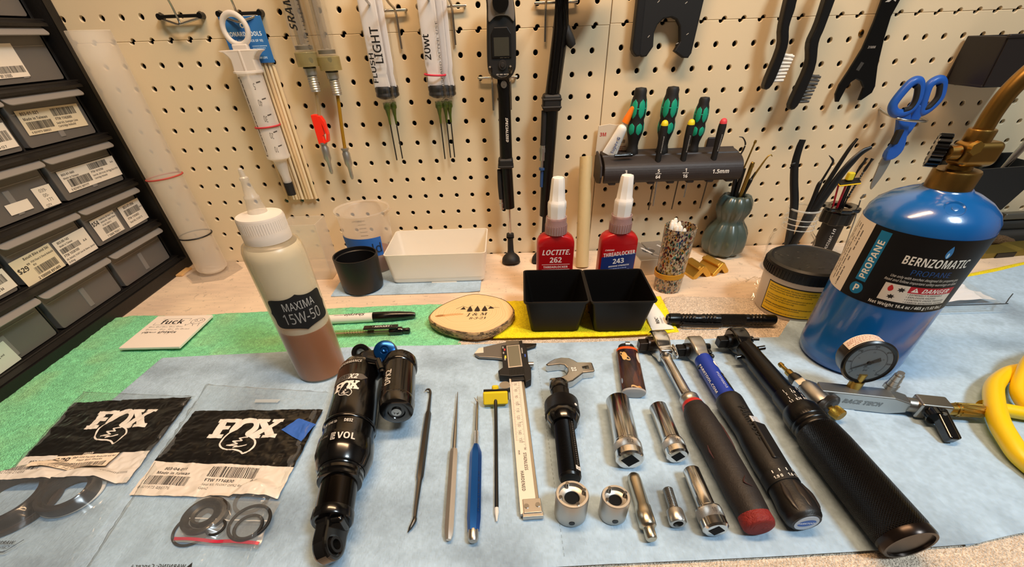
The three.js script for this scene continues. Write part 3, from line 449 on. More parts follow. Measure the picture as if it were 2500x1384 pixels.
// flat cone spanner
{
  const t = thing('flat_wrench', 'flat dark steel wrench with an open jaw, hung at upper right', 'wrench', [0, 0, 10]);
  const o = [[482, 352], [512, 352], [507.4, 315.4], [504.8, 300], [508.2, 278.9], [515.6, 249.4], [524.3, 227.2], [523.8, 219.7], [513.1, 211.3], [509.5, 211.4], [509, 225.8], [501.5, 233.4], [493.1, 236.4], [488.1, 232.9], [484.5, 226.5], [482, 210.3], [477.7, 210.4], [473, 219.2], [473.3, 230.5], [478.8, 246.8], [485, 269.4], [486, 295.7]];
  part(t, 'blade', ex(o, 4.4, 0.9), mat(0x11100f, 0.38, 0.5));
  part(t, 'lettering', T(plane(11, 4), 496, 270, 4.6), print(88, 32, (x) => text(x, '31MM', 44, 26, 28, '#9b9288', 'bold sans-serif', 'center'), { clear: true }));
  part(t, 'emblem', [ex([[489, 314], [494, 314], [497, 316.5], [502, 314], [502, 316], [498, 318], [502, 320], [497, 319.2], [491, 321], [494, 317.5]], 0.3).translate(0, 0, 4.3)], mat(0xb9b2a8, 0.4));
  part(t, 'wear_patch', T(plane(5, 9), 491, 250, 4.55, 0, 0, -0.3), mat(0x4c4843, 0.5, 0.4));
}
// scissors in a wire ring
{
  const h = thing('scissor_ring', 'small steel wire ring that holds the blue scissors', 'hook', [0, 0, 0]);
  part(h, 'ring', tb([[556, 200, -4], [555, 197, 6], [556, 193, 30], [566, 190, 42], [590, 188, 44], [604, 187, 36], [614, 187, 14], [616, 187, -4]], 1.6, 10, false, 60), wire);
  const t = thing('scissors', 'blue handled scissors with dark inner grips hanging blades down', 'scissors', [0, 0, 0]);
  const blue = mat(0x1f57b0, 0.38), loop = (pts, z) => tb(smooth(pts, 3).slice(0, -1).map(([x, y]) => [x, y, z]), 5.6, 14, true, 90);
  const loop1 = [[546, 208], [549.5, 220], [556, 231.5], [563, 233.6], [570, 228.6], [576, 213.5], [574.4, 203], [567, 197.4], [557.5, 197], [550, 200.6]];
  const loop2 = [[589, 219.5], [589, 228.5], [595, 233], [602, 232], [607, 226.5], [611.6, 214], [608.6, 205], [601, 197.5], [595, 199]];
  part(t, 'handle', loop(loop1, 34), blue); part(t, 'handle', [loop(loop2, 27), ex(smooth([[594, 204], [598, 197], [594.7, 173.4], [590, 160.9], [592, 150], [586, 138], [577, 136], [573.6, 148], [581, 166], [583, 186], [586, 205]], 3), 8, 2).translate(0, 0, 23)], blue);
  part(t, 'shank', ex(smooth([[560, 198], [574, 200], [586, 172], [592, 152], [586, 140], [574, 138], [570, 150], [572.7, 163], [567, 180]], 3), 8, 2).translate(0, 0, 29), blue);
  part(t, 'inner_grip', tb(smooth([[562, 200.5], [571, 203], [572.6, 213], [567.4, 226], [562, 229.4]], 3, false).map(([x, y]) => [x, y, 36]), 3.6, 10), M.rubber);
  part(t, 'inner_grip', tb(smooth([[596, 201], [603, 203], [607.4, 214], [603, 226], [600, 229]], 3, false).map(([x, y]) => [x, y, 29]), 3.6, 10), M.rubber);
  part(t, 'stop', ex(rrect(570, 159, 578, 178, 2), 7, 1).translate(-2, 0, 33), M.rubber);
  part(t, 'pivot_cap', T(cy(5, 4.4, 3, 22), 0, 0, 0, PI / 2).translate(584, 148, 31), mat(0x16407f, 0.4));
  part(t, 'blade', ex(smooth([[573, 141], [586.5, 138], [586.5, 118], [583, 103], [579.6, 95], [575.5, 102], [573.6, 120]], 3), 2.6, 0.8).translate(0, 0, 27), mat(0x8f8d88, 0.5, 0.6));
}
// the two black wall bins at the right edge
{
  const o = [[0, 0], [90, 0], [90, 46], [0, 46]];
  const t = thing('wall_bin', 'dark brown hanging bin cut by the upper right corner', 'bin', [606, 228, 2]);
  part(t, 'shell', [ex([[4, -50], [76, -52], [90, 0], [0, 0]].map(([x, y]) => [x, y]), 3, 0.6).translate(20, 50, 60), T(rb(3, 50, 58, 1), 22, 25, 32, 0, 0, 0.07), T(rb(3, 50, 58, 1), 105, 25, 32), T(rb(84, 3, 58, 1), 64, 0, 32), T(rb(88, 50, 3, 1), 64, 25, 3)], mat(0x1a1210, 0.5));
  part(t, 'rim', T(rb(92, 4, 5, 1.5), 64, 50, 62), mat(0x1a1210, 0.5));
  const b = thing('wall_bin', 'black hanging bin with steel tools in it behind the brass torch', 'bin', [700, 66, 2]);
  part(b, 'shell', [ex([[-6, 0], [66, 0], [98, 66], [-16, 62]], 3, 0.6).translate(0, 0, 60), T(rb(3, 64, 58, 1), -8, 32, 32, 0, 0, 0.1), T(rb(3, 66, 58, 1), 84, 33, 32, 0, 0, -0.42), T(rb(72, 3, 58, 1), 30, 1, 32), T(rb(110, 70, 3, 1), 40, 35, 3)], mat(0x0d0c0c, 0.55));
  const p = thing('pin_punch', 'shiny steel punch standing in the black wall bin', 'punch', [745, 70, 34]);
  part(p, 'shaft', [rod([0, 0, 0], [30, 94, 0], 4.6), rod([26, 80, 0], [31, 96, 0], 5.6, 5)], M.chrome);
  const q = thing('clear_vial', 'small clear plastic vial lying in the black wall bin', 'vial', [706, 122, 36]);
  part(q, 'tube', rod([-4, -6, 0], [22, 16, 2], 7.5, 7.5, 24), M.clearTint);
}
// ---------- screwdriver rack ----------
{
  const t = thing('tool_rack', 'dark brown plastic screwdriver rack with handwritten sizes on the pegboard', 'tool rack', [150, 118, 0]);
  const m = mat(0x2a2220, 0.55, 0, { bumpMap: speck, bumpScale: 0.00015 });
  const prof = smooth([[2, 4], [2, 37], [12, 38], [28, 37]], 2, false).concat([[29, 35.4], [31, 35.8]], smooth([[33, 36], [44, 33], [53, 27], [57, 17], [56, 9], [53, 5]], 3, false), [[50, 5], [50, 24], [8, 30], [8, 4]]);
  part(t, 'body', ex(prof.map(([z, y]) => [-z, y]), 203, 0.8).rotateY(PI / 2).translate(0, 0, 0), m);
  part(t, 'end_plate', ex([[-2, 3], [-2, 40], [-30, 37], [-52, 28], [-56, 14], [-52, 5], [-30, 0]], 3, 0.6).rotateY(PI / 2).translate(-6, 0, 0), m); part(t, 'end_plate', ex([[-2, 3], [-2, 37], [-30, 36], [-53, 27], [-56, 14], [-52, 5], [-30, 4]], 3, 0.6).rotateY(PI / 2).translate(200, 0, 0), m);
  part(t, 'scallops', Array.from({ length: 7 }, (_, i) => T(rb(11, 5, 30, 2), 14 + i * 29.2, 4, 38)), m);
  part(t, 'mounting_ear', [T(rb(12, 16, 4, 3), 168, 44, 3)], m);
  part(t, 'handwriting', T(plane(176, 16), 101, 17, 57.4, -0.12, 0, 0), print(880, 80, (x) => {
    const fr = (a, b, px) => { text(x, a, px, 34, 34, '#efe8de', 'bold sans-serif', 'center'); x.fillStyle = '#efe8de'; x.fillRect(px - 22, 38, 44, 4); text(x, b, px, 72, 32, '#efe8de', 'bold sans-serif', 'center'); };
    fr('3', '16', 92); fr('5', '64', 330); fr('1', '16', 530); text(x, '1.5mm', 724, 50, 38, '#efe8de', 'bold sans-serif');
  }, { clear: true }));
  const k = thing('pen_clip', 'small black clip piece lying in the left slot of the screwdriver rack', 'clip', [170, 155.6, 44]);
  part(k, 'body', [rod([-6, 2.2, 2], [20, 2.2, 0], 2.2), T(rb(16, 2, 4, 1), 10, 4.6, 1)], M.gloss);
  // three large drivers
  const teal = mat(0x0a9c7c, 0.5);
  function driver(label, x, y, s) {
    const d = thing('screwdriver', label, 'screwdriver', [x, y, 20], 0);
    const pr = [[0, 0], [8.8, 0], [9.3, 3], [8.4, 7], [7.2, 12], [7.6, 18], [10.4, 27], [11.7, 34], [11.3, 40], [10.2, 45], [11.4, 52], [11.5, 60], [10, 69], [8.6, 74], [8.6, 79], [7.2, 82], [0, 83]];
    const R = (y) => { for (let i = 2; i < pr.length; i++) if (pr[i][1] >= y) { const a = pr[i - 1], b = pr[i]; return a[0] + (b[0] - a[0]) * (y - a[1]) / (b[1] - a[1] || 1); } return 7; };
    part(d, 'handle', la(pr.map(([r, q]) => [r * s, q * s]), 6 * 6), M.matte);
    for (const [y0, y1] of [[27.5, 41.5], [47.5, 69.5]]) for (let k = 0; k < 6; k++) for (const q of [0]) {
      const a = k / 6 * 2 * PI + 0.26, rows = []; for (let i = 0; i <= 8; i++) { const yy = y0 + (y1 - y0) * i / 8, w = Math.sqrt(Math.max(0.02, 1 - Math.pow(Math.abs(i / 4 - 1), 3.2))) * 4.6; rows.push([Math.sin(a) * (R(yy) - 0.9) * s, yy * s, Math.cos(a) * (R(yy) - 0.9) * s, w * s, 1.25 * s]); }
      part(d, 'grip_inlay', vt(rows, 10, 0, [Math.sin(a), 0, Math.cos(a)]), teal);
    }
    part(d, 'grip_band', [T(la([[11.5, -0.9], [11.9, -0.4], [11.9, 0.4], [11.5, 0.9]].map(([r, q]) => [r * s * 0.99, q * s]), 30), 0, 59 * s, 0)], teal);
    part(d, 'shank', rod([0, 1, 0], [0, -73 * s, 6], 1.5 * s, 1.4 * s, 12), M.chrome);
    return d;
  }
  driver('tall black and green screwdriver at the left end of the wall rack', 195.5, 153, 1);
  driver('tall black and green screwdriver behind the first yellow tipped driver', 240, 153, 1);
  driver('shorter black and green screwdriver left of the pink tipped driver', 287, 153, 0.84);
  // three thin precision drivers with coloured caps
  const fine = (label, x, cap) => {
    const d = thing('precision_screwdriver', label, 'screwdriver', [x, 147, 45]); d.rotation.x = 0.03;
    part(d, 'handle', la([[0, 0], [4.6, 0], [4.2, 6], [4.3, 18], [5.2, 30], [5.4, 43], [4.9, 47], [0, 47.5]], 24), M.matte);
    part(d, 'cap', la([[4.9, 46.6], [4.8, 49], [3.8, 51.6], [2, 53], [0, 53.4]], 24), cap);
    part(d, 'lettering', wrap(5.45, 26, 0.15, 0.5).translate(0, 26, 0), print(24, 160, (x2) => { x2.save(); x2.translate(18, 156); x2.rotate(-PI / 2); text(x2, 'PrecisionHead', 0, 0, 20, '#cfc8be', 'sans-serif', 'left', 150); x2.restore(); }, { clear: true }));
    part(d, 'shank', rod([0, 1, 0], [1.4, -69, -4], 1, 0.9, 10), M.darkSteel);
  };
  const yc = mat(0xe6d21a, 0.5);
  fine('thin yellow capped black screwdriver in front of the middle green handled one', 228.6, yc);
  fine('thin yellow capped black screwdriver left of the shortest green handled one', 265.4, yc);
  fine('thin black screwdriver with a pink red cap above 1.5mm', 310, mat(0xd8404a, 0.5));
}
// glue tube and paper packet stuck behind the rack
{
  const t = thing('glue_tube', 'small squeezed tube of super glue with an orange cap leaning at the rack', 'glue tube', [160, 155, 26]); t.rotation.z = -0.42;
  part(t, 'tube', vt([[0, 0, 0, 11, 0.7], [0, 6, 0, 10.4, 1.6], [0, 18, 0, 9, 4], [0, 30, 0, 7.6, 6], [0, 38, 0, 6.6, 6.4], [0, 41, 0, 3.6, 3.6], [0, 44, 0, 3.4, 3.4]], 22, 2, [0, 0, 1]), mat(0xf0ebe2, 0.3));
  part(t, 'cap', la([[0, 44], [5.2, 44], [5, 50], [3, 64], [0, 66]], 20), mat(0xf07a12, 0.4));
  part(t, 'print', T(plane(13, 34), 0, 20, 6.2, -0.16, 0, 0), print(90, 220, (x) => { x.save(); x.translate(62, 214); x.rotate(-PI / 2); text(x, 'Super Glue', 0, 0, 42, '#2b3f72', 'bold sans-serif', 'left', 206); text(x, 'NET WT 2 g', 0, 22, 16, '#333', 'sans-serif'); x.restore(); }, { clear: true }));
  const c = thing('paper_packet', 'torn paper packet with red and black print behind the glue tube', 'packet', [168, 152, 6]);
  part(c, 'packet', ex([[-25, 0], [26, 0], [26, 38], [14, 40], [2, 38.5], [-8, 40], [-24, 38]], 2, 0.4), mat(0xd3c4ae, 0.8));
  part(c, 'print', T(plane(48, 36), 0.5, 19, 2.2), print(240, 180, (x) => { text(x, '3M', 12, 62, 34, '#c0272d'); text(x, 'VHB', 150, 110, 30, '#5c5146', 'bold sans-serif', 'left', 80); scrawl(x, 90, 130, 130, 12, 3, 4, '#b0695c'); }, { clear: true }));
}
// straw coloured hollow stick leaning at the wall
{
  const t = thing('plastic_tube', 'pale straw coloured hollow plastic tube leaning upright beside the panel joint', 'tube', [127, 0, 68]); t.rotation.x = -0.3;
  const g = la([[6.8, 160], [9.4, 160], [10, 120], [10.4, 60], [10.6, 0], [8, 0], [6.8, 158]], 26);
  part(t, 'tube', g, mat(0xe2cd9a, 0.45, 0, { transmission: 0.3, bumpMap: speck, bumpScale: 0.0003 }));
}
// ---------- back row on the bench ----------
function threadlocker(label, x, front, lab) {
  const t = thing('threadlocker_bottle', label, 'bottle', [x, 0, 160]);
  const rows = [[0, 0, 0, 24, 10], [0, 1.5, 0, 26, 12], [0, 60, 0, 26, 12.5], [0, 80, 0, 25.6, 12.5], [0, 85, 0, 24, 12], [0, 89, 0, 17, 11.5], [0, 92, 0, 13.4, 11.4]];
  // rounded rectangular body: several outlines joined
  const N = 40, pos = [], idx = [], H = [0, 1.5, 40, 76, 82, 86, 89, 91.5, 93], Wd = [24, 25.6, 25.6, 25.6, 25, 22.6, 18.5, 14, 13], Dp = [11, 12.5, 12.5, 12.5, 12.5, 12.4, 12, 12, 12];
  H.forEach((y, i) => { for (let k = 0; k < N; k++) { const a = k / N * 2 * PI, c = Math.cos(a), s = Math.sin(a), e = i > 6 ? 1 : 0.42; pos.push(Math.sign(c) * Math.pow(Math.abs(c), e) * Wd[i], y, Math.sign(s) * Math.pow(Math.abs(s), e) * Dp[i]); } });
  for (let i = 0; i < H.length - 1; i++) for (let k = 0; k < N; k++) { const a = i * N + k, b = i * N + (k + 1) % N, c = a + N, d = b + N; idx.push(a, c, b, b, c, d); }
  const g = new THREE.BufferGeometry(); g.setAttribute('position', new THREE.Float32BufferAttribute(pos, 3)); g.setAttribute('uv', new THREE.Float32BufferAttribute(pos.flatMap((v, i) => i % 3 === 2 ? [] : [v]), 2)); g.setIndex(idx);
  part(t, 'body', toCreasedNormals(g, 0.6), mat(0xb00d12, 0.3, 0, { clearcoat: 0.2, clearcoatRoughness: 0.3 }));
  part(t, 'neck_ring', [la([[11, 92], [14.2, 92], [14.2, 104], [13.6, 106], [13.6, 113], [12, 113]], 40), ...Array.from({ length: 28 }, (_, i) => T(new THREE.BoxGeometry(1, 11, 1), Math.sin(i / 28 * 2 * PI) * 14.4, 98, Math.cos(i / 28 * 2 * PI) * 14.4, 0, i / 28 * 2 * PI, 0))], mat(0xd9b9b4, 0.25, 0, { transmission: 0.6 }));
  part(t, 'neck', la([[0, 90], [11.5, 90], [11.5, 110], [0, 110]], 30), mat(0xa81018, 0.35));
  part(t, 'cap', la([[0, 110], [11.6, 110], [11.8, 120], [12.2, 126], [12, 131], [10.2, 134], [9.2, 146], [8.2, 158], [7.4, 160], [0, 160]], 8), M.white);
  part(t, 'label', T(plane(46, 64), 0, 45, 12.75), print(276, 384, lab, { rough: 0.35 }));
  return t;
}
threadlocker('red threadlocker bottle numbered 262 behind the left black bin', 71, 0, (x, w, h) => {
  x.fillStyle = '#a80d14'; x.fillRect(0, 0, w, h); text(x, 'LOCTITE.', 138, 66, 60, '#f1e7e0', 'italic bold sans-serif', 'center', 236); text(x, '262', 138, 132, 62, '#f1e7e0', 'bold sans-serif', 'center'); x.fillStyle = '#eadfd8'; x.fillRect(24, 146, 232, 4); x.fillRect(24, 190, 232, 4);
  text(x, 'THREADLOCKER', 138, 180, 27, '#f1e7e0', 'bold sans-serif', 'center', 210); text(x, 'High Strength', 138, 216, 15, '#f1e7e0', 'sans-serif', 'center'); text(x, 'IDH 231798', 196, 250, 13, '#f1e7e0', 'sans-serif'); x.strokeStyle = '#f1e7e0'; x.lineWidth = 3; x.strokeRect(60, 286, 34, 40); x.strokeRect(100, 286, 34, 40); x.beginPath(); x.moveTo(150, 326); x.lineTo(168, 270); x.lineTo(190, 326); x.stroke();
});
threadlocker('red threadlocker bottle with a blue label numbered 243', 157, 0, (x, w, h) => {
  x.fillStyle = '#b00d14'; x.fillRect(0, 0, w, h); x.fillStyle = '#1b2f6d'; x.beginPath(); x.moveTo(0, 100); x.lineTo(276, 66); x.lineTo(276, 258); x.lineTo(0, 292); x.fill();
  text(x, 'CHROME', 20, 48, 18, '#f1e7e0', 'italic bold sans-serif'); x.save(); x.rotate(-0.1); text(x, 'THREADLOCKER', 4, 102, 46, '#f4ece4', 'bold sans-serif', 'left', 258); text(x, '243', 128, 168, 58, '#f4ece4', 'bold sans-serif', 'center'); text(x, 'MEDIUM STRENGTH', 130, 196, 18, '#f4ece4', 'italic bold sans-serif', 'center'); scrawl(x, 50, 208, 170, 17, 4, 6, '#9fb0da'); x.restore();
});
// split aluminium clamp block
{
  const t = thing('clamp_block', 'split aluminium clamp block with a round bore and engraved sizes', 'clamp block', [232, 0, 70]); t.rotation.y = 0.12;
  const half = (s) => { const p = s < 0 ? [[-26, -36], [-1.2, -36], [-1.2, -9.5], ...Array.from({ length: 9 }, (_, i) => [-9.5 * Math.sin(i / 8 * PI) - 0.5, -9.5 * Math.cos(i / 8 * PI)]), [-1.2, 9.5], [-1.2, 18], [6, 26], [6, 36], [-26, 36]] : [[1.2, -36], [34, -36], [34, 36], [8.4, 36], [8.4, 25], [1.2, 17], [1.2, 9.5], ...Array.from({ length: 9 }, (_, i) => [9.5 * Math.sin(i / 8 * PI) + 0.5, 9.5 * Math.cos(i / 8 * PI)]), [1.2, -9.5]]; return flat(p, 0, 25, 1); };
  part(t, 'jaw_half', half(-1), M.alu); part(t, 'jaw_half', half(1), M.alu);
  part(t, 'engraving', T(lay(60, 60), 4, 25.15, 0), print(180, 180, (x) => { x.save(); x.translate(40, 60); x.rotate(1.2); scrawl(x, 0, -20, 80, 24, 1, 5, '#f0ece6'); x.restore(); x.save(); x.translate(130, 40); x.rotate(1.2); scrawl(x, 0, -20, 110, 24, 1, 6, '#f0ece6'); x.restore(); }, { clear: true }));
}
// mosaic glass with cotton swabs and a rubber band
{
  const t = thing('mosaic_glass', 'small speckled mosaic glass with a yellow rubber band holding cotton swabs', 'glass', [242, 0, 152]);
  const chips = canvasTex(1024, 512, (x, w, h) => {
    x.fillStyle = '#b9a184'; x.fillRect(0, 0, w, h); const cols = ['#2a1712', '#3b1d15', '#231a1c', '#5a2a1c', '#7c1d14', '#1f2c5a', '#1f5a34', '#c9b48f', '#d7c7a6', '#3f2a22', '#b8862f', '#40807c', '#e2d6c0', '#332420'];
    for (let i = 0; i < 2300; i++) { const px = hash(i, 1, 1) * w, py = hash(i, 2, 1) * h, r = 7 + hash(i, 3, 1) * 8, n = 5; x.fillStyle = cols[Math.floor(hash(i, 4, 1) * cols.length)]; for (const dx of [0, w]) { x.beginPath(); for (let k = 0; k < n; k++) { const a = k / n * 2 * PI + i, q = r * (0.6 + 0.5 * hash(i, k, 7)); x.lineTo(px + dx - w * (px > w / 2 ? 1 : 0) * (dx ? 1 : 0) + Math.cos(a) * q, py + Math.sin(a) * q * 0.9); } x.fill(); } }
  });
  chips.wrapS = chips.wrapT = THREE.RepeatWrapping; chips.repeat.set(1 / 134.4, 1 / 112);
  const glassWall = mat(0xffffff, 0.16, 0, { map: chips, transmission: 0.25, bumpMap: chips, bumpScale: 0.0006, clearcoat: 0.6, clearcoatRoughness: 0.1 });
  part(t, 'wall', la([[0, 0], [18.4, 0], [19.2, 2], [20.4, 50], [21.4, 92]], 48), glassWall);
  part(t, 'inner_wall', la([[0, 4], [17, 4], [18.6, 50], [19.8, 92], [21.4, 92]], 48), glassWall);
  part(t, 'rubber_band', la([[19.9, 22.5], [21, 22.6], [21.2, 29.6], [20.2, 29.8]], 40).rotateZ(0.05), mat(0xc18a1e, 0.45));
  const w0 = (p, lean, label) => { const s = thing('cotton_swab', label, 'cotton swab', p, 0, 'cotton swabs in the mosaic glass'); s.rotation.set(lean[0], 0, lean[1]); part(s, 'stick', rod([0, 0, 0], [0, 74, 0], 1.1, 1.1, 8), M.white); part(s, 'cotton_tip', la([[0, 70], [1.6, 70], [2.9, 76], [2.8, 82], [1.4, 85], [0, 85.4]], 14), mat(0xf6f0e6, 0.95)); return s; };
  const sw = w0([232, 14, 148], [0, 0.02], 'white cotton swab bunched in the mosaic glass');
  [[237, 15, 145], [230, 12, 153], [235.5, 11, 151], [240, 12, 149], [234, 9, 157], [239.6, 8.5, 155], [245, 4, 153], [233, 15, 143]].forEach((p, i) => { const c = dup(sw, p); c.rotation.z = 0.03 - 0.01 * i; });
}
// gold V jaws
{
  const mk = (p, a) => { const t = thing('soft_jaw', '', 'vice jaw', p, a); part(t, 'v_block', ex([[-16, 0], [-9, 0], [0, 9], [9, 0], [16, 0], [16, 4], [2, 19], [-2, 19], [-16, 4]], 36, 1).translate(0, 0, -18), M.gold); part(t, 'top_fin', T(rb(5, 7, 34, 1), -7, 16, 0, 0, 0, 0.75), M.gold); part(t, 'ridges', Array.from({ length: 4 }, (_, i) => T(rb(12, 1, 1.6, 0.4), 7, 14, -10 + i * 6, 0, 0, -0.78)), M.gold); return t; };
  mk([300, 0, 106], 0.3).userData.label = 'gold coloured V shaped vice jaw half hidden by the mosaic glass';
  mk([331, 0, 97], 0.42).userData.label = 'gold coloured V shaped vice jaw at the right of the pair';
}
// green gourd vase with picks
{
  const N = 72, H = [0, 2, 10, 22, 34, 44, 51, 56, 62, 70, 78, 85, 90, 92, 90, 80, 60], Rr = [20, 27, 34, 36.5, 35, 30, 24, 21, 23, 27, 28, 26, 21.5, 17, 13.5, 12.5, 12], pos = [], idx = [];
  H.forEach((y, i) => { for (let k = 0; k < N; k++) { const a = k / N * 2 * PI, am = i > 13 ? 0.1 : i < 2 ? 0.5 : 1, rib = Math.pow(Math.abs(Math.cos(a * 4 + 0.4)), 0.7), r = Rr[i] * (1 - 0.2 * am * (1 - rib)); const d = i > 1 && i < 13 ? Math.max(0, hash(k >> 2, i, 77) - 0.9) * 9 : 0; pos.push(Math.sin(a) * (r + d), y + (i === 13 || i === 12 ? rib * 2 : 0), Math.cos(a) * (r + d)); } });
  for (let i = 0; i < H.length - 1; i++) for (let k = 0; k < N; k++) { const a = i * N + k, b = i * N + (k + 1) % N; idx.push(a, b, a + N, b, b + N, a + N); }
  const g = new THREE.BufferGeometry(); g.setAttribute('position', new THREE.Float32BufferAttribute(pos, 3)); g.setAttribute('uv', new THREE.Float32BufferAttribute(pos.flatMap((v, i) => i % 3 === 2 ? [] : [v]), 2)); g.setIndex(idx); g.computeVertexNormals();
  const t = thing('gourd_vase', 'sage green ribbed gourd shaped vase standing against the pegboard', 'vase', [370, 1, 30]);
  part(t, 'body', g, mat(0x44524d, 0.3, 0, { clearcoat: 0.4, clearcoatRoughness: 0.25 }));
  part(t, 'foot', cy(20, 19, 2, 36).translate(0, -0.9, 0), mat(0x201c1a, 0.7));
  const pick = (name, label, pts, r, m, extra) => { const p = thing(name, label, 'pick', [0, 0, 0]); part(p, 'shaft', vt(pts, 12, 5), m); if (extra) extra(p); };
  const grip = (a, b, r, m) => (p) => part(p, 'grip', rod(a, b, r, r * 0.9, 14), m);
  pick('hook_pick', 'thin pick with a long bent hook at the left of the gourd vase', [[346, 174, 30, 0.5], [352, 172.5, 30, 0.8], [358, 165, 30, 1.1], [357.6, 157, 30, 1.2], [355.6, 148, 30, 1.2], [357, 120, 30, 1.4], [364, 70, 30, 1.6]], 1, M.darkSteel, grip([356.6, 128, 30], [364, 70, 30], 2.6, M.black));
  pick('spoon_pick', 'straight pick with a small scoop tip above the gourd vase', [[372, 169, 30, 1.6], [371.6, 166, 30, 2], [371, 162, 30, 1.2], [368, 140, 30, 1.2], [366, 128, 30, 1.3]], 1, M.brass, grip([366.8, 132, 30], [366, 70, 32], 3.4, M.black));
  pick('brass_pick', 'flat brass pick standing in the middle of the gourd vase', [[376.5, 141, 34, 2.6], [375.4, 136, 34, 3], [374, 110, 34, 3], [370, 70, 34, 2.6]], 1, M.brass);
  pick('curved_pick', 'gold pick with a curved tip leaning out to the right of the gourd vase', [[404, 147, 30, 0.6], [401, 149, 30, 0.9], [397, 146, 30, 1.1], [391, 133, 30, 1.4], [383, 112, 30, 1.9], [372, 70, 30, 2.2]], 1, M.brass);
  pick('black_pick', 'short black pointed tool leaning right in the gourd vase', [[385, 127, 32, 0.6], [383, 119, 32, 1.6], [381.6, 114, 32, 3], [378, 100, 32, 3.2], [370, 66, 32, 3]], 1, M.black);
  pick('black_pick', 'black handled pick standing at the left wall of the gourd vase', [[360, 132, 27, 1.4], [361, 120, 27, 2.6], [363, 98, 27, 3], [366, 66, 29, 3]], 1, M.black);
}
// grease tub
{
  const t = thing('grease_tub', 'white tub with a black ridged lid and a yellow text label', 'tub', [386, 4, 224]);
  part(t, 'body', la([[0, 0], [41, 0], [42.5, 2], [46, 48], [46, 54], [0, 54]], 64), M.milky);
  part(t, 'lid', la([[0, 67], [40, 67], [43, 67.6], [44.5, 69], [47.6, 67], [48.8, 63], [49, 54], [47, 52.6], [0, 52.6]], 80), mat(0x080706, 0.4, 0, { clearcoat: 0.25, clearcoatRoughness: 0.35 }));
  part(t, 'lid_ridges', Array.from({ length: 72 }, (_, i) => T(new THREE.BoxGeometry(1.2, 10, 0.9), Math.sin(i / 72 * 2 * PI) * 49, 59, Math.cos(i / 72 * 2 * PI) * 49, 0, i / 72 * 2 * PI, 0)), M.black);
  part(t, 'lid_smudges', T(lay(62, 62), -2, 67.25, 2), print(256, 256, (x) => { for (let i = 0; i < 60; i++) { x.strokeStyle = i % 3 ? 'rgba(6,5,4,.85)' : 'rgba(110,100,90,.35)'; x.lineWidth = 3 + hash(i, 1, 5) * 7; const a = hash(i, 2, 5) * 256, b = hash(i, 3, 5) * 256; x.beginPath(); x.moveTo(a, b); x.lineTo(a + 30 * (hash(i, 4, 5) - 0.5), b + 14 * (hash(i, 5, 5) - 0.5)); x.stroke(); } }, { clear: true, rough: 0.3 }));
  const lab = print(1024, 320, (x, w, h) => {
    x.fillStyle = '#171412'; x.fillRect(0, 0, w, h); x.fillStyle = '#f0c81c'; x.fillRect(12, 12, w - 24, h - 24);
    const L = ['Unlike petroleum-based greases, Slick Honey is a natural grease that', 'repels water. Slick Honey’s superior slippery feel makes it the grease of', 'choice for suspension forks, rear shocks, cables, seals and pivots.', '', 'Slick Honey is waterproof, highly resistant to washout and safe for all', 'types of moving parts. It stays in place in extreme conditions.', 'Safe for use on seals, dust wipers and o-rings.', '', 'DIRECTIONS: Liberally apply Slick Honey to clean, dry surfaces, wipe', 'off the excess for optimal performance and smoothness.', '', 'For more info, dealers, distribution or lab use please contact us or visit'];
    L.forEach((s, i) => text(x, s, 34, 44 + i * 22.5, 18.5, '#2a2106', i === 8 ? 'bold sans-serif' : 'sans-serif', 'left', 960)); x.strokeStyle = '#2a2106'; L.forEach((s, i) => { x.lineWidth = 0.8; x.font = '18.5px sans-serif'; x.strokeText(s, 34, 44 + i * 22.5, 960); });
  });
  part(t, 'label', la([[43.1, 6], [46.1, 46]], 4), lab);
  const b = t.children[t.children.length - 1], cone = new THREE.CylinderGeometry(46.2, 43.3, 41, 44, 1, true, -1.42, 2.2).translate(0, 26, 0); b.geometry = cone;
  const bag = thing('plastic_bag', 'crumpled clear plastic bag peeking out left behind the grease tub', 'plastic bag', [346, 0, 190]);
  part(bag, 'film', film([[-12, -30], [30, -34], [40, 20], [2, 20]], 22, 16, (x, z, u, v) => 3 + 26 * Math.sin(PI * u) * Math.sin(PI * v) * (0.6 + 0.6 * noise(u, v, 6, 8)) + 6 * noise(u, v, 9, 4)), M.clear);
}
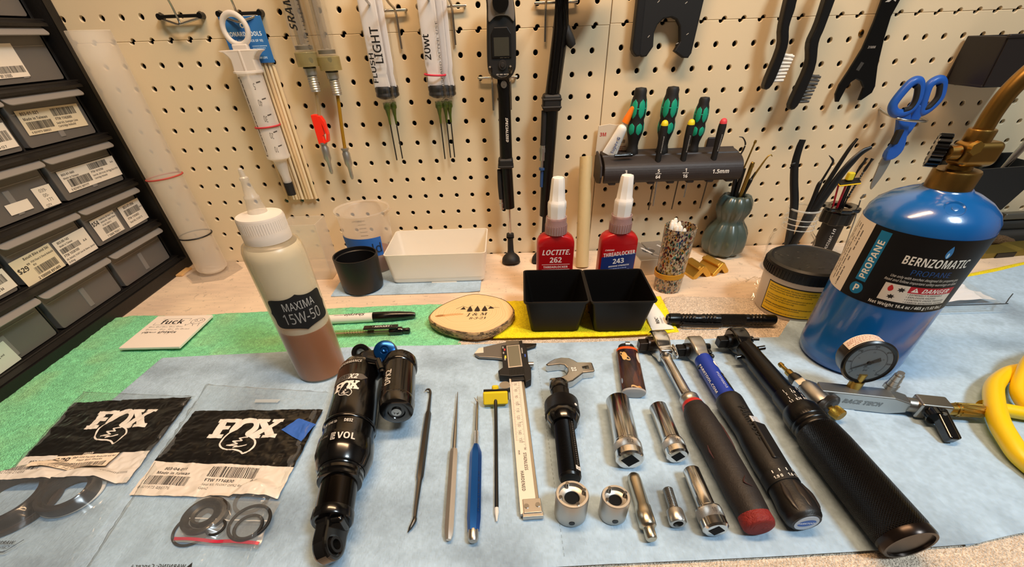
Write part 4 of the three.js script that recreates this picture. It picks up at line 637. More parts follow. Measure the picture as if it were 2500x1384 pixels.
// glass jar with black tools
{
  const t = thing('glass_jar', 'clear glass jar with a threaded neck holding black tyre levers', 'jar', [440, 0, 97]);
  part(t, 'glass', la([[0, 0], [29, 0], [31, 3], [31, 46], [29, 54], [22.5, 60], [21, 64], [21.8, 66], [21, 68], [21, 71], [21.8, 73], [21, 75], [21, 78], [21.8, 80], [21, 82], [20.6, 90], [21.4, 92], [20, 93], [18.8, 91], [18.8, 64], [21, 58], [27, 52], [29, 45], [29, 4], [0, 3]], 56), mat(0xffffff, 0.03, 0, { transmission: 1, ior: 1.3 }));
  part(t, 'thread_rings', [66, 73, 80].map((y) => T(new THREE.TorusGeometry(21.6, 0.7, 8, 50), 0, y, 0, PI / 2)), mat(0xf4f4f0, 0.08, 0, { transmission: 0.7 }));
  part(t, 'lip', T(new THREE.TorusGeometry(20.2, 1.3, 10, 50), 0, 92, 0, PI / 2), mat(0xf4f4f0, 0.08, 0, { transmission: 0.7 }));
  const lev = (name, label, rows, cat) => { const p = thing(name, label, cat, [0, 0, 0]); part(p, 'body', vt(rows, 12, 4, [0, 0, 1]), M.black); return p; };
  const lv = lev('tyre_lever', 'upright black flat lever with a small hook in the glass jar', [[400, 180, 95, 4.6, 1.2], [399.5, 170, 95, 5, 2], [402, 150, 95, 5.4, 2.6], [410, 128, 95, 5.6, 3], [424, 92, 97, 6, 3], [436, 40, 98, 6, 3]], 'lever');
  part(lv, 'hook', vt([[400, 152, 97, 1.6], [396.6, 151, 97, 1.6], [396.4, 146, 97, 1.2]], 8, 3), M.black);
  lev('black_probe', 'thin black probe with an angled tip in the glass jar', [[444, 160, 95, 0.5, 0.5], [452, 154, 95, 1.4, 1.4], [452.6, 148, 95, 1.3, 1.3], [449, 130, 95, 1.6, 1.6], [447, 122, 95, 3, 3], [446, 92, 97, 3, 3], [440, 20, 98, 3, 3]], 'probe');
  lev('tweezers', 'long black tweezers leaning right in the glass jar', [[473, 179, 94, 1.6, 2], [468, 166, 94, 2.2, 3], [461, 140, 95, 2.8, 3.4], [452, 104, 97, 3.2, 3.6], [438, 30, 100, 3.2, 3.6]], 'tweezers');
  lev('tyre_lever', 'black lever with a curved tip, lowest to the right, in the glass jar', [[497, 168, 94, 2.4, 2], [487, 162, 94, 4, 2.4], [477, 148, 95, 5.4, 3], [468, 128, 96, 6, 3], [454, 90, 100, 6, 3], [440, 34, 102, 5.6, 3]], 'lever');
}
// black holder with swab sticks
{
  const t = thing('stick_holder', 'black ribbed plastic holder with white lettering behind the tub', 'holder', [521, 0, 60]);
  part(t, 'sleeve', la([[0, 0], [15, 0], [15, 62], [12.5, 62], [12.5, 4], [0, 4]], 36), M.matte);
  part(t, 'collar', ex([...ngon(22, 40)].map(([x, y], i) => [x * (i % 8 < 4 ? 1.0 : 0.86), y * (i % 8 < 4 ? 1.0 : 0.86)]), 18, 1.5, [circle(0, 0, 12.5)]).rotateX(-PI / 2).translate(0, 57, 0), M.black);
  part(t, 'top_flange', ex([...ngon(26, 48)].map(([x, y], i) => [x * (i % 8 < 5 ? 1.0 : 0.84), y * (i % 8 < 5 ? 1.0 : 0.84)]), 5, 1, [circle(0, 0, 13.5)]).rotateX(-PI / 2).translate(0, 77, 0), M.gloss);
  part(t, 'lettering', wrap(15.15, 40, -0.62, 0.9).translate(0, 34, 0), print(80, 240, (x) => { x.save(); x.translate(56, 8); x.rotate(PI / 2); text(x, 'DT', 0, 0, 46, '#e8e2da', 'italic bold sans-serif'); text(x, 'SWISS', 66, 0, 46, '#e8e2da', 'sans-serif'); x.restore(); }, { clear: true }));
  const st = (name, label, rows, m, tip) => { const p = thing(name, label, 'stick', [0, 0, 0]); part(p, 'stem', vt(rows, 10, 0), m); if (tip) tip(p); return p; };
  const redS = mat(0xa01626, 0.45);
  st('swab_stick', 'red stemmed foam pad stick, left of two, in the black holder', [[501, 120, 58, 1.3], [512, 60, 60, 1.3]], redS, (p) => part(p, 'foam_pad', T(rb(8, 12, 6, 2), 499, 124, 58), M.yellow));
  st('swab_stick', 'red stemmed stick with a black and yellow pad in the black holder', [[511, 116, 62, 1.6], [516, 60, 60, 1.6]], redS, (p) => { part(p, 'pad', T(rb(29, 3, 11, 1), 513, 117, 62, 0.3, 0, 0.1), M.black); part(p, 'yellow_edge', T(rb(29.6, 1.6, 12, 0.6), 513, 115.4, 62.4, 0.3, 0, 0.1), M.yellow); part(p, 'foam_nub', T(rb(9, 11, 8, 2), 512, 124, 61), mat(0xd9c322, 0.7)); });
  st('pipe_brush', 'slim black stick with a knob tip, left of the right pair, in the black holder', [[526, 147, 58, 2.4], [525, 143, 58, 1.6], [523, 136, 58, 2.2], [520, 120, 58, 1.5], [523, 60, 60, 1.5]], M.black);
  st('pipe_brush', 'slim black ridged stick with a knob tip, rightmost in the black holder', [[535, 146, 58, 2.4], [534, 142, 58, 1.6], [532, 134, 58, 2], ...Array.from({ length: 24 }, (_, i) => [531 - i * 0.25, 130 - i * 1.6, 58.4, i % 2 ? 1 : 1.8]), [525, 60, 60, 1.4]], M.black);
  st('swab_stick', 'black stemmed stick in the middle of the black holder', [[517, 120, 60, 1.8], [519, 60, 60, 1.8]], M.black);
  st('wire_pin', 'thin steel wire with a twisted loop leaning outside the black holder', [[548, 98, 62, 0.8], [545, 97, 62, 1.6], [543.4, 93, 62, 1.8], [544, 90, 62, 0.9], [549, 60, 64, 0.9], [553, 20, 66, 0.9], [554, 1, 68, 0.9]], M.steel);
}
// tall measuring tube with hexagon foot
{
  const t = thing('measuring_cylinder', 'tall frosted plastic measuring cylinder on a clear hexagonal foot', 'measuring cylinder', [-499, 0, 44]);
  part(t, 'foot', ex(ngon(46, 6, 0.26), 5, 1).rotateX(-PI / 2), mat(0xffffff, 0.08, 0, { transmission: 0.96 }));
  part(t, 'tube', la([[0, 8], [22, 8], [23, 10], [23, 313], [22.4, 313.6]], 48), mat(0xfcf7ef, 0.46, 0, { transmission: 0.76, ior: 1.4 }));
  part(t, 'spigot', la([[0, 4], [17, 4], [16, 8], [0, 8]], 30), M.frost);
  const ring = (y, m, k) => part(t, 'rubber_band', tb(circle(0, 0, 23.9, 24).map(([x, z]) => [x, y + k * x, z]), 1.1, 8, true, 70), m);
  ring(150, mat(0xb8463c, 0.6), 0.08); ring(64, M.black, 0.02);
}
// squat translucent box behind the bottle
{
  const t = thing('plastic_box', 'clear upright plastic box standing behind the squeeze bottle', 'box', [-309, 0, 66]);
  const m = mat(0xfcf8f0, 0.32, 0, { transmission: 0.8 });
  part(t, 'shell', [T(rb(52, 88, 1.6, 0.6), 0, 44, 20), T(rb(52, 88, 1.6, 0.6), 0, 44, -20), T(rb(1.6, 88, 42, 0.6), -26, 44, 0), T(rb(1.6, 88, 42, 0.6), 26, 44, 0), T(rb(52, 2, 42, 0.8), 0, 1.2, 0)], m);
}
// beaker, black cup, tray
{
  const t = thing('beaker', 'translucent beaker with amber fluid and a strip of blue tape', 'beaker', [-222, 1.4, 42]);
  part(t, 'wall', [la([[0, 0], [33, 0], [34.5, 2], [40, 90], [42.6, 93], [42.4, 95], [39.6, 93.4]], 60)], mat(0xfdf8f0, 0.35, 0, { transmission: 0.8, ior: 1.3 }));
  part(t, 'spout', vt([[36, 84, 8, 6, 1], [41, 90, 9, 8, 1.2], [47, 95, 11, 6, 1]], 14, 3), mat(0xf2e8da, 0.35, 0, { transmission: 0.8 }));
  part(t, 'fluid', la([[0, 2.2], [32.8, 2.4], [34.4, 26], [0, 26]], 48), mat(0xa4512c, 0.2, 0, { transmission: 0.5 }));
  part(t, 'tape', new THREE.CylinderGeometry(38.8, 36.7, 30, 40, 1, true, -1.15, 1.95).translate(0, 45, 0), mat(0x2d6cc0, 0.65));
  part(t, 'handwriting', wrap(38.6, 22, 0.55, 0.5).translate(0, 44, 0), print(90, 110, (x) => text(x, 'ld', 6, 92, 96, '#16233a', 'sans-serif'), { clear: true }));
  part(t, 'scale_print', wrap(38.5, 30, 0.1, 0.8).translate(0, 76, 0), print(140, 120, (x) => { x.fillStyle = 'rgba(60,50,40,.5)'; for (let i = 0; i < 5; i++) x.fillRect(60, 14 + i * 22, 50, 4); text(x, 'APPROX', 20, 24, 18, 'rgba(60,50,40,.6)'); }, { clear: true }));
}
{
  const t = thing('black_cup', 'empty matte black plastic cup on the small blue paper', 'cup', [-222, 1.6, 121]);
  part(t, 'cup', la([[0, 0], [27, 0], [30, 2.4], [31, 8], [32.3, 52], [32, 53], [30.2, 53], [29.8, 48], [28.6, 47], [28.4, 6], [0, 5]], 64), mat(0x0f0d0d, 0.42));
}
{
  const t = thing('open_tray', 'cream translucent rectangular plastic tray standing under the pegboard', 'tray', [-105, 1.6, 68]);
  const m = mat(0xfffaf0, 0.5, 0, { transmission: 0.45 });
  // tapering tray: rounded outlines stacked from the foot to the rim and back down the inside
  const ringAt = (w, d, r, y) => rrect(-w, -d, w, d, r, 5).map(([x, z]) => [x, y, z]);
  const stack = (rings) => { const n = rings[0].length, pos = rings.flat(2), idx = []; for (let i = 0; i < rings.length - 1; i++) for (let k = 0; k < n; k++) { const a = i * n + k, b = i * n + (k + 1) % n; idx.push(a, a + n, b, b, a + n, b + n); } for (const e of [0, rings.length - 1]) for (let k = 1; k < n - 1; k++) e ? idx.push(e * n, e * n + k, e * n + k + 1) : idx.push(0, k + 1, k); const g = new THREE.BufferGeometry(); g.setAttribute('position', new THREE.Float32BufferAttribute(pos, 3)); g.setAttribute('uv', new THREE.Float32BufferAttribute(pos.flatMap((v, i) => i % 3 === 1 ? [] : [v]), 2)); g.setIndex(idx); return toCreasedNormals(g, 0.6); };
  part(t, 'shell', stack([ringAt(69, 43, 7, 0), ringAt(71, 45, 8, 1.5), ringAt(72.4, 46.5, 8, 9), ringAt(73, 47, 8, 9.2), ringAt(76.5, 51, 6, 47), ringAt(77.2, 51.6, 6, 48.4), ringAt(75.4, 49.8, 5, 48.4), ringAt(71.6, 45.6, 6, 3), ringAt(68, 42, 6, 2.6)]), m);
  part(t, 'feet', [T(rb(40, 2, 3, 0.8), 8, 0, 45), T(rb(40, 2, 3, 0.8), 8, 0, -44)], m);
  part(t, 'stain', T(lay(2.4, 5), 12, 3.0, 12), mat(0xcf7d66, 0.8));
  // two black bins use the same stacking
  const bin = thing('parts_bin', 'left of two open black plastic bins on the yellow cloth', 'bin', [64, 6.4, 234]); bin.rotation.y = -0.03;
  const bm = mat(0x070606, 0.42, 0, { specularIntensity: 0.6 });
  part(bin, 'shell', stack([ringAt(29, 37, 5, 0), ringAt(30.5, 38.5, 6, 1.5), ringAt(37.6, 43, 5, 43.6), ringAt(39.4, 44.8, 5, 43.8), ringAt(39.8, 45.2, 5, 46), ringAt(37.6, 43, 4, 46), ringAt(37, 42.4, 4, 43.6), ringAt(29.4, 37.4, 5, 2), ringAt(28, 36, 5, 1.8)]), bm);
  part(bin, 'rib', [T(rb(1.6, 2.4, 60, 0.6), -4, 3, 4, 0, 1.2, 0)], bm);
  const b2 = dup(bin, [143.5, 6.4, 238], 'right of two open black plastic bins, beside the white tube of grease', -0.02);
}
// grease tube with black lettering
{
  const t = thing('grease_sachet', 'small white tube of seal grease beside the right black bin', 'grease tube', [196, 7, 243]); t.rotation.y = 0.04;
  part(t, 'tube', vt([[-2, 5, -34, 7, 6], [-1, 5, -22, 9, 6], [0, 3.6, 0, 11.4, 4.4], [1, 1.8, 22, 13, 1.8], [1.6, 1.2, 31, 14, 0.8]], 20, 3), mat(0xf0eae0, 0.35));
  part(t, 'crimp', T(rb(28, 1.2, 7, 0.4), 1.6, 1.2, 30), mat(0xf4efe6, 0.3));
  part(t, 'lettering', T(lay(15, 34), 1, 6.2, 8, 0.11, 0, 0), print(96, 220, (x) => { x.save(); x.translate(46, 214); x.rotate(-PI / 2); text(x, 'ROCKSHOX', 0, 0, 38, '#2c2a26', 'bold sans-serif', 'left', 200); text(x, 'DYNAMIC SEAL GREASE', 0, 30, 18, '#3a3732', 'sans-serif', 'left', 200); x.restore(); }, { clear: true }));
}
// ---------- squeeze bottle, pens, wood slice, flashlight, note pad ----------
{
  const t = thing('squeeze_bottle', 'tall frosted squeeze bottle half full of brown oil with a chalkboard label', 'bottle', [-213, 7.4, 337]);
  const shell = mat(0xf6eedb, 0.34, 0, { transmission: 0.92, ior: 1.45 });
  part(t, 'body', la([[0, 0], [24, 0], [26, 2], [26.5, 30], [26.9, 138], [26.4, 145], [24.4, 150], [20.4, 152.2], [18.6, 152.6], [18.6, 158]], 64), shell);
  part(t, 'oil', la([[0, 1.4], [23.6, 1.6], [25.4, 3], [25.6, 63], [0, 63]], 56), mat(0xaa5c08, 0.45)); part(t, 'upper_lining', la([[25.4, 63], [25.8, 138], [25.2, 144], [23, 149]], 56), mat(0xfcfaf6, 0.6, 0, { transmission: 0.3 }));
  part(t, 'cap', [la([[18.6, 152.6], [20.4, 153], [20.4, 160], [20, 161], [20, 172.6], [19.2, 174.4], [10.4, 175.6], [8, 176.6], [0, 176.6]], 60), ...Array.from({ length: 60 }, (_, i) => T(new THREE.BoxGeometry(0.5, 9, 0.4), Math.sin(i / 60 * 2 * PI) * 20, 167, Math.cos(i / 60 * 2 * PI) * 20, 0, i / 60 * 2 * PI, 0))], M.milky);
  part(t, 'nozzle', la([[8.4, 175.6], [7.8, 178], [6, 187], [6.4, 188], [6.2, 189.6], [5, 191], [3.3, 201.6], [3.7, 202.6], [3.5, 204.4], [2.3, 205.4], [1.8, 211], [1, 211.6], [1, 204]], 32), mat(0xfbf8f2, 0.3, 0, { transmission: 0.8 }));
  const lab = print(512, 256, (x, w, h) => {
    x.clearRect(0, 0, w, h); x.fillStyle = '#0e0d0d'; x.beginPath(); x.moveTo(24, 66); x.bezierCurveTo(30, 14, 150, 62, 256, 18); x.bezierCurveTo(362, 62, 482, 14, 488, 66); x.bezierCurveTo(482, 100, 490, 112, 504, 128); x.bezierCurveTo(490, 144, 482, 156, 488, 190); x.bezierCurveTo(482, 242, 362, 194, 256, 238); x.bezierCurveTo(150, 194, 30, 242, 24, 190); x.bezierCurveTo(30, 156, 22, 144, 8, 128); x.bezierCurveTo(22, 112, 30, 100, 24, 66); x.fill();
    text(x, 'MAXIMA', 256, 108, 66, '#bdb8b0', 'sans-serif', 'center', 300); text(x, '15W-50', 254, 190, 90, '#a9a49c', 'sans-serif', 'center', 350);
  }, { clear: true, rough: 0.7 });
  part(t, 'label', wrap(27.1, 45, 0.6, 2.35).translate(0, 88, 0), lab);
}
{
  const t = thing('marker_pen', 'white permanent marker with a black cap lying beside the squeeze bottle', 'marker', [-258, 11, 233]); t.rotation.y = 0.05;
  const L = (p) => la(p, 28).rotateZ(-PI / 2);
  part(t, 'barrel', L([[0, 0], [5, 0.4], [6, 3], [6.2, 82], [0, 82]]), mat(0xeee2d6, 0.35));
  part(t, 'cap', L([[6.3, 79], [6.7, 80], [6.6, 96], [6, 115], [4.4, 131], [3, 135.5], [0, 136.4]]), M.gloss);
  part(t, 'lettering', T(lay(46, 8), 50, 6.3, 0.6), print(276, 48, (x, w, h) => { x.save(); x.translate(w, h); x.rotate(PI); text(x, 'Sharpie.', 20, 36, 42, '#1a1614', 'italic bold serif'); text(x, 'FINE POINT', 196, 28, 13, '#1a1614'); x.restore(); }, { clear: true }));
}
{
  const t = thing('ballpoint_pen', 'clear ballpoint pen with a black clip lettered in white beside the marker', 'pen', [-248, 9.5, 266]); t.rotation.y = 0.03;
  const L = (p) => la(p, 24).rotateZ(-PI / 2);
  part(t, 'barrel', L([[0, 0], [1.6, 1], [3.4, 12], [4.6, 22], [4.6, 104], [3.4, 104], [3.4, 14], [0, 12]]), M.clearTint);
  part(t, 'refill', L([[0, 0], [1, 0.5], [1.4, 10], [1.4, 100], [0, 100]]), mat(0xb9b3a5, 0.4));
  part(t, 'spring', tb(Array.from({ length: 60 }, (_, i) => [40 + i * 0.5, 2.3 * Math.cos(i * 0.9), 2.3 * Math.sin(i * 0.9)]), 0.35, 6, false, 240), M.steel);
  part(t, 'ink_gate', [L([[0, 70], [2.6, 70], [2.6, 78], [0, 78]])], M.black);
  part(t, 'collar', L([[4.7, 98], [5.4, 99], [5.4, 113], [4.6, 115], [0, 115]]), M.gloss);
  part(t, 'button', L([[0, 114], [3.2, 114], [3.4, 118], [3.6, 123], [2.6, 124.4], [0, 124.6]]), M.gloss);
  part(t, 'clip', [T(rb(44, 2.4, 8.4, 1.1), 88, 6.6, 0)], M.gloss);
  part(t, 'lettering', T(lay(34, 6), 90, 7.9, 0), print(204, 36, (x) => { text(x, '· AENART ·', 102, 28, 28, '#efe8de', 'bold serif', 'center'); }, { clear: true }));
}
{
  const o = [[-99, 245], [-90, 222], [-68, 200], [-46, 189], [-22, 195], [-2, 208], [8, 226], [10, 242], [2, 262], [-14, 279], [-30, 287], [-48, 286], [-72, 276], [-90, 262]].map(([x, z]) => [x + 46, z - 240]);
  const t = thing('wood_slice', 'live edge birch slice branded with mountains and a date', 'wood slice', [-46, 8.2, 240]);
  const grain = print(1024, 1024, (x, w, h) => {
    x.fillStyle = '#e8c894'; x.fillRect(0, 0, w, h);
    for (let i = 0; i < 60; i++) { x.strokeStyle = i % 3 ? 'rgba(160,108,52,.16)' : 'rgba(235,205,150,.25)'; x.lineWidth = 2 + hash(i, 1, 9) * 7; x.beginPath(); const a0 = 30 + i * 9; for (let k = 0; k <= 60; k++) { const a = k / 60 * 2 * PI; const r = a0 * (1 + 0.05 * Math.sin(3 * a + i * 0.1) + 0.02 * Math.sin(7 * a)); x.lineTo(430 + r * 1.1 * Math.cos(a), 500 + r * 0.95 * Math.sin(a)); } x.stroke(); }
    x.fillStyle = 'rgba(166,104,48,.75)'; x.beginPath(); x.ellipse(150, 560, 60, 26, -0.2, 0, 7); x.fill(); x.fillStyle = 'rgba(196,140,80,.6)'; x.beginPath(); x.moveTo(180, 540); x.quadraticCurveTo(300, 500, 430, 520); x.lineTo(420, 552); x.quadraticCurveTo(300, 560, 180, 590); x.fill(); x.strokeStyle = 'rgba(110,64,26,.7)'; x.lineWidth = 6; x.beginPath(); x.ellipse(150, 560, 34, 12, -0.2, 0, 7); x.stroke();
    x.fillStyle = '#2a1a10'; const tri = (a, b, c, d, e, f) => { x.beginPath(); x.moveTo(a, b); x.lineTo(c, d); x.lineTo(e, f); x.fill(); };
    x.strokeStyle = '#2a1a10'; x.lineWidth = 6; x.beginPath(); x.moveTo(330, 400); x.lineTo(410, 330); x.lineTo(470, 380); x.lineTo(530, 320); x.moveTo(700, 330); x.lineTo(790, 390); x.lineTo(860, 400); x.stroke(); tri(380, 420, 420, 345, 450, 420); tri(720, 420, 750, 350, 800, 420);
    for (const q of [500, 590, 680]) { tri(q - 34, 440, q, 330, q + 34, 440); tri(q - 40, 470, q, 380, q + 40, 470); x.fillRect(q - 26, 430, 52, 50); }
    text(x, 'J & M', 590, 580, 90, '#2a1a10', 'italic bold serif', 'center'); text(x, '8-3-21', 600, 670, 72, '#2a1a10', 'italic bold serif', 'center');
  }, { rough: 0.62 });
  const g = ex(smooth(o, 5).slice(0, -1).map(([x, z]) => [x, -z]), 11, 0.8).rotateX(-PI / 2);
  part(t, 'disc', g, mat(0xd9b27e, 0.7));
  const top = new THREE.ShapeGeometry(shp(smooth(o.map(([x, z]) => [x * 0.975, z * 0.975]), 5).slice(0, -1).map(([x, z]) => [x, -z]))), u = top.attributes.uv, p = top.attributes.position;
  for (let i = 0; i < u.count; i++) u.setXY(i, (p.getX(i) + 56) / 112, (p.getY(i) + 52) / 104);
  part(t, 'branded_face', top.rotateX(-PI / 2).translate(0, 11.06, 0), grain);
  // bark: a rough strip wrapped round the edge
  const oo = smooth(o, 10).slice(0, -1), nb = oo.length, bp = [], bu = [], bi = [], lv = 7;
  for (let q = 0; q <= lv; q++) oo.forEach(([x, z], k) => { const r = 1.004 + (q === 0 || q === lv ? 0 : 0.012 + 0.02 * noise(k / nb, q / lv, 60, 4) + 0.012 * noise(k / nb, q / lv, 20, 5)); bp.push(x * r, -0.1 + 11.2 * q / lv, z * r); bu.push(k * 2, q * 2); });
  for (let q = 0; q < lv; q++) for (let k = 0; k < nb; k++) { const a = q * nb + k, b = q * nb + (k + 1) % nb; bi.push(a, a + nb, b, b, a + nb, b + nb); }
  const bg = new THREE.BufferGeometry(); bg.setAttribute('position', new THREE.Float32BufferAttribute(bp, 3)); bg.setAttribute('uv', new THREE.Float32BufferAttribute(bu, 2)); bg.setIndex(bi); bg.computeVertexNormals();
  part(t, 'bark', bg, mat(0xffffff, 0.9, 0, { map: dataTex(128, (u, v) => { const a = noise(u, v * 4, 24, 3), b = noise(u, v, 9, 4); return a * 0.6 + b * 0.5 > 0.55 ? [0.72 * (0.8 + 0.3 * a), 0.58 * (0.8 + 0.3 * a), 0.4] : [0.36, 0.29, 0.2]; }, true, 60) }));
}
{
  const t = thing('flashlight', 'slim black pen flashlight with a clip lying in front of the grease tub', 'flashlight', [208, 14.2, 262]); t.rotation.y = -0.07;
  const L = (p) => la(p, 32).rotateZ(-PI / 2), ribs = (a, n, s, r) => Array.from({ length: n }, (_, i) => [[r, a + i * s], [r * 0.9, a + (i + 0.35) * s], [r * 0.9, a + (i + 0.65) * s], [r, a + (i + 1) * s]]).flat();
  part(t, 'body', L([[0, 0], [5.6, 0], [7.4, 1.4], [7.6, 14], ...ribs(15, 4, 4.2, 7.2), [6.4, 36], [6.4, 42], [7.2, 44], ...ribs(45, 3, 4, 7.2), [6.8, 60], [6.8, 98], ...ribs(100, 4, 4.4, 7), [6.4, 120], [6.4, 131], [5.4, 133], [0, 133]]), M.anod);
  part(t, 'knurled_grip', L([[6.85, 64], [6.95, 65], [6.95, 94], [6.85, 95]]), M.knurl);
  part(t, 'lens_ring', T(new THREE.TorusGeometry(5.6, 1, 10, 30), -0.2, 0, 0, 0, PI / 2, 0), M.gloss);
  part(t, 'clip', vt([[18, 1, 8.6, 1.6, 3], [20, -2, 9.6, 1.2, 3.2], [60, -3.4, 9.6, 1, 3], [66, -3.6, 8.4, 1, 3]], 10, 3), M.black);
}
{
  const t = thing('note_pad', 'square white note pad with printed jokes and doodles on the green towel', 'note pad', [-447, 8.2, 248]); t.rotation.y = -0.012;
  part(t, 'sheets', rb(77, 3, 77, 0.5).translate(0, 1.5, 0), M.paper);
  part(t, 'top_sheet', lay(76.6, 76.6).translate(0, 3.08, 0), print(640, 640, (x, w, h) => {
    x.fillStyle = '#ecdfd1'; x.fillRect(0, 0, w, h); x.fillStyle = '#2c2825'; x.strokeStyle = '#3a3531'; x.lineWidth = 4;
    x.beginPath(); x.moveTo(70, 150); x.lineTo(70, 198); x.lineTo(340, 198); x.moveTo(110, 70); x.lineTo(440, 70); x.lineTo(440, 118); x.stroke();
    text(x, 'fuck', 128, 178, 128, '#161412', 'bold sans-serif', 'left', 260);
    [['this', 60], ['off', 140], ['yes', 210], ['you', 290], ['that', 372]].forEach(([s, p]) => { x.strokeRect(p - 4, 228, 18, 18); text(x, s, p + 20, 248, 24, '#2c2825', 'italic sans-serif'); });
    [['what the', 60], ['me', 218], ['no', 312], ['it', 392], ['a duck', 450]].forEach(([s, p]) => { x.strokeRect(p - 4, 280, 18, 18); text(x, s, p + 20, 300, 24, '#2c2825', 'italic sans-serif'); });
    x.lineWidth = 5; x.beginPath(); for (let i = 0; i < 40; i++) x.lineTo(50 + i * 4 + 10 * (hash(i, 1, 2) - 0.5), 350 + 34 * (hash(i, 2, 2) - 0.5) * (i < 24 ? 1 : 0.3)); x.stroke(); x.beginPath(); for (let i = 0; i < 60; i++) x.lineTo(230 + i * 3.4, 350 + 50 * (hash(i, 3, 2) - 0.5)); x.stroke();
    x.beginPath(); x.ellipse(545, 130, 72, 60, -0.1, 0, 7); x.moveTo(520, 110); x.arc(516, 112, 14, 0, 7); x.moveTo(584, 116); x.arc(576, 112, 14, 0, 7); x.moveTo(500, 160); x.quadraticCurveTo(540, 136, 580, 152); x.moveTo(490, 170); x.lineTo(450, 220); x.lineTo(440, 190); x.moveTo(520, 190); x.lineTo(540, 232); x.moveTo(590, 180); x.lineTo(600, 240); x.stroke();
  }, { rough: 0.8 }));
}
// ---------- the two printed bags and the seals in them ----------
function foxLogo(x, s, col, bg) {
  x.save(); x.scale(s, s); x.fillStyle = col; x.strokeStyle = col; x.lineJoin = 'round';
  const poly = (p) => { x.beginPath(); p.forEach((q) => x.lineTo(q[0], q[1])); x.closePath(); x.fill(); };
  poly([[2, 4], [40, 4], [40, 20], [33, 20], [33, 13], [18, 13], [18, 21], [28, 21], [28, 30], [18, 30], [18, 41], [25, 41], [25, 50], [0, 50], [0, 41], [5, 41], [5, 13], [2, 13]]);
  poly([[68, 4], [90, 4], [90, 11], [86, 11], [93, 20], [99, 11], [95, 11], [95, 4], [114, 4], [114, 11], [110, 11], [100, 25], [111, 41], [116, 41], [116, 50], [92, 50], [92, 43], [96, 43], [91, 35], [86, 43], [89, 43], [89, 50], [68, 50], [68, 41], [73, 41], [83, 26], [72, 11], [68, 11]]);
  x.beginPath(); x.ellipse(54, 27, 23, 26, 0.12, 0, 7); x.fill();
  const tail = () => { x.beginPath(); x.moveTo(43, 30); x.bezierCurveTo(30, 42, 24, 60, 36, 70); x.bezierCurveTo(48, 80, 66, 70, 78, 84); x.bezierCurveTo(94, 74, 90, 54, 68, 47); x.bezierCurveTo(60, 44, 60, 38, 66, 28); x.bezierCurveTo(72, 14, 56, 8, 48, 20); x.closePath(); };
  x.lineWidth = 6; tail(); x.stroke(); x.fillStyle = bg; tail(); x.fill();
  x.lineWidth = 2.6; x.beginPath(); x.moveTo(70, 48); x.lineTo(56, 50); x.lineTo(63, 56); x.lineTo(48, 57); x.lineTo(58, 63); x.lineTo(42, 66); x.lineTo(60, 68); x.lineTo(56, 72); x.lineTo(76, 66); x.stroke(); x.restore();
}
const crinkle = (x, z, s) => 0.9 * Math.abs(noise(x / 300, z / 300, 17, s) - 0.5) + 0.7 * noise(x / 300, z / 300, 31, s + 1) + 0.8 * Math.abs(noise(x / 300, z / 300, 73, s + 2) - 0.5) + 0.5 * Math.pow(noise(x / 300, z / 300, 41, s + 7), 3);
function fillBag(t, q, hd, draw, bump, s, back) {
  const clearFilm = mat(0xfafcfc, 0.2, 0, { transmission: 0.95, ior: 1.5 });
  const hf = (x, z, u, v) => back + (Math.min(u, 1 - u) < 0.02 || v < 0.01 ? 0.5 : 1.0 + bump(x, z) + 1.7 * crinkle(x, z, s) + 4 * Math.pow(Math.max(0, 1 - Math.min(u, 1 - u) * 8), 2) * noise(x / 300, z / 300, 58, s + 5));
  part(t, 'film', film(q, 120, 170, hf), clearFilm);
  part(t, 'header', film(hd, 110, 90, (x, z) => back + 1.7 + bump(x, z) + 1.7 * crinkle(x, z, s)), print(1024, 860, draw, { rough: 0.3, more: { clearcoat: 0.7, clearcoatRoughness: 0.2 } }));
  return hf;
}
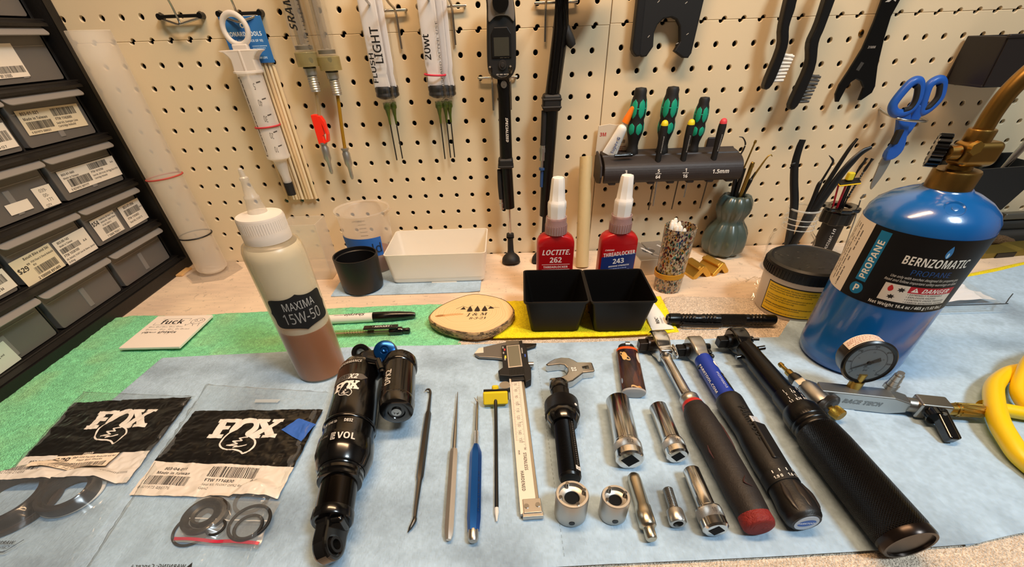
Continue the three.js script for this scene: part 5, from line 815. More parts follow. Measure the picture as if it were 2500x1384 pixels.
{
  const bumpA = (x, z) => { const d = (cx, cz, r, h) => { const k = Math.hypot(x - cx, z - cz) / r; return h * Math.max(0, 1 - Math.max(0, k - 0.85) * 2.6); }; return Math.max(d(-369, 507, 25, 11.6), d(-418, 512, 36, 11.6), 0); };
  const t = thing('parts_bag', 'left clear bag with black and white header and an orange price sticker', 'bag', [0, 7.6, 0]);
  fillBag(t, [[-469, 366], [-337, 379], [-317, 604], [-433, 604]], [[-462, 387], [-338, 383], [-330.5, 495], [-443, 497]], (x, w, h) => {
    x.fillStyle = '#e6ddd2'; x.fillRect(0, 0, w, h); x.fillStyle = '#12100f'; x.fillRect(0, 0, w, h * 0.68);
    x.save(); x.translate(300, 110); foxLogo(x, 4.4, '#efe6da', '#12100f'); x.restore();
    text(x, '803-00-142', 80, 652, 34); text(x, 'Made in Taiwan', 40, 692, 32); bars(x, 40, 706, 300, 80, 21); text(x, '0 821056 214368', 40, 812, 28, '#3b3531', 'sans-serif'); text(x, 'ice instructions', 780, 780, 28, '#2b2622', 'sans-serif');
  }, bumpA, 5, 0);
  part(t, 'price_sticker', film([[-414, 461], [-357, 459], [-360, 481], [-416, 486]], 50, 22, (x, z) => 4.6 + 1.7 * crinkle(x, z, 5) + bumpA(x, z)), print(420, 180, (x, w, h) => { x.fillStyle = '#f0dcc4'; x.fillRect(0, 0, w, h); x.fillStyle = '#241f1c'; x.fillRect(0, 0, w, 28); text(x, 'Basalt', 200, 24, 24, '#eee4d8', 'bold sans-serif', 'center'); text(x, '$29', 8, 92, 66, '#1c1714', 'bold sans-serif'); text(x, '99', 126, 64, 30); text(x, 'FOX Factory Rebuild Kit w/', 170, 60, 20, '#2c2622', 'bold sans-serif', 'left', 240); text(x, 'Float Rear Shocks', 170, 84, 20, '#2c2622', 'bold sans-serif', 'left', 200); bars(x, 90, 100, 300, 46, 31); text(x, '6 11056 14306 7', 60, 172, 28, '#2c2622', 'sans-serif'); }));
  part(t, 'warning_print', film([[-412, 546], [-372, 547], [-374, 559], [-412, 560]], 4, 4, (x, z) => 4.2), print(200, 70, (x, w, h) => { x.save(); x.translate(w, 0); x.scale(-1, 1); text(x, 'WARNING', 30, 24, 22, '#2e3032'); text(x, 'Cancer and', 30, 46, 20, '#2e3032', 'sans-serif'); text(x, 'Reproductive Harm', 30, 66, 16, '#2e3032', 'sans-serif'); x.restore(); x.strokeStyle = '#2e3032'; x.lineWidth = 3; x.beginPath(); x.moveTo(0, 68); x.lineTo(170, 60); x.lineTo(196, 4); x.stroke(); }, { clear: true }));
  const ring = (label, cx, cz, r, w, h, m, y = 8.4) => { const s = thing('seal_ring', label, 'seal', [cx, y, cz]); part(s, 'ring', la([[r - w, 0], [r, 0], [r + 0.6, h * 0.3], [r + 0.6, h * 0.7], [r, h], [r - w * 0.5, h], [r - w * 0.7, h * 0.6], [r - w, h], [r - w, 0]], 56), m); return s; };
  const seal = mat(0x1a1210, 0.45);
  ring('black seal ring with a white backing ring inside the left bag', -369, 507, 21, 6, 8, seal, 10.4); ring('white plastic backing ring half under the black seal in the left bag', -371, 504, 23, 3.5, 2.4, mat(0xe9dfd4, 0.5), 8.2);
  ring('large brown black seal ring at the left edge in the left bag', -418, 512, 30, 6, 10, mat(0x1c120e, 0.5)); ring('thin brown black ring around the large seal in the left bag', -414, 513, 34, 3, 4, mat(0x2a1c16, 0.5));
}
{
  const d = (x, z, cx, cz, r, h) => { const k = Math.hypot(x - cx, z - cz) / r; return h * Math.max(0, 1 - Math.max(0, k - 0.85) * 2.2); };
  const bumpB = (x, z) => Math.max(d(x, z, -242, 535, 20, 8), d(x, z, -201, 539, 18, 6.4), d(x, z, -212, 516, 16, 6), 0);
  const t = thing('parts_bag', 'right clear bag with header, blue tape square and zip pouch of o-rings', 'bag', [0, 7.6, 0]);
  fillBag(t, [[-337, 359], [-190, 379], [-186, 604], [-306, 604]], [[-322, 405], [-187.8, 409], [-189.6, 516], [-320, 507.6]], (x, w, h) => {
    x.fillStyle = '#e8dccd'; x.fillRect(0, 0, w, h); x.fillStyle = '#100e0d'; x.beginPath(); x.moveTo(0, 0); x.lineTo(w, 0); x.lineTo(w, h * 0.69); x.lineTo(0, h * 0.65); x.fill();
    x.save(); x.translate(250, 90); foxLogo(x, 4.5, '#efe6da', '#100e0d'); x.restore();
    x.save(); x.rotate(0.03); text(x, '803-04-011', 130, 632, 34); text(x, 'Made in Taiwan', 100, 672, 32); bars(x, 64, 688, 300, 78, 41); text(x, '0 821973 486176', 40, 800, 30, '#3b3531', 'sans-serif'); bars(x, 470, 586, 340, 90, 47); text(x, 'FTW 1116830', 470, 716, 34); text(x, 'A-B', 790, 704, 32); text(x, 'Seal Kit, FLOAT DPX2 Rebuild,', 470, 752, 27, '#26211d', 'sans-serif'); text(x, 'Gen2', 470, 786, 27, '#26211d', 'sans-serif'); x.restore();
  }, bumpB, 15, 0);
  part(t, 'blue_tape', film([[-219, 437], [-207, 422], [-187, 431], [-193.5, 453]], 24, 24, (x, z) => 2.6 + 1.7 * crinkle(x, z, 15)), mat(0x2f62b8, 0.7), 'square of blue masking tape');
  part(t, 'hang_slot', film([[-266, 390], [-239, 391], [-240, 396], [-265, 395]], 8, 3, () => 2.8), mat(0xe8ecec, 0.3, 0, { transmission: 0.6 }));
  part(t, 'warning_print', film([[-273, 566], [-226, 568], [-227, 577], [-273, 576]], 4, 4, () => 4.2), print(240, 50, (x, w) => { x.save(); x.translate(w, 0); x.scale(-1, 1); text(x, 'WARNING: Cancer and', 30, 34, 22, '#23262a', 'italic bold sans-serif'); x.restore(); x.fillStyle = '#23262a'; x.beginPath(); x.moveTo(224, 10); x.lineTo(240, 44); x.lineTo(206, 44); x.fill(); }, { clear: true }));
  const z = thing('zip_pouch', 'small clear zip pouch with a red zip line inside the right bag', 'zip pouch', [0, 8.2, 0]);
  part(z, 'film', film([[-259, 512], [-186, 519], [-186, 560], [-254, 553]], 60, 40, (x, q) => 1.6 + bumpB(x, q) * 0.3 + 1.1 * crinkle(x, q, 25)), mat(0xe8e8e6, 0.2, 0, { transmission: 0.85 }));
  part(z, 'zip_line', film([[-254, 549.6], [-187, 554.6], [-187.4, 557], [-253.6, 552]], 60, 2, (x, q) => 2.0 + bumpB(x, q) * 0.3 + 1.1 * crinkle(x, q, 25)), mat(0xc22a44, 0.45));
  part(z, 'fold_line', film([[-257, 533], [-188, 537.4], [-188, 538.4], [-257, 534]], 60, 1, (x, q) => 2.0 + bumpB(x, q) * 0.3 + 1.1 * crinkle(x, q, 25)), mat(0xc9c4bd, 0.4));
  const o = (label, cx, cz, r, w, y = 8.4) => { const s = thing('o_ring', label, 'o-ring', [cx, y + w, cz], 0); part(s, 'ring', new THREE.TorusGeometry(r, w, 12, 56).rotateX(PI / 2), M.rubber); };
  o('small black o-ring in the middle of the zip pouch', -225, 543, 6.4, 1, 13.2); o('large black o-ring around a smaller one at the right of the zip pouch', -201, 539, 15, 1.2, 12.4); o('middle sized black o-ring lying within the large one in the pouch', -199.4, 543.6, 10, 1.2, 13.4); o('black o-ring half hidden under the white header of the right bag', -212, 515, 13, 1.4); o('thin black o-ring poking out left of the zip pouch', -246, 540, 15, 1);
  const wp = thing('seal_ring', 'thick grey black wiper seal in the upper left of the zip pouch', 'seal', [-240, 8.4, 532]);
  part(wp, 'ring', la([[7, 0], [17, 0], [17.6, 2], [16.8, 7], [14, 8], [11, 4.4], [9, 8], [7, 7], [7, 0]], 48), mat(0x1c1816, 0.4));
}
// ---------- tools laid out on the blue paper (each lies along +z, its own axis; y = 0 is the paper) ----------
const PAD = 7.7;
// rear shock
{
  const t = thing('rear_shock', 'black bicycle rear shock with a side reservoir and blue adjuster knob', 'shock absorber', [-153, PAD, 368], 0.14);
  const Y = 25.6, cyl = (pr, n = 56) => laz(pr.map(([r, z]) => [r, z]), n).translate(0, Y, 0), ano = mat(0x0b0909, 0.22, 0.45, { clearcoat: 0.6, clearcoatRoughness: 0.12 });
  part(t, 'air_can', cyl([[0, 4], [20, 4], [24.2, 9], [25, 16], [24.6, 36], [25, 37], [25, 103], [24.4, 105], [24.6, 132], [0, 132]]), ano);
  part(t, 'head', [cyl([[0, -14], [12, -13], [18, -6], [21, 0], [22.4, 8], [0, 9]]), T(rb(36, 30, 30, 9, 4), 16, Y + 6, 2), T(rb(30, 20, 22, 7, 4), 42, Y + 12, 6)], ano);
  part(t, 'band', cyl([[25.2, 106], [25.9, 107], [25.9, 109], [25.2, 110]]), ano);
  part(t, 'evol_sleeve', cyl([[24.4, 128], [26.2, 129.4], [26.2, 147], [25.4, 149], [22.4, 161], [20.6, 163], [0, 163]]), ano);
  part(t, 'seal_head', cyl([[20, 162], [19.4, 164], [18.4, 165], [19.8, 166.4], [19.8, 169.6], [18.2, 171], [19.4, 172.4], [19.2, 175], [17.6, 176], [0, 176]]), M.gloss);
  part(t, 'damper_shaft', cyl([[0, 174], [15.8, 174], [15.8, 208], [0, 208]]), mat(0x14100e, 0.17, 0.75));
  part(t, 'end_collar', cyl([[15.8, 206], [16.8, 207], [16.8, 215], [15.6, 216.5], [0, 216.5]]), ano);
  const eye = smooth([[-12, 0], [12, 0], [12.6, 12], [12, 26], [7, 35], [0, 37.4], [-7, 35], [-12, 26], [-12.6, 12]], 4);
  part(t, 'lower_eyelet', [ex(eye, 13, 2.2, [circle(0, 25, 6.4, 28)]).translate(0, 0, -6.5).rotateX(PI / 2).rotateZ(-1.15).translate(0, Y - 3, 212), T(rb(24, 20, 10, 4), 0, Y - 1, 216)], M.gloss);
  part(t, 'eyelet_bushing', [la([[4.4, -8], [6.6, -8], [6.6, 8], [4.4, 8], [4.4, -8]], 28).rotateZ(-1.15).translate(0, Y - 3, 237)], M.black);
  part(t, 'upper_eyelet', [la([[4.6, -20], [10.4, -20], [11, -18], [11, 8], [10.2, 9.4], [6.4, 9.4], [6, 8.4], [4.6, 8.4], [4.6, -20]], 36).rotateX(0.75).translate(2, Y + 12, -14), T(rb(18, 18, 18, 6), 2, Y + 2, -9)], M.gloss);
  // reservoir beside the can
  const RX = 49, RY = Y + 12, res = (pr, n = 48) => laz(pr, n).translate(RX, RY, 0);
  part(t, 'reservoir', res([[0, 12], [16, 12], [19.4, 14], [19.8, 26], [19, 28], [18, 29], [18, 84], [0, 84]]), ano);
  part(t, 'reservoir_cap', res([[18, 84], [18.2, 85], [18.2, 90], [17, 99], [13, 101], [9, 101], [8, 99.4], [0, 99.4]]), M.gloss);
  part(t, 'air_screw', res([[0, 99], [5, 99], [5, 101.4], [2.6, 101.6], [2.4, 100.6], [0, 100.6]], 24), M.steel);
  part(t, 'adjuster_housing', laz([[0, -6], [11, -6], [12.6, 0], [12.6, 12], [0, 12]], 36).rotateX(-0.9).translate(34, Y + 16, -1), ano);
  part(t, 'blue_knob', [laz([[0, 0], [13.4, 0], [13.8, 2], [13.6, 6], [12, 9.4], [7, 11], [5, 11], [4.6, 9.6], [0, 9.6]], 44).rotateX(-0.9).translate(34, Y + 22, 4), laz([[0, 9.4], [3.2, 9.4], [3.2, 11.6], [1.4, 11.8], [0, 11]], 20).rotateX(-0.9).translate(34, Y + 22, 4)], mat(0x0a4484, 0.2, 0.75));
  part(t, 'lever', [rod([26, Y + 21, 18], [31, Y + 20, 36], 5, 4.6, 20), rod([31, Y + 20, 36], [32, Y + 19.6, 40], 3.2, 3, 16), rod([14, Y + 20, 12], [26, Y + 21, 20], 5.4, 5, 16)], M.gloss);
  part(t, 'logo_print', wrapz(25.2, 46, -0.1, 1.7).translate(0, Y, 62), print(400, 320, (x) => { x.fillStyle = '#575049'; x.beginPath(); x.moveTo(0, 20); x.lineTo(330, 20); x.lineTo(390, 50); x.lineTo(330, 92); x.lineTo(0, 92); x.fill(); text(x, 'DP', 100, 82, 74, '#2b2724'); text(x, 'X2', 196, 82, 78, '#e6ddd2', 'italic bold sans-serif'); x.save(); x.translate(66, 100); foxLogo(x, 2.2, '#e8dfd4', '#0c0a0a'); x.restore(); }, { clear: true }));
  part(t, 'serial_print', wrapz(25.2, 8, -0.2, 1.6).translate(0, Y, 117), print(320, 40, (x) => { text(x, 'FOX TUNE ID', 40, 28, 22, '#ddd5ca', 'sans-serif'); text(x, 'D832', 220, 30, 28, '#ddd5ca'); }, { clear: true }));
  part(t, 'sleeve_print', wrapz(26.4, 16, -0.1, 2.1).translate(0, Y, 138.4), print(420, 90, (x) => { text(x, 'EXTRA VOLUME', 10, 40, 20, '#6e675f'); text(x, 'E', 180, 70, 66, '#0b0a0a'); x.strokeStyle = '#d9d1c6'; x.lineWidth = 4; x.font = 'bold 66px sans-serif'; x.strokeText('E', 180, 70); text(x, 'VOL', 228, 70, 66, '#d9d1c6', 'bold sans-serif'); }, { clear: true }));
  part(t, 'head_print', wrapz(25.3, 9, -0.3, 1.5).translate(0, Y, 18), print(300, 50, (x) => { text(x, 'PERFORMANCE', 150, 38, 34, '#b9b1a6', 'italic bold sans-serif', 'center'); }, { clear: true }));
  part(t, 'reservoir_print', wrapz(18.3, 46, -0.55, 1.3).translate(RX, RY, 56), print(160, 300, (x) => { x.save(); x.translate(60, 290); x.rotate(-PI / 2); text(x, 'FLOAT', 0, 0, 46, '#3c3631'); text(x, 'DPX2', 20, 58, 70, '#c9c0b4'); x.restore(); }, { clear: true }));
  for (const c of t.children) c.geometry.scale(0.88, 0.88, 0.86);
}
// a lathe tool lying on the paper: (axis height, outline)
function lying(name, label, cat, x, z, turn) { return thing(name, label, cat, [x, PAD, z], turn); }
{
  const t = lying('hook_pick', 'dark steel double ended pick with one hooked and one angled tip', 'pick', -80, 386, 0.05), h = 3.2;
  part(t, 'shaft', vt([[0, h, 6, 1.2], [0.2, h, 30, 1.8], [0.2, h, 34, 3.1], [0, h, 70, 3.3], [0, h, 96, 3.3], [0, h, 112, 3.1], [0, h, 116, 2.2], [0, h, 142, 1.6], [0.2, h, 152, 1.4]], 6), M.darkSteel);
  part(t, 'hook_tip', vt([[0, h, 7, 1.2], [-0.2, h + 0.6, 2, 1.3], [-1.6, h + 1.4, -1.6, 1.2], [-4, h + 1.4, -2, 0.9], [-6, h + 1, -0.4, 0.4]], 10, 4), M.darkSteel);
  part(t, 'angled_tip', vt([[0.2, h, 151, 1.4], [0.2, h, 154, 1.8], [-2, h - 0.6, 159, 1.4], [-4.2, h - 1.6, 163, 0.3]], 10, 3), M.darkSteel);
}
{
  const t = lying('scriber', 'silver scriber with a long needle and a bare aluminium hexagonal handle', 'scriber', -51, 389, 0.045), h = 4;
  part(t, 'needle', laz([[0, 0], [0.35, 0.3], [1.9, 60], [2, 84], [0, 84]], 16).translate(0, h, 0), M.steel);
  part(t, 'handle', laz([[0, 80], [3.2, 80], [3.7, 83], [3.9, 100], [3.9, 158], [3.5, 164], [2, 168.6], [0, 169.4]], 6).translate(0, h, 0), mat(0xd8cfc4, 0.42, 0.9));
}
{
  const t = lying('hook_pick', 'blue anodised hexagonal handle pick with a bent needle tip', 'pick', -29.4, 404, 0.03), h = 5.2;
  part(t, 'needle', vt([[-3, h + 2.4, -1.4, 0.3], [-1.6, h + 1.6, 0.6, 0.6], [0, h, 3, 0.9], [0, h, 10, 1.3], [0, h, 50, 1.7]], 10, 3), M.steel);
  part(t, 'fork_tip', vt([[0, h, 3, 0.6], [0.2, h + 1.6, -4.6, 0.2]], 8), M.steel);
  part(t, 'knurled_ferrule', laz([[1.8, 44], [2.4, 46], [2.4, 60], [2.2, 62]], 20).translate(0, h, 0), mat(0xb9b5ae, 0.4, 1, { bumpMap: knurlFine, bumpScale: 0.0004 }));
  part(t, 'handle', laz([[0, 61], [2.6, 61], [5.2, 70], [5.3, 76], [5.3, 136], [4.4, 148], [0, 148]], 6).rotateZ(PI / 6).translate(0, h, 0), mat(0x0c4f9e, 0.3, 0.7));
  part(t, 'end_cap', laz([[0, 147], [4, 147], [4, 154], [3, 156], [0, 156.4]], 28).translate(0, h, 0), M.satin);
  part(t, 'lettering', T(lay(4.4, 44), 2.7, h + 3.95, 112, 0, 0, -0.52), print(44, 300, (x) => { x.save(); x.translate(36, 294); x.rotate(-PI / 2); text(x, 'PARK TOOL UP-3', 0, 0, 34, '#10243e', 'italic bold sans-serif', 'left', 288); x.restore(); }, { clear: true }));
}
{
  const t = lying('swab_stick', 'black stick with a yellow foam block at its far end', 'applicator', -10.4, 404, 0.02), h = 2.2;
  part(t, 'stem', vt([[0, h + 9, -1, 1.8], [0, h + 5, 10, 1.7], [0, h + 1, 30, 1.6], [0, h, 60, 1.6], [0, h, 128, 1.6]], 12, 3), M.black);
  part(t, 'tip', laz([[0, 126], [1.7, 126], [1.9, 130], [0.4, 138], [0, 138]], 16).translate(0, h, 0), mat(0xd8d4cc, 0.4));
  part(t, 'foam_block', [T(rb(25, 13, 7, 1.5), 0, h + 7, 2, -0.55, 0, 0)], mat(0xe3c410, 0.8));
  part(t, 'foam_cover', T(rb(25.4, 12, 2, 0.8), 0.6, h + 8.2, -1.6, -0.55, 0, 0), M.black);
  part(t, 'foam_nub', T(rb(7, 8, 5, 2), 0, h + 12, -6, -0.55, 0, 0), mat(0xe3c410, 0.8));
}
// digital caliper: outlines in the bench plane, moved to the tool's own origin
{
  const O = [12.3, 381], t = lying('caliper', 'steel digital caliper with black body and unlit grey display', 'caliper', O[0], O[1], 0), P = (p) => rel(p, O), st = mat(0xb5b0a8, 0.32, 1), a = 0.0444;
  const jaw = (p, h, b) => flat(P(p), 1.4, h, b);
  part(t, 'outer_jaw', jaw([[-37.2, 322.4], [-31.6, 311], [-10.3, 303.2], [2.2, 299.3], [6, 299.3], [6, 333], [-3.9, 333.1], [-12.7, 331], [-31.5, 328.3]], 3.6, 0.8), mat(0x8a8580, 0.45, 0.8));
  part(t, 'jaw_tip', jaw([[-36.8, 322], [-32.3, 311.6], [-26.8, 310.3], [-26.1, 321.2]], 3.9, 0.2), mat(0xe6dfcc, 0.5, 0.3));
  part(t, 'inner_jaw', jaw([[14.6, 297.7], [20.2, 296.8], [20.4, 302.9], [24.6, 303.2], [37.4, 304.4], [36.1, 309.2], [25.5, 314], [14.2, 313.4]], 3.2, 0.7), M.darkSteel);
  const beam = new THREE.Group();
  part(t, 'beam', [T(rb(16, 3.6, 240, 0.5), 1.3, 3.6, 37, 0, a, 0)], st);
  part(t, 'scale_strip', T(lay(13, 168), 1.6, 5.5, 73, 0, a, 0), print(160, 2048, (x, w, h) => {
    x.fillStyle = '#e9dccb'; x.fillRect(0, 0, w, h); const Y = (mm) => (mm + 11) / 168 * h; x.fillStyle = '#2b2724';
    for (let i = -9; i <= 80; i++) x.fillRect(16, Y(i), i % 10 ? (i % 5 ? 18 : 24) : 34, 2);
    for (let i = 0; i <= 8; i++) { x.save(); x.translate(56, Y(i * 10)); x.rotate(PI / 2); text(x, String(70 + i * 10), 0, 0, 46, '#2b2724', 'sans-serif', 'center'); x.restore(); }
    for (let i = 0; i <= 64; i++) x.fillRect(128 - (i % 4 ? 14 : 26), Y(-10 + i * 1.5875), i % 4 ? 14 : 26, 3);
    [['3', 6.2], ['4', 31.6], ['5', 57], ['6', 82.4]].forEach(([s, mm]) => { x.save(); x.translate(84, Y(mm)); x.rotate(PI / 2); text(x, s, 0, 0, 40, '#2b2724', 'sans-serif', 'center'); x.restore(); });
    for (const [s, px, mm, sz] of [['STAINLESS', 84, 95, 48], ['HARDENED', 36, 115, 48], ['mm', 30, 92, 34], ['in', 100, 89, 34]]) { x.save(); x.translate(px, Y(mm)); x.rotate(PI / 2); text(x, s, 0, 0, sz, '#3a342f', 'bold sans-serif'); x.restore(); }
  }, { rough: 0.4, metal: 0.25 }));
  part(t, 'end_stop', [T(rb(14.5, 1.6, 13, 0.5), 8.3, 6, 150.4, 0, a, 0), T(rb(16.2, 4.6, 4, 0.4), 8.5, 3.4, 157.6, 0, a, 0)], M.satin);
  part(t, 'screw', [T(cy(2, 2, 0.8, 16), 3.7, 6.7, 151), T(cy(2, 2, 0.8, 16), 12.7, 6.7, 150)], M.steel);
  part(t, 'body', flat(P([[-4.8, 313.8], [21.6, 310.5], [25, 319.5], [25.7, 349], [28.1, 358.5], [27.8, 371.5], [27, 379], [21.3, 383], [19.4, 371.1], [6.4, 372], [-6.7, 369.9], [-8.3, 361.8], [-3, 355.9]]), 0.6, 9.2, 1.2), M.matte);
  part(t, 'lower_block', flat(P([[6, 370], [20, 369], [21, 376], [6, 377]]), 0.6, 7, 0.8), M.matte);
  part(t, 'bezel', flat(P([[0.9, 315.6], [16.5, 313.8], [18.8, 355.8], [3, 357.8]]), 9.6, 0.6, 0.2), mat(0xd8c8b4, 0.4, 0.6));
  part(t, 'display', flat(P([[2.1, 317.4], [15.4, 315.9], [17.4, 354.2], [4.2, 356]]), 9.9, 0.6, 0.1), mat(0x77705c, 0.22));
  part(t, 'grip_ribs', Array.from({ length: 10 }, (_, i) => flat(P([[4.2 + i * 1.7, 359.6 - i * 0.13], [4.9 + i * 1.7, 359.6 - i * 0.13], [5.2 + i * 1.7, 370.6 - i * 0.1], [4.5 + i * 1.7, 370.6 - i * 0.1]]), 9.6, 0.7, 0.1)), M.black);
  const btn = (p, m) => flat(P(p), 9.6, 0.8, 0.3);
  part(t, 'button', btn([[-2.2, 321.6], [-0.2, 321.4], [0, 325.4], [-2, 325.6]]), mat(0xc23a3a, 0.5), 'red button'); part(t, 'button', btn([[-1.2, 335.4], [0.8, 335.2], [1, 340.4], [-1, 340.6]]), mat(0xd8c83a, 0.5), 'yellow button'); part(t, 'button', btn([[21.4, 333.6], [23, 333.4], [23.2, 338.6], [21.6, 338.8]]), mat(0x3a55a8, 0.5), 'blue button');
  part(t, 'lettering', [T(lay(26, 46), 8 - O[0], 9.86, 334 - O[1], 0, a, 0)], print(208, 368, (x) => { for (const [s, px, py] of [['OFF', 14, 40], ['ON', 16, 128], ['ZERO', 26, 210], ['inch/mm', 190, 80]]) { x.save(); x.translate(px, py); x.rotate(PI / 2); text(x, s, 0, 0, 20, '#d5ccc0'); x.restore(); } }, { clear: true }));
  part(t, 'thumb_roller', [T(cy(5.6, 5.6, 5, 28), -1 - O[0], 1, 383.5 - O[1]), T(cy(5.8, 5.8, 1.2, 28), -1 - O[0], 6, 383.5 - O[1])], M.satin);
  part(t, 'lock_screw', [rod([13.4, 6, -33], [19, 6, -33], 3, 3, 18)], M.satin);
}
{
  const o = [[44.8, 353.3], [48.5, 349.3], [55.4, 343.7], [63.4, 341.6], [71.7, 342.9], [76.4, 346.9], [80.2, 351.2], [94.3, 352.1], [96.3, 353.2], [97, 366.1], [95.3, 368.6], [84, 370], [78.2, 376.1], [71.8, 382.5], [63.5, 386], [56.4, 385.6], [49.4, 382.4], [46.6, 379.4], [48, 377.6], [58.9, 376.2], [65.1, 372.5], [67.6, 366.7], [67.7, 360.6], [65.3, 355.3], [60.3, 353.5], [46.7, 355.5]], C0 = [70, 364];
  const t = lying('crowfoot_wrench', 'chrome open crowfoot wrench stamped 22 with a square drive hole', 'wrench', C0[0], C0[1], 0);
  part(t, 'head', flat(rel(o, C0), 0.2, 10, 1.2, [rel([[82.4, 358.4], [92, 356.6], [92.8, 365.2], [83.2, 366.2]], C0)]), M.chrome);
  part(t, 'stamp', T(lay(9, 9), 4.6, 10.35, 0, 0, -1.45, 0), print(64, 64, (x) => text(x, '22', 32, 50, 48, '#f3ece2', 'bold sans-serif', 'center'), { clear: true }));
}
{
  const t = lying('threaded_tool', 'black threaded steel rod tool with a knurled collar', 'threaded tool', 54.5, 397, -0.02), h = 16.4, thr = [];
  for (let i = 0; i < 46; i++) thr.push([9.2, 44 + i * 1.55], [8.5, 44.8 + i * 1.55]);
  part(t, 'rod', laz([[0, 8], [8.6, 8], [8.6, 30], ...thr, [9.2, 116], [8.2, 118], [0, 118]], 36).translate(0, h, 0), M.anod);
  part(t, 'flat', T(rb(6, 2, 104, 0.6), 5.8, h + 6.6, 64, 0, 0, -0.72), M.anod);
  part(t, 'scale_marks', Array.from({ length: 34 }, (_, i) => T(rb(1.4, 0.3, 0.7, 0.1), 6.6, h + 7.3, 40 + i * 2.2, 0, 0, -0.72)), mat(0x6f6a64, 0.5));
  part(t, 'cup_end', laz([[5, -2], [8.4, -2], [9.8, 0], [10, 6], [9, 10], [5, 10], [5, -2]], 36).translate(0, h, 0), M.gloss);
  part(t, 'collar', laz([[9, 28], [15.4, 28], [16.4, 29.4], [16.4, 45], [15.4, 46], [9, 46]], 44).translate(0, h, 0), mat(0x151211, 0.42, 0.5, { bumpMap: knurlFine, bumpScale: 0.0006 }));
  part(t, 'hex_base', laz([[9, 46], [15.4, 46], [15.4, 52], [12.4, 58], [9, 58]], 12).rotateZ(0.3).translate(0, h, 0), M.gloss);
  part(t, 'index_dot', T(cy(1.5, 1.5, 0.5, 14), 11.6, h + 11.5, 42, 0, 0, -0.78), M.white);
  part(t, 'size_mark', T(rb(5, 0.3, 4, 0.1), 6.4, h + 7.4, 112, 0, 0, -0.72), mat(0xd5cec4, 0.5));
}
// two silver pin cups standing upright
function pinCup(label, x, z, r, h, pins) {
  const t = thing('pin_socket', label, 'socket', [x, PAD, z], 0.2), n = 6;
  part(t, 'body', [la([[0, 0], [r - 1.2, 0], [r, 1], [r, h - 1], [r - 0.6, h], [r - 2.4, h], [r - 2.6, h - 4], [r * 0.5, h - 4.6], [r * 0.46, h - 5], [r * 0.46, 4], [0, 4]], 48)], mat(0xb9b5ae, 0.42, 0.9));
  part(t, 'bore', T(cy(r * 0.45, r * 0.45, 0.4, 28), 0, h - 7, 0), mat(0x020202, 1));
  for (const a of pins) part(t, 'pin', T(cy(1.6, 1.4, 6, 16), Math.sin(a) * (r - 3), h - 5, Math.cos(a) * (r - 3)), M.chrome);
  for (const a of [-0.25]) { part(t, 'cross_hole', T(cy(2.3, 2.3, 0.6, 20), 0, 0, 0, PI / 2).translate(0, 6.4, r - 0.3).rotateY(a), M.black); }
  return t;
}
pinCup('larger upright silver pin socket with four pins on its rim', 50.5, 535.4, 12.6, 26.5, [0.1, 1.67, 3.24, 4.81]);
pinCup('smaller upright silver pin socket with notched rim', 83.5, 536.6, 10.9, 23.5, [1.7, 3.4, 4.9]);
{
  const t = lying('drift_pin', 'stepped bare steel drift pin with a rounded end', 'drift', 106.6, 503, 0.0), h = 6.4;
  part(t, 'body', laz([[0, 0], [3, 0.6], [5, 3], [5.5, 8], [5.7, 32], [6.4, 33], [6.4, 49], [5.6, 50], [4.2, 51], [4.2, 59], [3.4, 60], [0, 60]], 40).translate(0, h, 0), mat(0xbdb39f, 0.28, 1));
}
{
  const t = lying('cap_screw', 'short socket head cap screw with dark thread', 'screw', 131, 519, -0.04), h = 6.4, thr = []; for (let i = 0; i < 15; i++) thr.push([4, 1 + i * 1.25], [3.3, 1.6 + i * 1.25]);
  part(t, 'thread', laz([[0, 0], [3.2, 0], ...thr, [4, 20], [0, 20]], 28).translate(0, h, 0), M.steel);
  part(t, 'head', laz([[4, 20], [6, 20.6], [6.4, 22], [6.4, 31], [5.6, 32], [3.8, 32], [3.6, 27], [0, 27]], 40).translate(0, h, 0), M.satin);
  part(t, 'hex_recess', laz([[0, 27.4], [3.4, 27.4], [3.4, 27.8], [0, 27.8]], 6).translate(0, h, 0), M.black);
}
function socket(label, x, z, turn, r, L, r2, L2, mark) {
  const t = lying('deep_socket', label, 'socket', x, z, turn), h = Math.max(r, r2), s = h - r;
  part(t, 'barrel', laz([[r * 0.72, 0], [r - 0.8, 0], [r, 1], [r, L], [r + (r2 - r) * 0.5, L + 1.5]], 48).translate(0, h, 0), M.chrome);
  part(t, 'drive_end', laz([[r, L], [r2, L + 2.5], [r2, L + L2 - 1.6], [r2 - 1.4, L + L2], [0, L + L2]], 48).translate(0, h, 0), M.chrome);
  part(t, 'knurled_band', [laz([[r2 + 0.05, L + 3.6], [r2 + 0.35, L + 4.2], [r2 + 0.35, L + L2 * 0.55], [r2 + 0.05, L + L2 * 0.6]], 48).translate(0, h, 0)], mat(0xbdb8b1, 0.35, 1, { bumpMap: knurlFine, bumpScale: 0.0003 }));
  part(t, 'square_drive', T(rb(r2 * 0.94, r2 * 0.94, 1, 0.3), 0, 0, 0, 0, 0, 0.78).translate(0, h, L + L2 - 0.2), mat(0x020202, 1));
  part(t, 'stamp', wrapz(r2 + 0.45, L2 * 0.34, 0, 1.0).translate(0, h, L + L2 * 0.4), print(96, 40, (x) => text(x, mark, 48, 32, 30, '#4c4742', 'bold sans-serif', 'center'), { clear: true }));
  return t;
}
socket('largest chrome deep socket lying below the lighter', 110.4, 418, -0.06, 11.2, 56, 12, 20, '1/2');
socket('middle sized chrome deep socket lying left of the red and black ratchet', 148.6, 426, 0.0, 8.2, 44, 9.4, 19, '14');
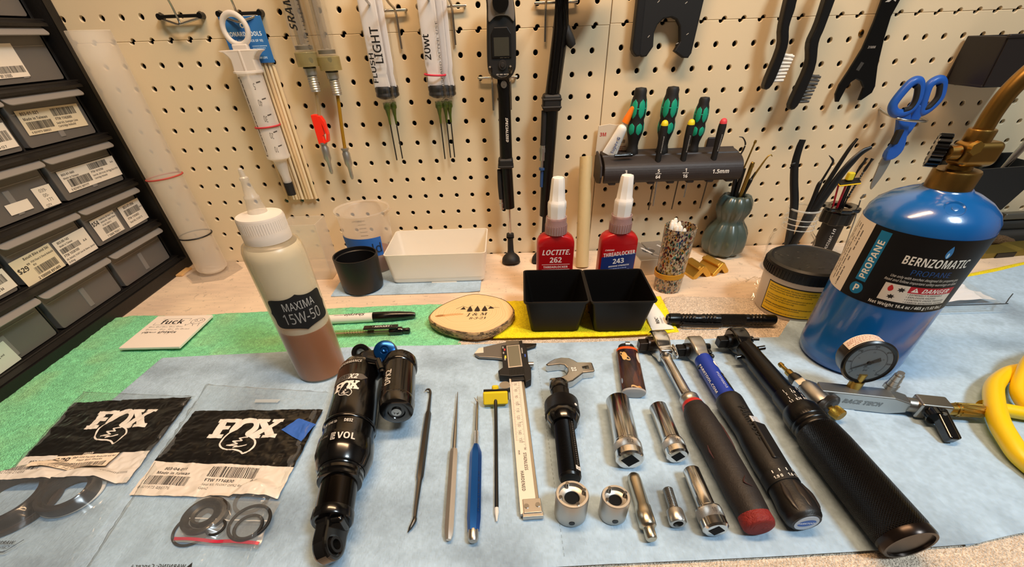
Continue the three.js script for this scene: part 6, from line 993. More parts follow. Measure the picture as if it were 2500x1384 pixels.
socket('smallest chrome deep socket with a wide drive end near the ratchet handle', 154.6, 503, 0.0, 6.6, 36, 9.4, 20, '10');
{
  const t = lying('lighter', 'pocket lighter with a dark planets print and an orange black head', 'lighter', 141.6, 320, -0.12), h = 6.8;
  const N = 36, oval = (y, a, b) => Array.from({ length: N }, (_, k) => { const q = k / N * 2 * PI; return [Math.sign(Math.cos(q)) * Math.pow(Math.abs(Math.cos(q)), 0.8) * a, h + Math.sin(q) * b, y]; });
  const skin = (rows) => { const pos = [], uv = [], idx = []; rows.forEach((r, i) => { const o = oval(...r); [...o, o[0]].forEach((p, k) => { pos.push(...p); uv.push(k / N, i / (rows.length - 1)); }); }); const W = N + 1; for (let i = 0; i < rows.length - 1; i++) for (let k = 0; k < N; k++) { const a = i * W + k; idx.push(a, a + 1, a + W, a + 1, a + W + 1, a + W); } for (const e of [0, rows.length - 1]) for (let k = 1; k < N - 1; k++) e ? idx.push(e * W, e * W + k, e * W + k + 1) : idx.push(0, k + 1, k); const g = new THREE.BufferGeometry(); g.setAttribute('position', new THREE.Float32BufferAttribute(pos, 3)); g.setAttribute('uv', new THREE.Float32BufferAttribute(uv, 2)); g.setIndex(idx); return toCreasedNormals(g, 0.6); };
  part(t, 'body', skin([[12, 12, 6], [13, 12.4, 6.4], [81, 12.4, 6.4], [81.6, 12, 6.2]]), print(512, 256, (x, w, h2) => {
    x.fillStyle = '#1b1310'; x.fillRect(0, 0, w, h2); for (let i = 0; i < 90; i++) { x.fillStyle = ['rgba(150,70,30,.18)', 'rgba(40,30,60,.25)', 'rgba(190,110,50,.14)'][i % 3]; x.beginPath(); x.ellipse(hash(i, 1, 6) * w, hash(i, 2, 6) * h2, 20 + hash(i, 3, 6) * 50, 10 + hash(i, 4, 6) * 20, hash(i, 5, 6) * 3, 0, 7); x.fill(); }
    const pl = (u, v, r, c, ring) => { x.fillStyle = c; x.beginPath(); x.ellipse(u * w, v * h2, r * 1.7, r * 0.8, 0, 0, 7); x.fill(); if (ring) { x.strokeStyle = '#d7b27a'; x.lineWidth = 3; x.beginPath(); x.ellipse(u * w, v * h2, r * 2.8, r * 0.42, 0.25, 0, 7); x.stroke(); } };
    pl(0.2, 0.3, 15, '#c98a4a', 1); pl(0.31, 0.6, 12, '#d8a860', 1); pl(0.1, 0.6, 15, '#d9cdbd'); pl(0.24, 0.78, 10, '#b5402a'); pl(0.4, 0.22, 7, '#8090a8'); pl(0.42, 0.4, 7, '#8090a8'); pl(0.16, 0.86, 6, '#c7b8a0');
  }, { rough: 0.25 }));
  part(t, 'orange_collar', skin([[7.6, 11, 5.4], [8.4, 12, 6.3], [12.4, 12.4, 6.4], [12.6, 12, 6.2]]), mat(0xe0561c, 0.35));
  part(t, 'hood', skin([[0, 7, 4], [0.8, 9, 5.4], [7.4, 10, 5.8], [8, 9, 5]]), M.matte);
  part(t, 'striker', T(cy(4, 4, 5, 20), 0, 0, 0, 0, 0, PI / 2).translate(3, h + 4.4, 3), M.steel);
  part(t, 'base', skin([[81.4, 12.3, 6.3], [82, 12.3, 6.3], [83.4, 11.6, 5.8], [83.6, 11, 5.2]]), mat(0xb9b6b4, 0.3, 0, { transmission: 0.3 }));
}
// ratchets and torque wrenches
function driveHead(t, y, m, dm, k = 1) {
  const o = smooth([[0, 0], [1.4, 7], [6, 11.6], [14, 12.6], [25, 11.4], [34, 8.4], [42, 7], [42, -7], [34, -8.4], [25, -11.4], [14, -12.6], [6, -11.6], [1.4, -7]], 4).slice(0, -1);
  const g = ex(o.map(([z, q]) => [-z * k, q * k]), 18 * k, 2.4, [], 4).rotateY(PI / 2).translate(-9 * k, y, 0), p = g.attributes.position;
  for (let i = 0; i < p.count; i++) { const s = Math.min(1, Math.max(0, (p.getZ(i) / k - 18) / 24)); p.setX(i, p.getX(i) * (1 - 0.24 * s)); }
  part(t, 'head', [toCreasedNormals(g, 0.9)], m);
  part(t, 'shoulder', vt([[0, y, 38 * k, 5.6 * k, 5.6 * k], [0, y, 44 * k, 6.6 * k, 6.8 * k]], 24), m);
  part(t, 'square_drive', [T(rb(17, 10.5, 10.5, 1), -14 * k, y - 2.5, 14), T(cy(8.4 * k, 8.4 * k, 6, 24), 0, 0, 0, 0, 0, PI / 2).translate(-7 * k, y - 2, 14)], dm);
}
{
  const t = lying('ratchet', 'chrome ratchet with a worn black rubber grip and red end', 'ratchet', 177, 308, 0.03), y = 13, tear = mat(0x3a100e, 0.7), gm = mat(0x1c1512, 0.6, 0, { bumpMap: speck, bumpScale: 0.0003 });
  driveHead(t, y, M.chrome, mat(0x3a302a, 0.35, 0.9));
  part(t, 'lever', vt([[8.6, y + 7, 32, 1.4, 3], [9.6, y + 6, 38, 1.6, 4], [9, y + 5, 50, 1.2, 2.4]], 10, 3), M.chrome);
  part(t, 'neck', vt([[0, y, 40, 6.8, 7], [0, y - 1, 52, 5, 5.4], [0, y - 1, 100, 5.6, 5.6], [0, y - 1, 112, 7, 7]], 28, 3), M.chrome);
  part(t, 'ferrule', laz([[0, 108], [7, 108], [9, 111], [9, 115], [8.4, 116], [8.4, 120], [0, 120]], 36).translate(0, y - 0.4, 0), M.satin);
  part(t, 'red_ring', laz([[0, 119], [9, 119], [9.8, 121], [10.4, 127], [0, 127]], 40).translate(0, y - 0.4, 0), mat(0xb8261e, 0.45));
  part(t, 'grip', vt([[0, y, 124, 10, 10], [0, y, 134, 12, 12], [0, y, 150, 13, 13], [0.6, y, 172, 12.6, 12.6], [0.6, y, 196, 12.6, 12.6], [1, y - 0.4, 220, 12.4, 12.2], [1, y - 0.4, 236, 11.6, 11.6], [1, y - 1, 244, 11, 11]], 36, 4), gm);
  part(t, 'tear', vt([[9.4, y + 8.2, 150, 0.3], [10.6, y + 7.4, 160, 1], [10.2, y + 8, 172, 1.2], [11.6, y + 6, 178, 0.9], [10.6, y + 7, 186, 0.3]], 8, 3), tear); part(t, 'tear', vt([[3, y + 12.3, 214, 0.2], [-1, y + 12.6, 220, 0.5], [4, y + 12, 224, 0.2]], 8, 3), tear); part(t, 'tear', vt([[-10.4, y + 7, 178, 0.3], [-11, y + 6.4, 184, 0.9], [-10.6, y + 6.6, 192, 0.3]], 8, 2), tear);
  part(t, 'red_end', vt([[1, y - 1, 238, 10.6, 10.6], [1, y - 1, 242, 11.4, 11.4], [1, y - 1, 248, 11.6, 11.2], [1, y - 1, 251, 10.6, 10.2], [1, y - 1, 252, 8, 7.6]], 32, 3), mat(0x7e1a14, 0.7, 0, { bumpMap: speck, bumpScale: 0.0012 }));
}
{
  const t = lying('torque_wrench', 'blue and black click torque wrench with white number scale', 'torque wrench', 215, 322, 0.02), y = 13.4, grip = mat(0x14110f, 0.48, 0, { bumpMap: speck, bumpScale: 0.00015 });
  driveHead(t, y, M.satin, mat(0x1d1917, 0.4, 0.6), 0.9);
  part(t, 'selector', [T(cy(4.4, 4, 3.4, 22), 0, 0, 0, 0, 0, -PI / 2).translate(9, y + 5, 20), T(rb(4, 5, 8, 1.4), 9.6, y + 4, 28), T(rb(4, 4.4, 5, 1.4), 9.4, y + 4, 36)], M.gloss);
  part(t, 'blue_tube', vt([[0, y, 36, 8.2, 9], [0, y, 44, 8.8, 9.2], [0, y, 96, 8.8, 9.2], [0, y, 104, 9.6, 9.8]], 36, 2), mat(0x12349a, 0.35));
  part(t, 'label', wrapz(9.45, 54, 0.62, 0.75).translate(0, y, 74), print(120, 460, (x) => { x.fillStyle = '#ebe5dc'; x.beginPath(); x.ellipse(60, 60, 52, 46, 0, 0, 7); x.fill(); x.fillStyle = '#12349a'; x.beginPath(); x.ellipse(96, 60, 34, 36, 0, 0, 7); x.fill(); x.fillStyle = '#17140f'; x.beginPath(); x.moveTo(16, 190); x.lineTo(116, 190); x.lineTo(116, 460); x.lineTo(70, 440); x.lineTo(16, 380); x.fill(); x.save(); x.translate(50, 214); x.rotate(PI / 2); text(x, 'F/', 0, 0, 44, '#efe9df', 'italic bold sans-serif'); text(x, 'Force', 60, -14, 26, '#e3d94a'); x.restore(); }, { clear: true }));
  part(t, 'serial_print', wrapz(9.5, 40, -0.06, 0.45).translate(0, y, 88), print(50, 300, (x) => { x.save(); x.translate(14, 8); x.rotate(PI / 2); text(x, 'PT23103213', 0, 0, 34, '#dfe3ee', 'sans-serif', 'left', 280); x.restore(); }, { clear: true }));
  part(t, 'side_print', wrapz(9.5, 52, -1.15, 0.5).translate(0, y, 74), print(60, 400, (x) => { x.save(); x.translate(8, 4); x.rotate(PI / 2); text(x, 'PARKTOOL.COM', 0, 0, 46, '#eef0f4', 'bold sans-serif', 'left', 390); x.restore(); }, { clear: true }));
  part(t, 'pivot_pin', rod([-10, y, 49], [10, y, 49], 2.2, 2.2, 16), M.black);
  part(t, 'grip', vt([[0, y, 100, 11, 10.6], [0, y, 106, 12.2, 12], [0, y, 126, 11.2, 11.2], [0, y, 142, 10.6, 10.8], [0, y, 160, 12, 11.6], [0, y, 180, 12.8, 12.2], [0, y, 194, 12.4, 12]], 36, 4), grip);
  part(t, 'grip_panel', T(rb(13, 4, 42, 1.8), 4, y + 9.8, 164, 0, -0.06, -0.4), grip);
  part(t, 'moulded_lettering', T(lay(9, 60), -1, y + 12.2, 150, 0, 0, 0.12), print(60, 400, (x) => { x.save(); x.translate(12, 8); x.rotate(PI / 2); text(x, 'PARKTOOL', 0, 0, 56, '#040303', 'bold sans-serif', 'left', 380); x.restore(); }, { clear: true }));
  part(t, 'window', T(rb(8, 1.6, 8, 0.6), 3.6, y + 11.2, 140, 0, 0, -0.3), mat(0xd7d9dc, 0.08, 0.2, { clearcoat: 1 }));
  part(t, 'scale_ring', laz([[0, 193], [12.6, 193], [12.6, 204], [0, 204]], 44).translate(0, y, 0), M.matte);
  part(t, 'scale_print', wrapz(12.8, 10, -0.05, 1.8).translate(0, y, 198.5), print(260, 90, (x) => { [['1.9', 20], ['0', 78], ['1.6', 140], ['1.2', 206]].forEach(([s, px]) => { x.fillStyle = '#ece5da'; x.fillRect(px + 8, 6, 9, 24); text(x, s, px - 4, 76, 34, '#ece5da'); }); }, { clear: true }));
  part(t, 'knob', vt([[0, y, 203, 11.6, 11.6], [0, y, 210, 12, 12], [0, y, 222, 13.2, 12.8], [0, y, 231, 12.6, 12.2], [0, y, 235, 10.4, 10]], 40, 3), grip);
  part(t, 'finger_groove', [-0.62, 0.15, 0.9].map((a) => vt([[Math.sin(a) * 11.4, y + Math.cos(a) * 11.4, 206, 1.4, 0.8], [Math.sin(a) * 12.4, y + Math.cos(a) * 12.2, 216, 3, 1], [Math.sin(a) * 12.4, y + Math.cos(a) * 12, 225, 2.4, 1], [Math.sin(a) * 12, y + Math.cos(a) * 11.6, 230, 1, 0.6]], 12, 3)), mat(0x231b17, 0.35));
  part(t, 'end_badge', [T(cy(8.6, 8.6, 1, 32), 0, 0, 0, PI / 2).translate(0, y, 234.4)], mat(0xb9c6d6, 0.4));
  part(t, 'badge_print', T(plane(14, 14), 0, y, 235.5), print(128, 128, (x) => { x.fillStyle = '#2c62b8'; x.beginPath(); x.ellipse(64, 64, 60, 36, -0.2, 0, 7); x.fill(); text(x, 'PARKTOOL', 64, 74, 24, '#eef2f8', 'italic bold sans-serif', 'center'); }, { clear: true }));
}
{
  const t = lying('torque_wrench', 'long all black torque wrench with a thick knurled grip', 'torque wrench', 266, 311, 0.04), y = 18;
  driveHead(t, y - 2, M.gloss, mat(0x171412, 0.4, 0.5), 0.95);
  part(t, 'selector', [T(cy(4.6, 4.2, 4, 22), 0, 0, 0, 0, 0, -PI / 2).translate(8, y + 2, 22), rod([9, y + 6, 27], [15, y + 7, 29], 1.6, 1.6, 12), rod([8, y + 4, 42], [15, y + 5, 42], 2.6, 2.6, 14), rod([-8, y - 4, 44], [-14, y - 5, 44], 2.6, 2.6, 14)], M.gloss);
  part(t, 'tube', vt([[0, y - 1, 34, 8, 9], [0, y - 1, 40, 9.4, 10], [0, y - 0.6, 130, 10.6, 11], [0, y, 136, 12.4, 12.4]], 36, 2), mat(0x0f0c0a, 0.22, 0.5));
  part(t, 'scale_sleeve', laz([[0, 112], [11.6, 112], [12, 114], [12.4, 134], [0, 134]], 44).translate(0, y - 0.4, 0), M.anod);
  part(t, 'scale_print', wrapz(12.6, 20, 0, 2.2).translate(0, y - 0.4, 124), print(330, 140, (x) => { x.fillStyle = '#e7e0d6'; [60, 130, 200, 270].forEach((p, i) => { x.fillRect(p, 10 + (i % 2) * 8, 5, 26); x.fillRect(p, 76, 5, 24); }); [['1.5', 120, 62], ['1', 206, 62], ['2', 60, 62], ['0.74', 110, 128], ['0.37', 190, 128], ['1.1', 40, 128]].forEach(([s, a, b]) => text(x, s, a, b, 28, '#e7e0d6')); }, { clear: true }));
  part(t, 'collar', laz([[0, 133], [13, 133], [15.4, 138], [15.6, 150], [14.8, 151], [15.4, 152.4], [15.4, 155], [14.6, 156], [15.2, 157.4], [15.2, 160], [14, 161.6], [0, 162]], 48).translate(0, y, 0), M.anod);
  part(t, 'grip', laz([[0, 161], [15.6, 161], [16.8, 164], [17.6, 180], [17.8, 258], [17, 261], [0, 261]], 56).translate(0, y, 0), mat(0x1a1512, 0.34, 0.6, { bumpMap: knurlTex, bumpScale: 0.0018 }));
  part(t, 'end_ring', laz([[16.4, 260], [17.6, 261], [17.6, 266], [16.6, 268], [14.8, 268], [14.4, 266.4], [0, 266.4]], 56).translate(0, y, 0), mat(0x2a211c, 0.25, 0.7));
}
// ---------- right hand side: propane torch, nitrogen gauge tool with its yellow hose, clear tray ----------
{
  const t = thing('propane_torch', 'blue propane cylinder with a black printed label and a brass torch head', 'propane torch', [391, 7.6, 337]);
  const blue = mat(0x0d599f, 0.24, 0, { clearcoat: 0.7, clearcoatRoughness: 0.12, bumpMap: speck, bumpScale: 0.00004 });
  part(t, 'cylinder', la([[0, 0], [44, 0], [47.4, 3], [48.6, 10], [48.6, 14], [48.9, 15], [48.6, 16], [48.6, 150], [47.6, 157], [44, 163], [36, 169.5], [26, 174.6], [19, 177], [18, 178.4], [0, 178.4]], 96), blue);
  part(t, 'relief_valve', [la([[0, 0], [8, 0], [8.4, 1.6], [7, 2.6], [5.6, 1.6], [4.6, 1], [3, 1.6], [2.4, 3], [0, 3.4]], 30).rotateX(0.62).rotateY(-0.45).translate(-13, 168.4, 30)], blue);
  const lab = print(2048, 720, (x, w, h) => {
    x.fillStyle = '#0d0b0b'; x.fillRect(0, 0, w, h);
    x.fillStyle = '#e9ddcc'; x.fillRect(0, 0, 560, h); x.fillStyle = '#d8d4c4'; x.fillRect(1640, 0, w - 1640, h);
    x.save(); x.translate(60, 60); x.rotate(PI / 2); for (let i = 0; i < 9; i++) { x.fillStyle = '#5a5148'; let k = 0, j = 0; while (k < 560) { const L = 10 + hash(i, j, 3) * 60; if (hash(i, j, 8) > 0.25) x.fillRect(k, -i * 50, L, 15); k += L + 10; j++; } } text(x, '1/2023', 540, -380, 30, '#2a2522'); x.restore();
    for (let i = 0; i < 40; i++) { x.fillStyle = '#6d675c'; x.fillRect(1680, 30 + i * 17, 300 * (0.6 + 0.4 * hash(i, 1, 12)), 8); }
    x.fillStyle = '#1a78ac'; x.fillRect(640, 30, 100, 500); x.beginPath(); x.arc(690, 610, 62, 0, 7); x.fill(); x.fillStyle = '#0d0b0b'; x.fillRect(620, 538, 140, 16);
    text(x, 'P', 690, 646, 100, '#f0ece4', 'bold sans-serif', 'center'); x.save(); x.translate(722, 506); x.rotate(-PI / 2); text(x, 'PROPANE', 0, 0, 86, '#f0ece4', 'bold sans-serif', 'left', 456); x.restore();
    text(x, 'BERNZOMATIC', 1170, 262, 112, '#ece6da', 'bold sans-serif', 'center', 520);
    x.fillStyle = '#3f7fb8'; x.beginPath(); x.moveTo(1190, 168); x.quadraticCurveTo(1150, 130, 1196, 52); x.quadraticCurveTo(1236, 130, 1200, 168); x.fill(); x.fillStyle = '#b8d8ec'; x.beginPath(); x.ellipse(1194, 140, 8, 24, 0, 0, 7); x.fill();
    text(x, 'PROPANE', 1170, 352, 72, '#234f8c', 'sans-serif', 'center', 380);
    text(x, 'Use only with torches designed for propane gas.', 1170, 398, 34, '#e7e1d6', 'italic sans-serif', 'center', 560); text(x, 'Read and follow important safety warnings on label.', 1160, 438, 34, '#e7e1d6', 'italic sans-serif', 'center', 600);
    x.fillStyle = '#e0d6c8'; x.fillRect(890, 462, 580, 176); x.fillStyle = '#b8222e'; x.fillRect(1080, 462, 390, 66); text(x, 'DANGER', 1300, 518, 60, '#f2ece2', 'italic bold sans-serif', 'center'); x.fillStyle = '#f2ece2'; x.beginPath(); x.moveTo(1100, 516); x.lineTo(1130, 470); x.lineTo(1160, 516); x.fill(); x.fillStyle = '#b8222e'; x.fillRect(1127, 486, 6, 18);
    ['EXTREMELY FLAMMABLE', 'EXPLOSION HAZARD', 'CONTENTS UNDER PRESSURE', 'CARBON MONOXIDE HAZARD'].forEach((s, i) => text(x, '• ' + s, 1090, 552 + i * 27, 24, '#3a3430', 'bold sans-serif', 'left', 372));
    x.fillStyle = '#c02a2a'; x.beginPath(); x.moveTo(940, 540); x.quadraticCurveTo(910, 510, 944, 474); x.quadraticCurveTo(990, 520, 952, 540); x.fill(); x.fillStyle = '#2a2522'; for (const [a, b] of [[1030, 510], [980, 590]]) { x.beginPath(); for (let k = 0; k < 14; k++) { const r = k % 2 ? 18 : 34; x.lineTo(a + r * Math.cos(k / 14 * 2 * PI), b + r * 0.8 * Math.sin(k / 14 * 2 * PI)); } x.fill(); }
    text(x, 'Net Weight 16.4 oz / 465 g (1.02 lbs.)', 1160, 694, 44, '#ece6da', 'bold sans-serif', 'center', 640);
  }, { rough: 0.45, more: { specularIntensity: 0.5 } });
  part(t, 'label', wrap(48.85, 67, -0.56, 4.1, 96).translate(0, 116.4, 0), lab);
  const B = M.oldBrass;
  part(t, 'collar', la([[0, 177], [15.6, 177], [16.6, 178], [16.6, 191], [15.8, 192.4], [12, 193], [0, 193]], 56), B);
  part(t, 'valve_body', [la([[0, 192], [9, 192], [8.4, 197], [0, 197]], 32), T(rb(30, 18, 20, 5, 3), 3, 205, 2), rod([-14, 206, 4], [-22, 206, 4], 5.5, 5.5, 24)], B);
  part(t, 'hex_nut', T(cy(5, 5, 4, 6), 0, 0, 0, PI / 2).translate(-10, 211, 11), M.brass);
  part(t, 'neck', la([[0, 213], [9.4, 213], [9.4, 221], [8.8, 222], [0, 222]], 36), B);
  part(t, 'flame_tube', tb([[0, 220, 0], [0, 234, 0], [3, 248, 0], [11, 262, 1], [26, 274, 2], [44, 280, 3]], 6.6, 24, false, 70), B);
  const turn = (q) => q.translate(8, 0, 0).rotateY(-0.62).translate(-8, 0, 0);
  part(t, 'control_knob', [T(cy(11, 11, 8, 40), 0, 0, 0, 0, 0, PI / 2).translate(-18, 206, 2), rod([-20, 206, 2], [-10, 206, 2], 5, 5, 24), ...Array.from({ length: 16 }, (_, i) => T(rb(9, 2.6, 2.8, 0.6), 0, 11.2, 0).applyMatrix4(new THREE.Matrix4().makeRotationX(i / 16 * 2 * PI)).translate(-22, 206, 2))].map(turn), M.gloss);
}
{
  const t = thing('gauge_tool', 'aluminium nitrogen charging tool with a round pressure gauge and yellow hose', 'gauge tool', [346, 7.7, 424], 0);
  const g = new THREE.Group(), W = (x, z) => [x - 346, z - 424], al = mat(0xb9bcbb, 0.4, 1);
  part(t, 'block', ex([[-38, 0], [26, 0], [40, 4], [40, 15], [24, 19.5], [-38, 19.5]], 15, 1).translate(0, 0, -9).rotateY(-0.225), al);
  part(t, 'engraving', T(plane(46, 8), 5, 10.4, 6.3).rotateY(-0.225), print(360, 64, (x) => { x.strokeStyle = '#5c5f60'; x.lineWidth = 2.4; x.font = 'italic bold 50px sans-serif'; x.strokeText('RACE TECH', 6, 50, 350); }, { clear: true }));
  part(t, 'chuck_body', laz([[0, -20], [5.6, -20], [7.6, -16], [9.6, -10], [10, 6], [9, 12], [0, 12]], 36).rotateY(0.1).translate(-40, 9.6, -6), M.satin);
  part(t, 'chuck_nut', laz([[0, -22], [7, -22], [7.4, -20], [7.4, -14], [0, -14]], 6).rotateY(0.1).translate(-42, 9.6, -6), M.chrome);
  part(t, 'nozzle', [laz([[0, -56], [2.2, -56], [2.6, -54], [2.6, -52], [0, -52]], 20), laz([[0, -52], [1.9, -52], [1.9, -44], [3.6, -42], [3.6, -32], [0, -32]], 20), ].map((q) => q.rotateY(0.12).translate(-41, 9.6, -4)), M.brass);
  part(t, 'black_sleeve', laz([[0, -34], [4.6, -34], [5.6, -30], [5.8, -20], [0, -20]], 28).rotateY(0.12).translate(-41, 9.6, -5), M.darkSteel);
  part(t, 'dial', laz([[0, 9], [8, 9], [9, 11], [11.4, 12.4], [11.6, 16], [10.6, 17], [7, 17.6], [0, 17.6]], 48).rotateY(0.3).translate(-40, 10.6, -6), mat(0x4a443f, 0.35, 0.9, { bumpMap: knurlFine, bumpScale: 0.0003 }));
  part(t, 'brass_knob', laz([[0, 17], [2.4, 17], [2.4, 20], [5.4, 20.6], [5.8, 22], [5.8, 29], [5, 30], [0, 30]], 36).rotateY(0.3).translate(-40, 10, -6), mat(0xb8923c, 0.35, 1, { bumpMap: knurlFine, bumpScale: 0.0003 }));
  part(t, 'gauge_stem', [T(cy(6, 6, 8, 6), -5, 19, -8), T(cy(4, 4, 12, 20), -5, 24, -8)], M.brass);
  const face = new THREE.Matrix4().makeRotationFromEuler(new THREE.Euler(-0.12, -0.2, 0, 'YXZ')).setPosition(-6, 48.5, -8), place = (q) => q.applyMatrix4(face);
  part(t, 'gauge_case', [place(laz([[0, -21], [16, -21], [19.4, -19], [20.4, -16], [20.4, -3], [22, -1.6], [22.4, 0], [21, 1.4], [18.8, 0.4], [18.8, -1.6], [0, -1.8]], 64))], mat(0x080707, 0.3));
  part(t, 'gauge_sticker', place(wrap(20.7, 13, 0, 1.5).rotateX(PI / 2).rotateZ(PI + 0.35).translate(0, 0, -11)), print(240, 90, (x, w, h) => { x.fillStyle = '#ead9c6'; x.fillRect(0, 0, w, h); scrawl(x, 12, 10, 216, 13, 6, 9, '#a8604a'); }));
  part(t, 'gauge_face', place(plane(37.4, 37.4)), print(512, 512, (x) => {
    x.fillStyle = '#666d70'; x.beginPath(); x.arc(256, 256, 254, 0, 7); x.fill(); x.save(); x.translate(256, 256);
    x.strokeStyle = '#0c0e0f'; x.lineWidth = 4; x.beginPath(); x.arc(0, 0, 190, 2.36, 7.07); x.stroke(); for (let i = 0; i <= 60; i++) { const a = 2.36 + 4.71 * i / 60; x.lineWidth = i % 10 ? 3 : 6; x.beginPath(); x.moveTo(190 * Math.cos(a), 190 * Math.sin(a)); const r = i % 10 ? 204 : 214; x.lineTo(r * Math.cos(a), r * Math.sin(a)); x.stroke(); }
    ['0', '100', '200', '300', '400', '500', '600'].forEach((s, i) => { const a = 2.36 + 4.71 * i / 6; text(x, s, 228 * Math.cos(a), 228 * Math.sin(a) + 12, 34, '#0c0e0f', 'bold sans-serif', 'center'); }); ['0', '10', '20', '30', '40'].forEach((s, i) => { const a = 2.36 + 4.71 * i / 4; text(x, s, 150 * Math.cos(a), 150 * Math.sin(a) + 10, 26, '#0c0e0f', 'sans-serif', 'center'); });
    text(x, 'psi', 0, 120, 36, '#0c0e0f', 'bold sans-serif', 'center'); text(x, 'kg/cm', 0, 84, 26, '#0c0e0f', 'sans-serif', 'center'); scrawl(x, -60, 186, 130, 26, 1, 3, '#0c0e0f'); x.restore();
  }, { clear: true, rough: 0.8 }));
  part(t, 'needle', [place(ex([[-1, -3], [1.2, -3], [0.8, 0], [0.3, 15], [-0.3, 15], [-0.8, 0]], 0.5).rotateZ(2.1).translate(0, 0, 0.3)), place(ex([[-1.8, -9], [1.8, -9], [1.2, 0], [-1.2, 0]], 0.5).rotateZ(2.1).translate(0, 0, 0.3)), place(laz([[0, 0], [1.9, 0], [1.6, 1.6], [0, 1.8]], 20))], M.black);
  part(t, 'gauge_glass', place(laz([[0, 1], [19, 1], [19, 1.4], [0, 1.4]], 48)), mat(0xffffff, 0.03, 0, { transmission: 1, ior: 1.3, specularIntensity: 0.4 }));
  part(t, 'air_valve', [T(cy(6.4, 6.4, 4, 6), 28, 19, -5), rod([28, 22, -5], [27, 30, -4], 5, 4.6, 20), rod([27, 30, -4], [26.4, 36, -3.6], 4.4, 4, 20), rod([26.4, 36, -3.6], [26, 39, -3.4], 3, 3, 16)], M.satin);
  part(t, 'ball_valve', [T(rb(26, 17, 17, 2), 57, 10, 14, 0, -0.22, 0), rod([38, 10, 9], [45, 10, 11], 7, 7, 24)], mat(0xa9a49c, 0.36, 1));
  part(t, 'valve_handle', [rod([52, 11, 22], [50, 11, 30], 7, 7, 24), T(rb(9, 9, 30, 2), 52.5, 9.4, 38, 0.32, -0.1, 0), T(rb(5, 6.4, 30, 1.6), 57.6, 9.6, 37, 0.32, -0.1, 0)], M.gloss);
  part(t, 'handle_screw', T(cy(2, 2, 1, 16), 0, 0, 0).translate(54, 16.4, 30), M.satin);
  part(t, 'brass_ferrule', [rod([70, 10, 17], [77, 10, 18], 6.2, 6.2, 6), rod([77, 10, 18], [100, 10, 21], 6.4, 6, 28), ...Array.from({ length: 14 }, (_, i) => { const a = i / 14 * 2 * PI; return rod([79, 10 + 6.3 * Math.cos(a), 18.3 + 6.3 * Math.sin(a)], [99, 10 + 6 * Math.cos(a + 0.5), 20.8 + 6 * Math.sin(a + 0.5)], 0.8, 0.8, 6); })], M.brass);
  part(t, 'hose_end', rod([100, 10, 21], [108, 10, 22], 5.4, 5.4, 24), M.satin);
  part(t, 'hose', [tb([[106, 9, 14], [126, 8, 19], [150, 7, 26], [190, 7, 34], [235, 6.8, 30], [262, 7, 4], [252, 7, -34], [232, 10, -48], [214, 15, -45]], 6.2, 18, false, 120), tb([[214, 15, -45], [198, 10, -38], [174, 10, -32], [140, 13, -12], [116, 15, 12], [98, 14, 38], [91, 11, 58], [88, 8, 78], [94, 7, 100], [118, 7, 118], [160, 7, 122], [220, 7, 110]], 7.4, 20, false, 160), tb([[250, 30, -60], [204, 26, -44], [172, 20, -20], [150, 14, 4], [152, 10, 28], [200, 9, 44], [260, 8, 50]], 7.2, 18, false, 120)], mat(0xf4cb0c, 0.36, 0, { clearcoat: 0.2, clearcoatRoughness: 0.4 }));
}
{
  const t = thing('clear_tray', 'shallow clear plastic tray with crumpled edge holding a white tissue', 'tray', [560, 9, 224]);
  const hf = (x, z, u, v) => { const e = Math.min(u, 1 - u, v, 1 - v); return e < 0.01 ? 13 : e < 0.09 ? 12 - e * 140 : 0.4; };
  part(t, 'shell', film([[-70, -40], [76, -36], [68, 38], [-80, 38]], 40, 30, hf), mat(0xf4f6f6, 0.06, 0, { transmission: 0.94 }));
  part(t, 'rim', tb([[98, 15, 18], [86, 13.4, 27], [74, 12.6, 36], [62, 12.6, 38], [-80, 12.6, 38]], 0.6, 8, false, 60), mat(0x3a3f42, 0.3, 0, { transmission: 0.3 }));
  const c = thing('tissue', 'white paper tissue draped in the clear tray behind the propane cylinder', 'tissue', [560, 11, 224]);
  part(c, 'sheet', film([[-20, -34], [66, -30], [88, 14], [-60, 30]], 40, 40, (x, z, u, v) => 1.4 + 14 * Math.pow(Math.sin(PI * Math.min(1, Math.max(0, u * 0.9))), 2) * (1 - v) * 0.8 + 5 * noise(u, v, 5, 3) + 1.6 * noise(u, v, 13, 5)), mat(0xe6e4e4, 0.95, 0, { transmission: 0.2 }));
}
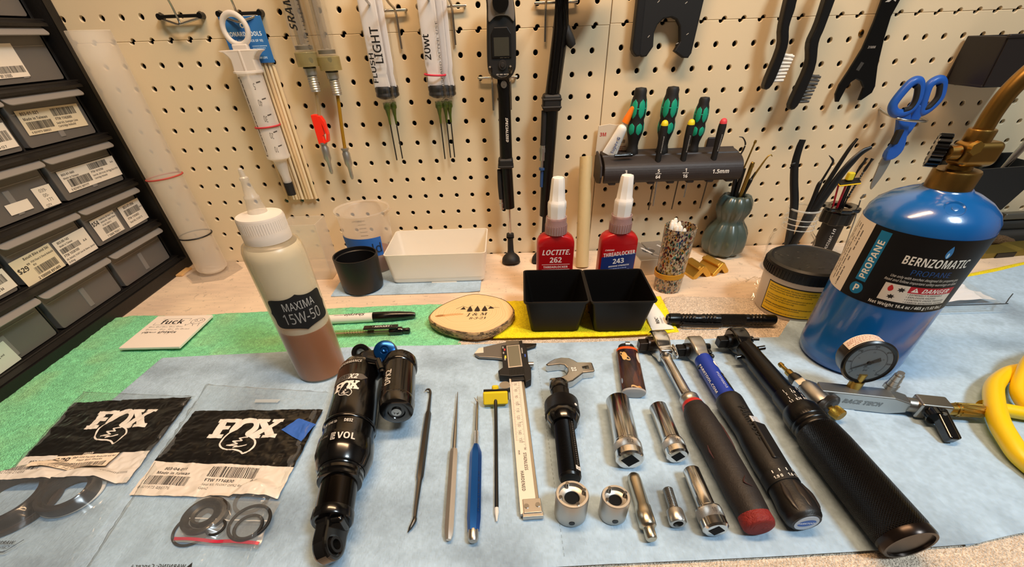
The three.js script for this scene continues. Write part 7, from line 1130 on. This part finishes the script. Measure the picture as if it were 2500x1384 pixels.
// what lies beyond the torch at the far right end of the bench
{
  const t = thing('angle_plate', 'dark steel angle plate with a brassy yellow edge at the far right', 'plate', [818, 0, 66]); t.rotation.y = 0.1;
  part(t, 'plate', ex([[-50, 0], [70, 0], [70, 12], [14, 12], [6, 9], [-50, 9]], 30, 0.8).translate(0, 0, -14), mat(0x8a7a3a, 0.4, 0.7));
  part(t, 'slot', T(rb(34, 8, 2, 0.5), -12, 4, 16.4), M.black);
  const b = thing('leather_glove', 'crumpled brown leather lying behind the brassy plate at the far right', 'leather', [806, 0, 34]);
  part(b, 'leather', vt([[-40, 8, 4, 10, 6], [-24, 12, 2, 16, 11], [0, 14, 0, 18, 13], [22, 12, 2, 16, 11], [40, 9, 6, 12, 7], [50, 6, 8, 6, 4]], 24, 4), mat(0x5b4327, 0.7, 0, { bumpMap: speck, bumpScale: 0.003 }));
  const r = thing('roll_case', 'dark grey rolled tool case leaning at the wall at the far right', 'tool roll', [862, 0, 30]);
  part(r, 'case', [T(rb(150, 26, 24, 8, 3), 0, 13, 2, 0, 0.05, 0), T(rb(150, 18, 20, 7, 3), 10, 33, -4, 0, 0.03, 0)], mat(0x2a2825, 0.75));
  const s = thing('steel_bar', 'dull grey steel bar standing on the rolled case at the far right', 'bar', [900, 43, 28]);
  part(s, 'bar', T(rb(170, 10, 12, 2), 0, 5, 0, 0, 0.05, 0), mat(0x77736a, 0.5, 0.8));
}
// ---------- origins at each thing's base, millimetres to metres ----------
scene.updateMatrixWorld(true);
for (const o of scene.children) {
  if (!o.isGroup || o.name === 'wall_back' || !o.userData.category) continue;
  const bb = new THREE.Box3(), inv = o.matrixWorld.clone().invert(); let lamp = false;
  o.traverse((c) => { if (c.isLight) lamp = true; if (c.isMesh) { c.geometry.computeBoundingBox(); bb.union(c.geometry.boundingBox.clone().applyMatrix4(inv.clone().multiply(c.matrixWorld))); } });
  if (lamp || bb.isEmpty()) continue;
  const d = new THREE.Vector3((bb.min.x + bb.max.x) / 2, bb.min.y, (bb.min.z + bb.max.z) / 2);
  for (const c of o.children) c.position.sub(d);
  o.position.add(d.applyQuaternion(o.quaternion));
}
const MM = 0.001, seen = new WeakSet();
scene.traverse((o) => {
  o.position.multiplyScalar(MM); delete o.userData.base;
  if (o.isMesh) { o.castShadow = o.receiveShadow = true; if (!seen.has(o.geometry)) { seen.add(o.geometry); o.geometry.scale(MM, MM, MM); } }
  if (o.isRectAreaLight) { o.width *= MM; o.height *= MM; }
});
camera.position.multiplyScalar(MM);
renderer.render(scene, camera);
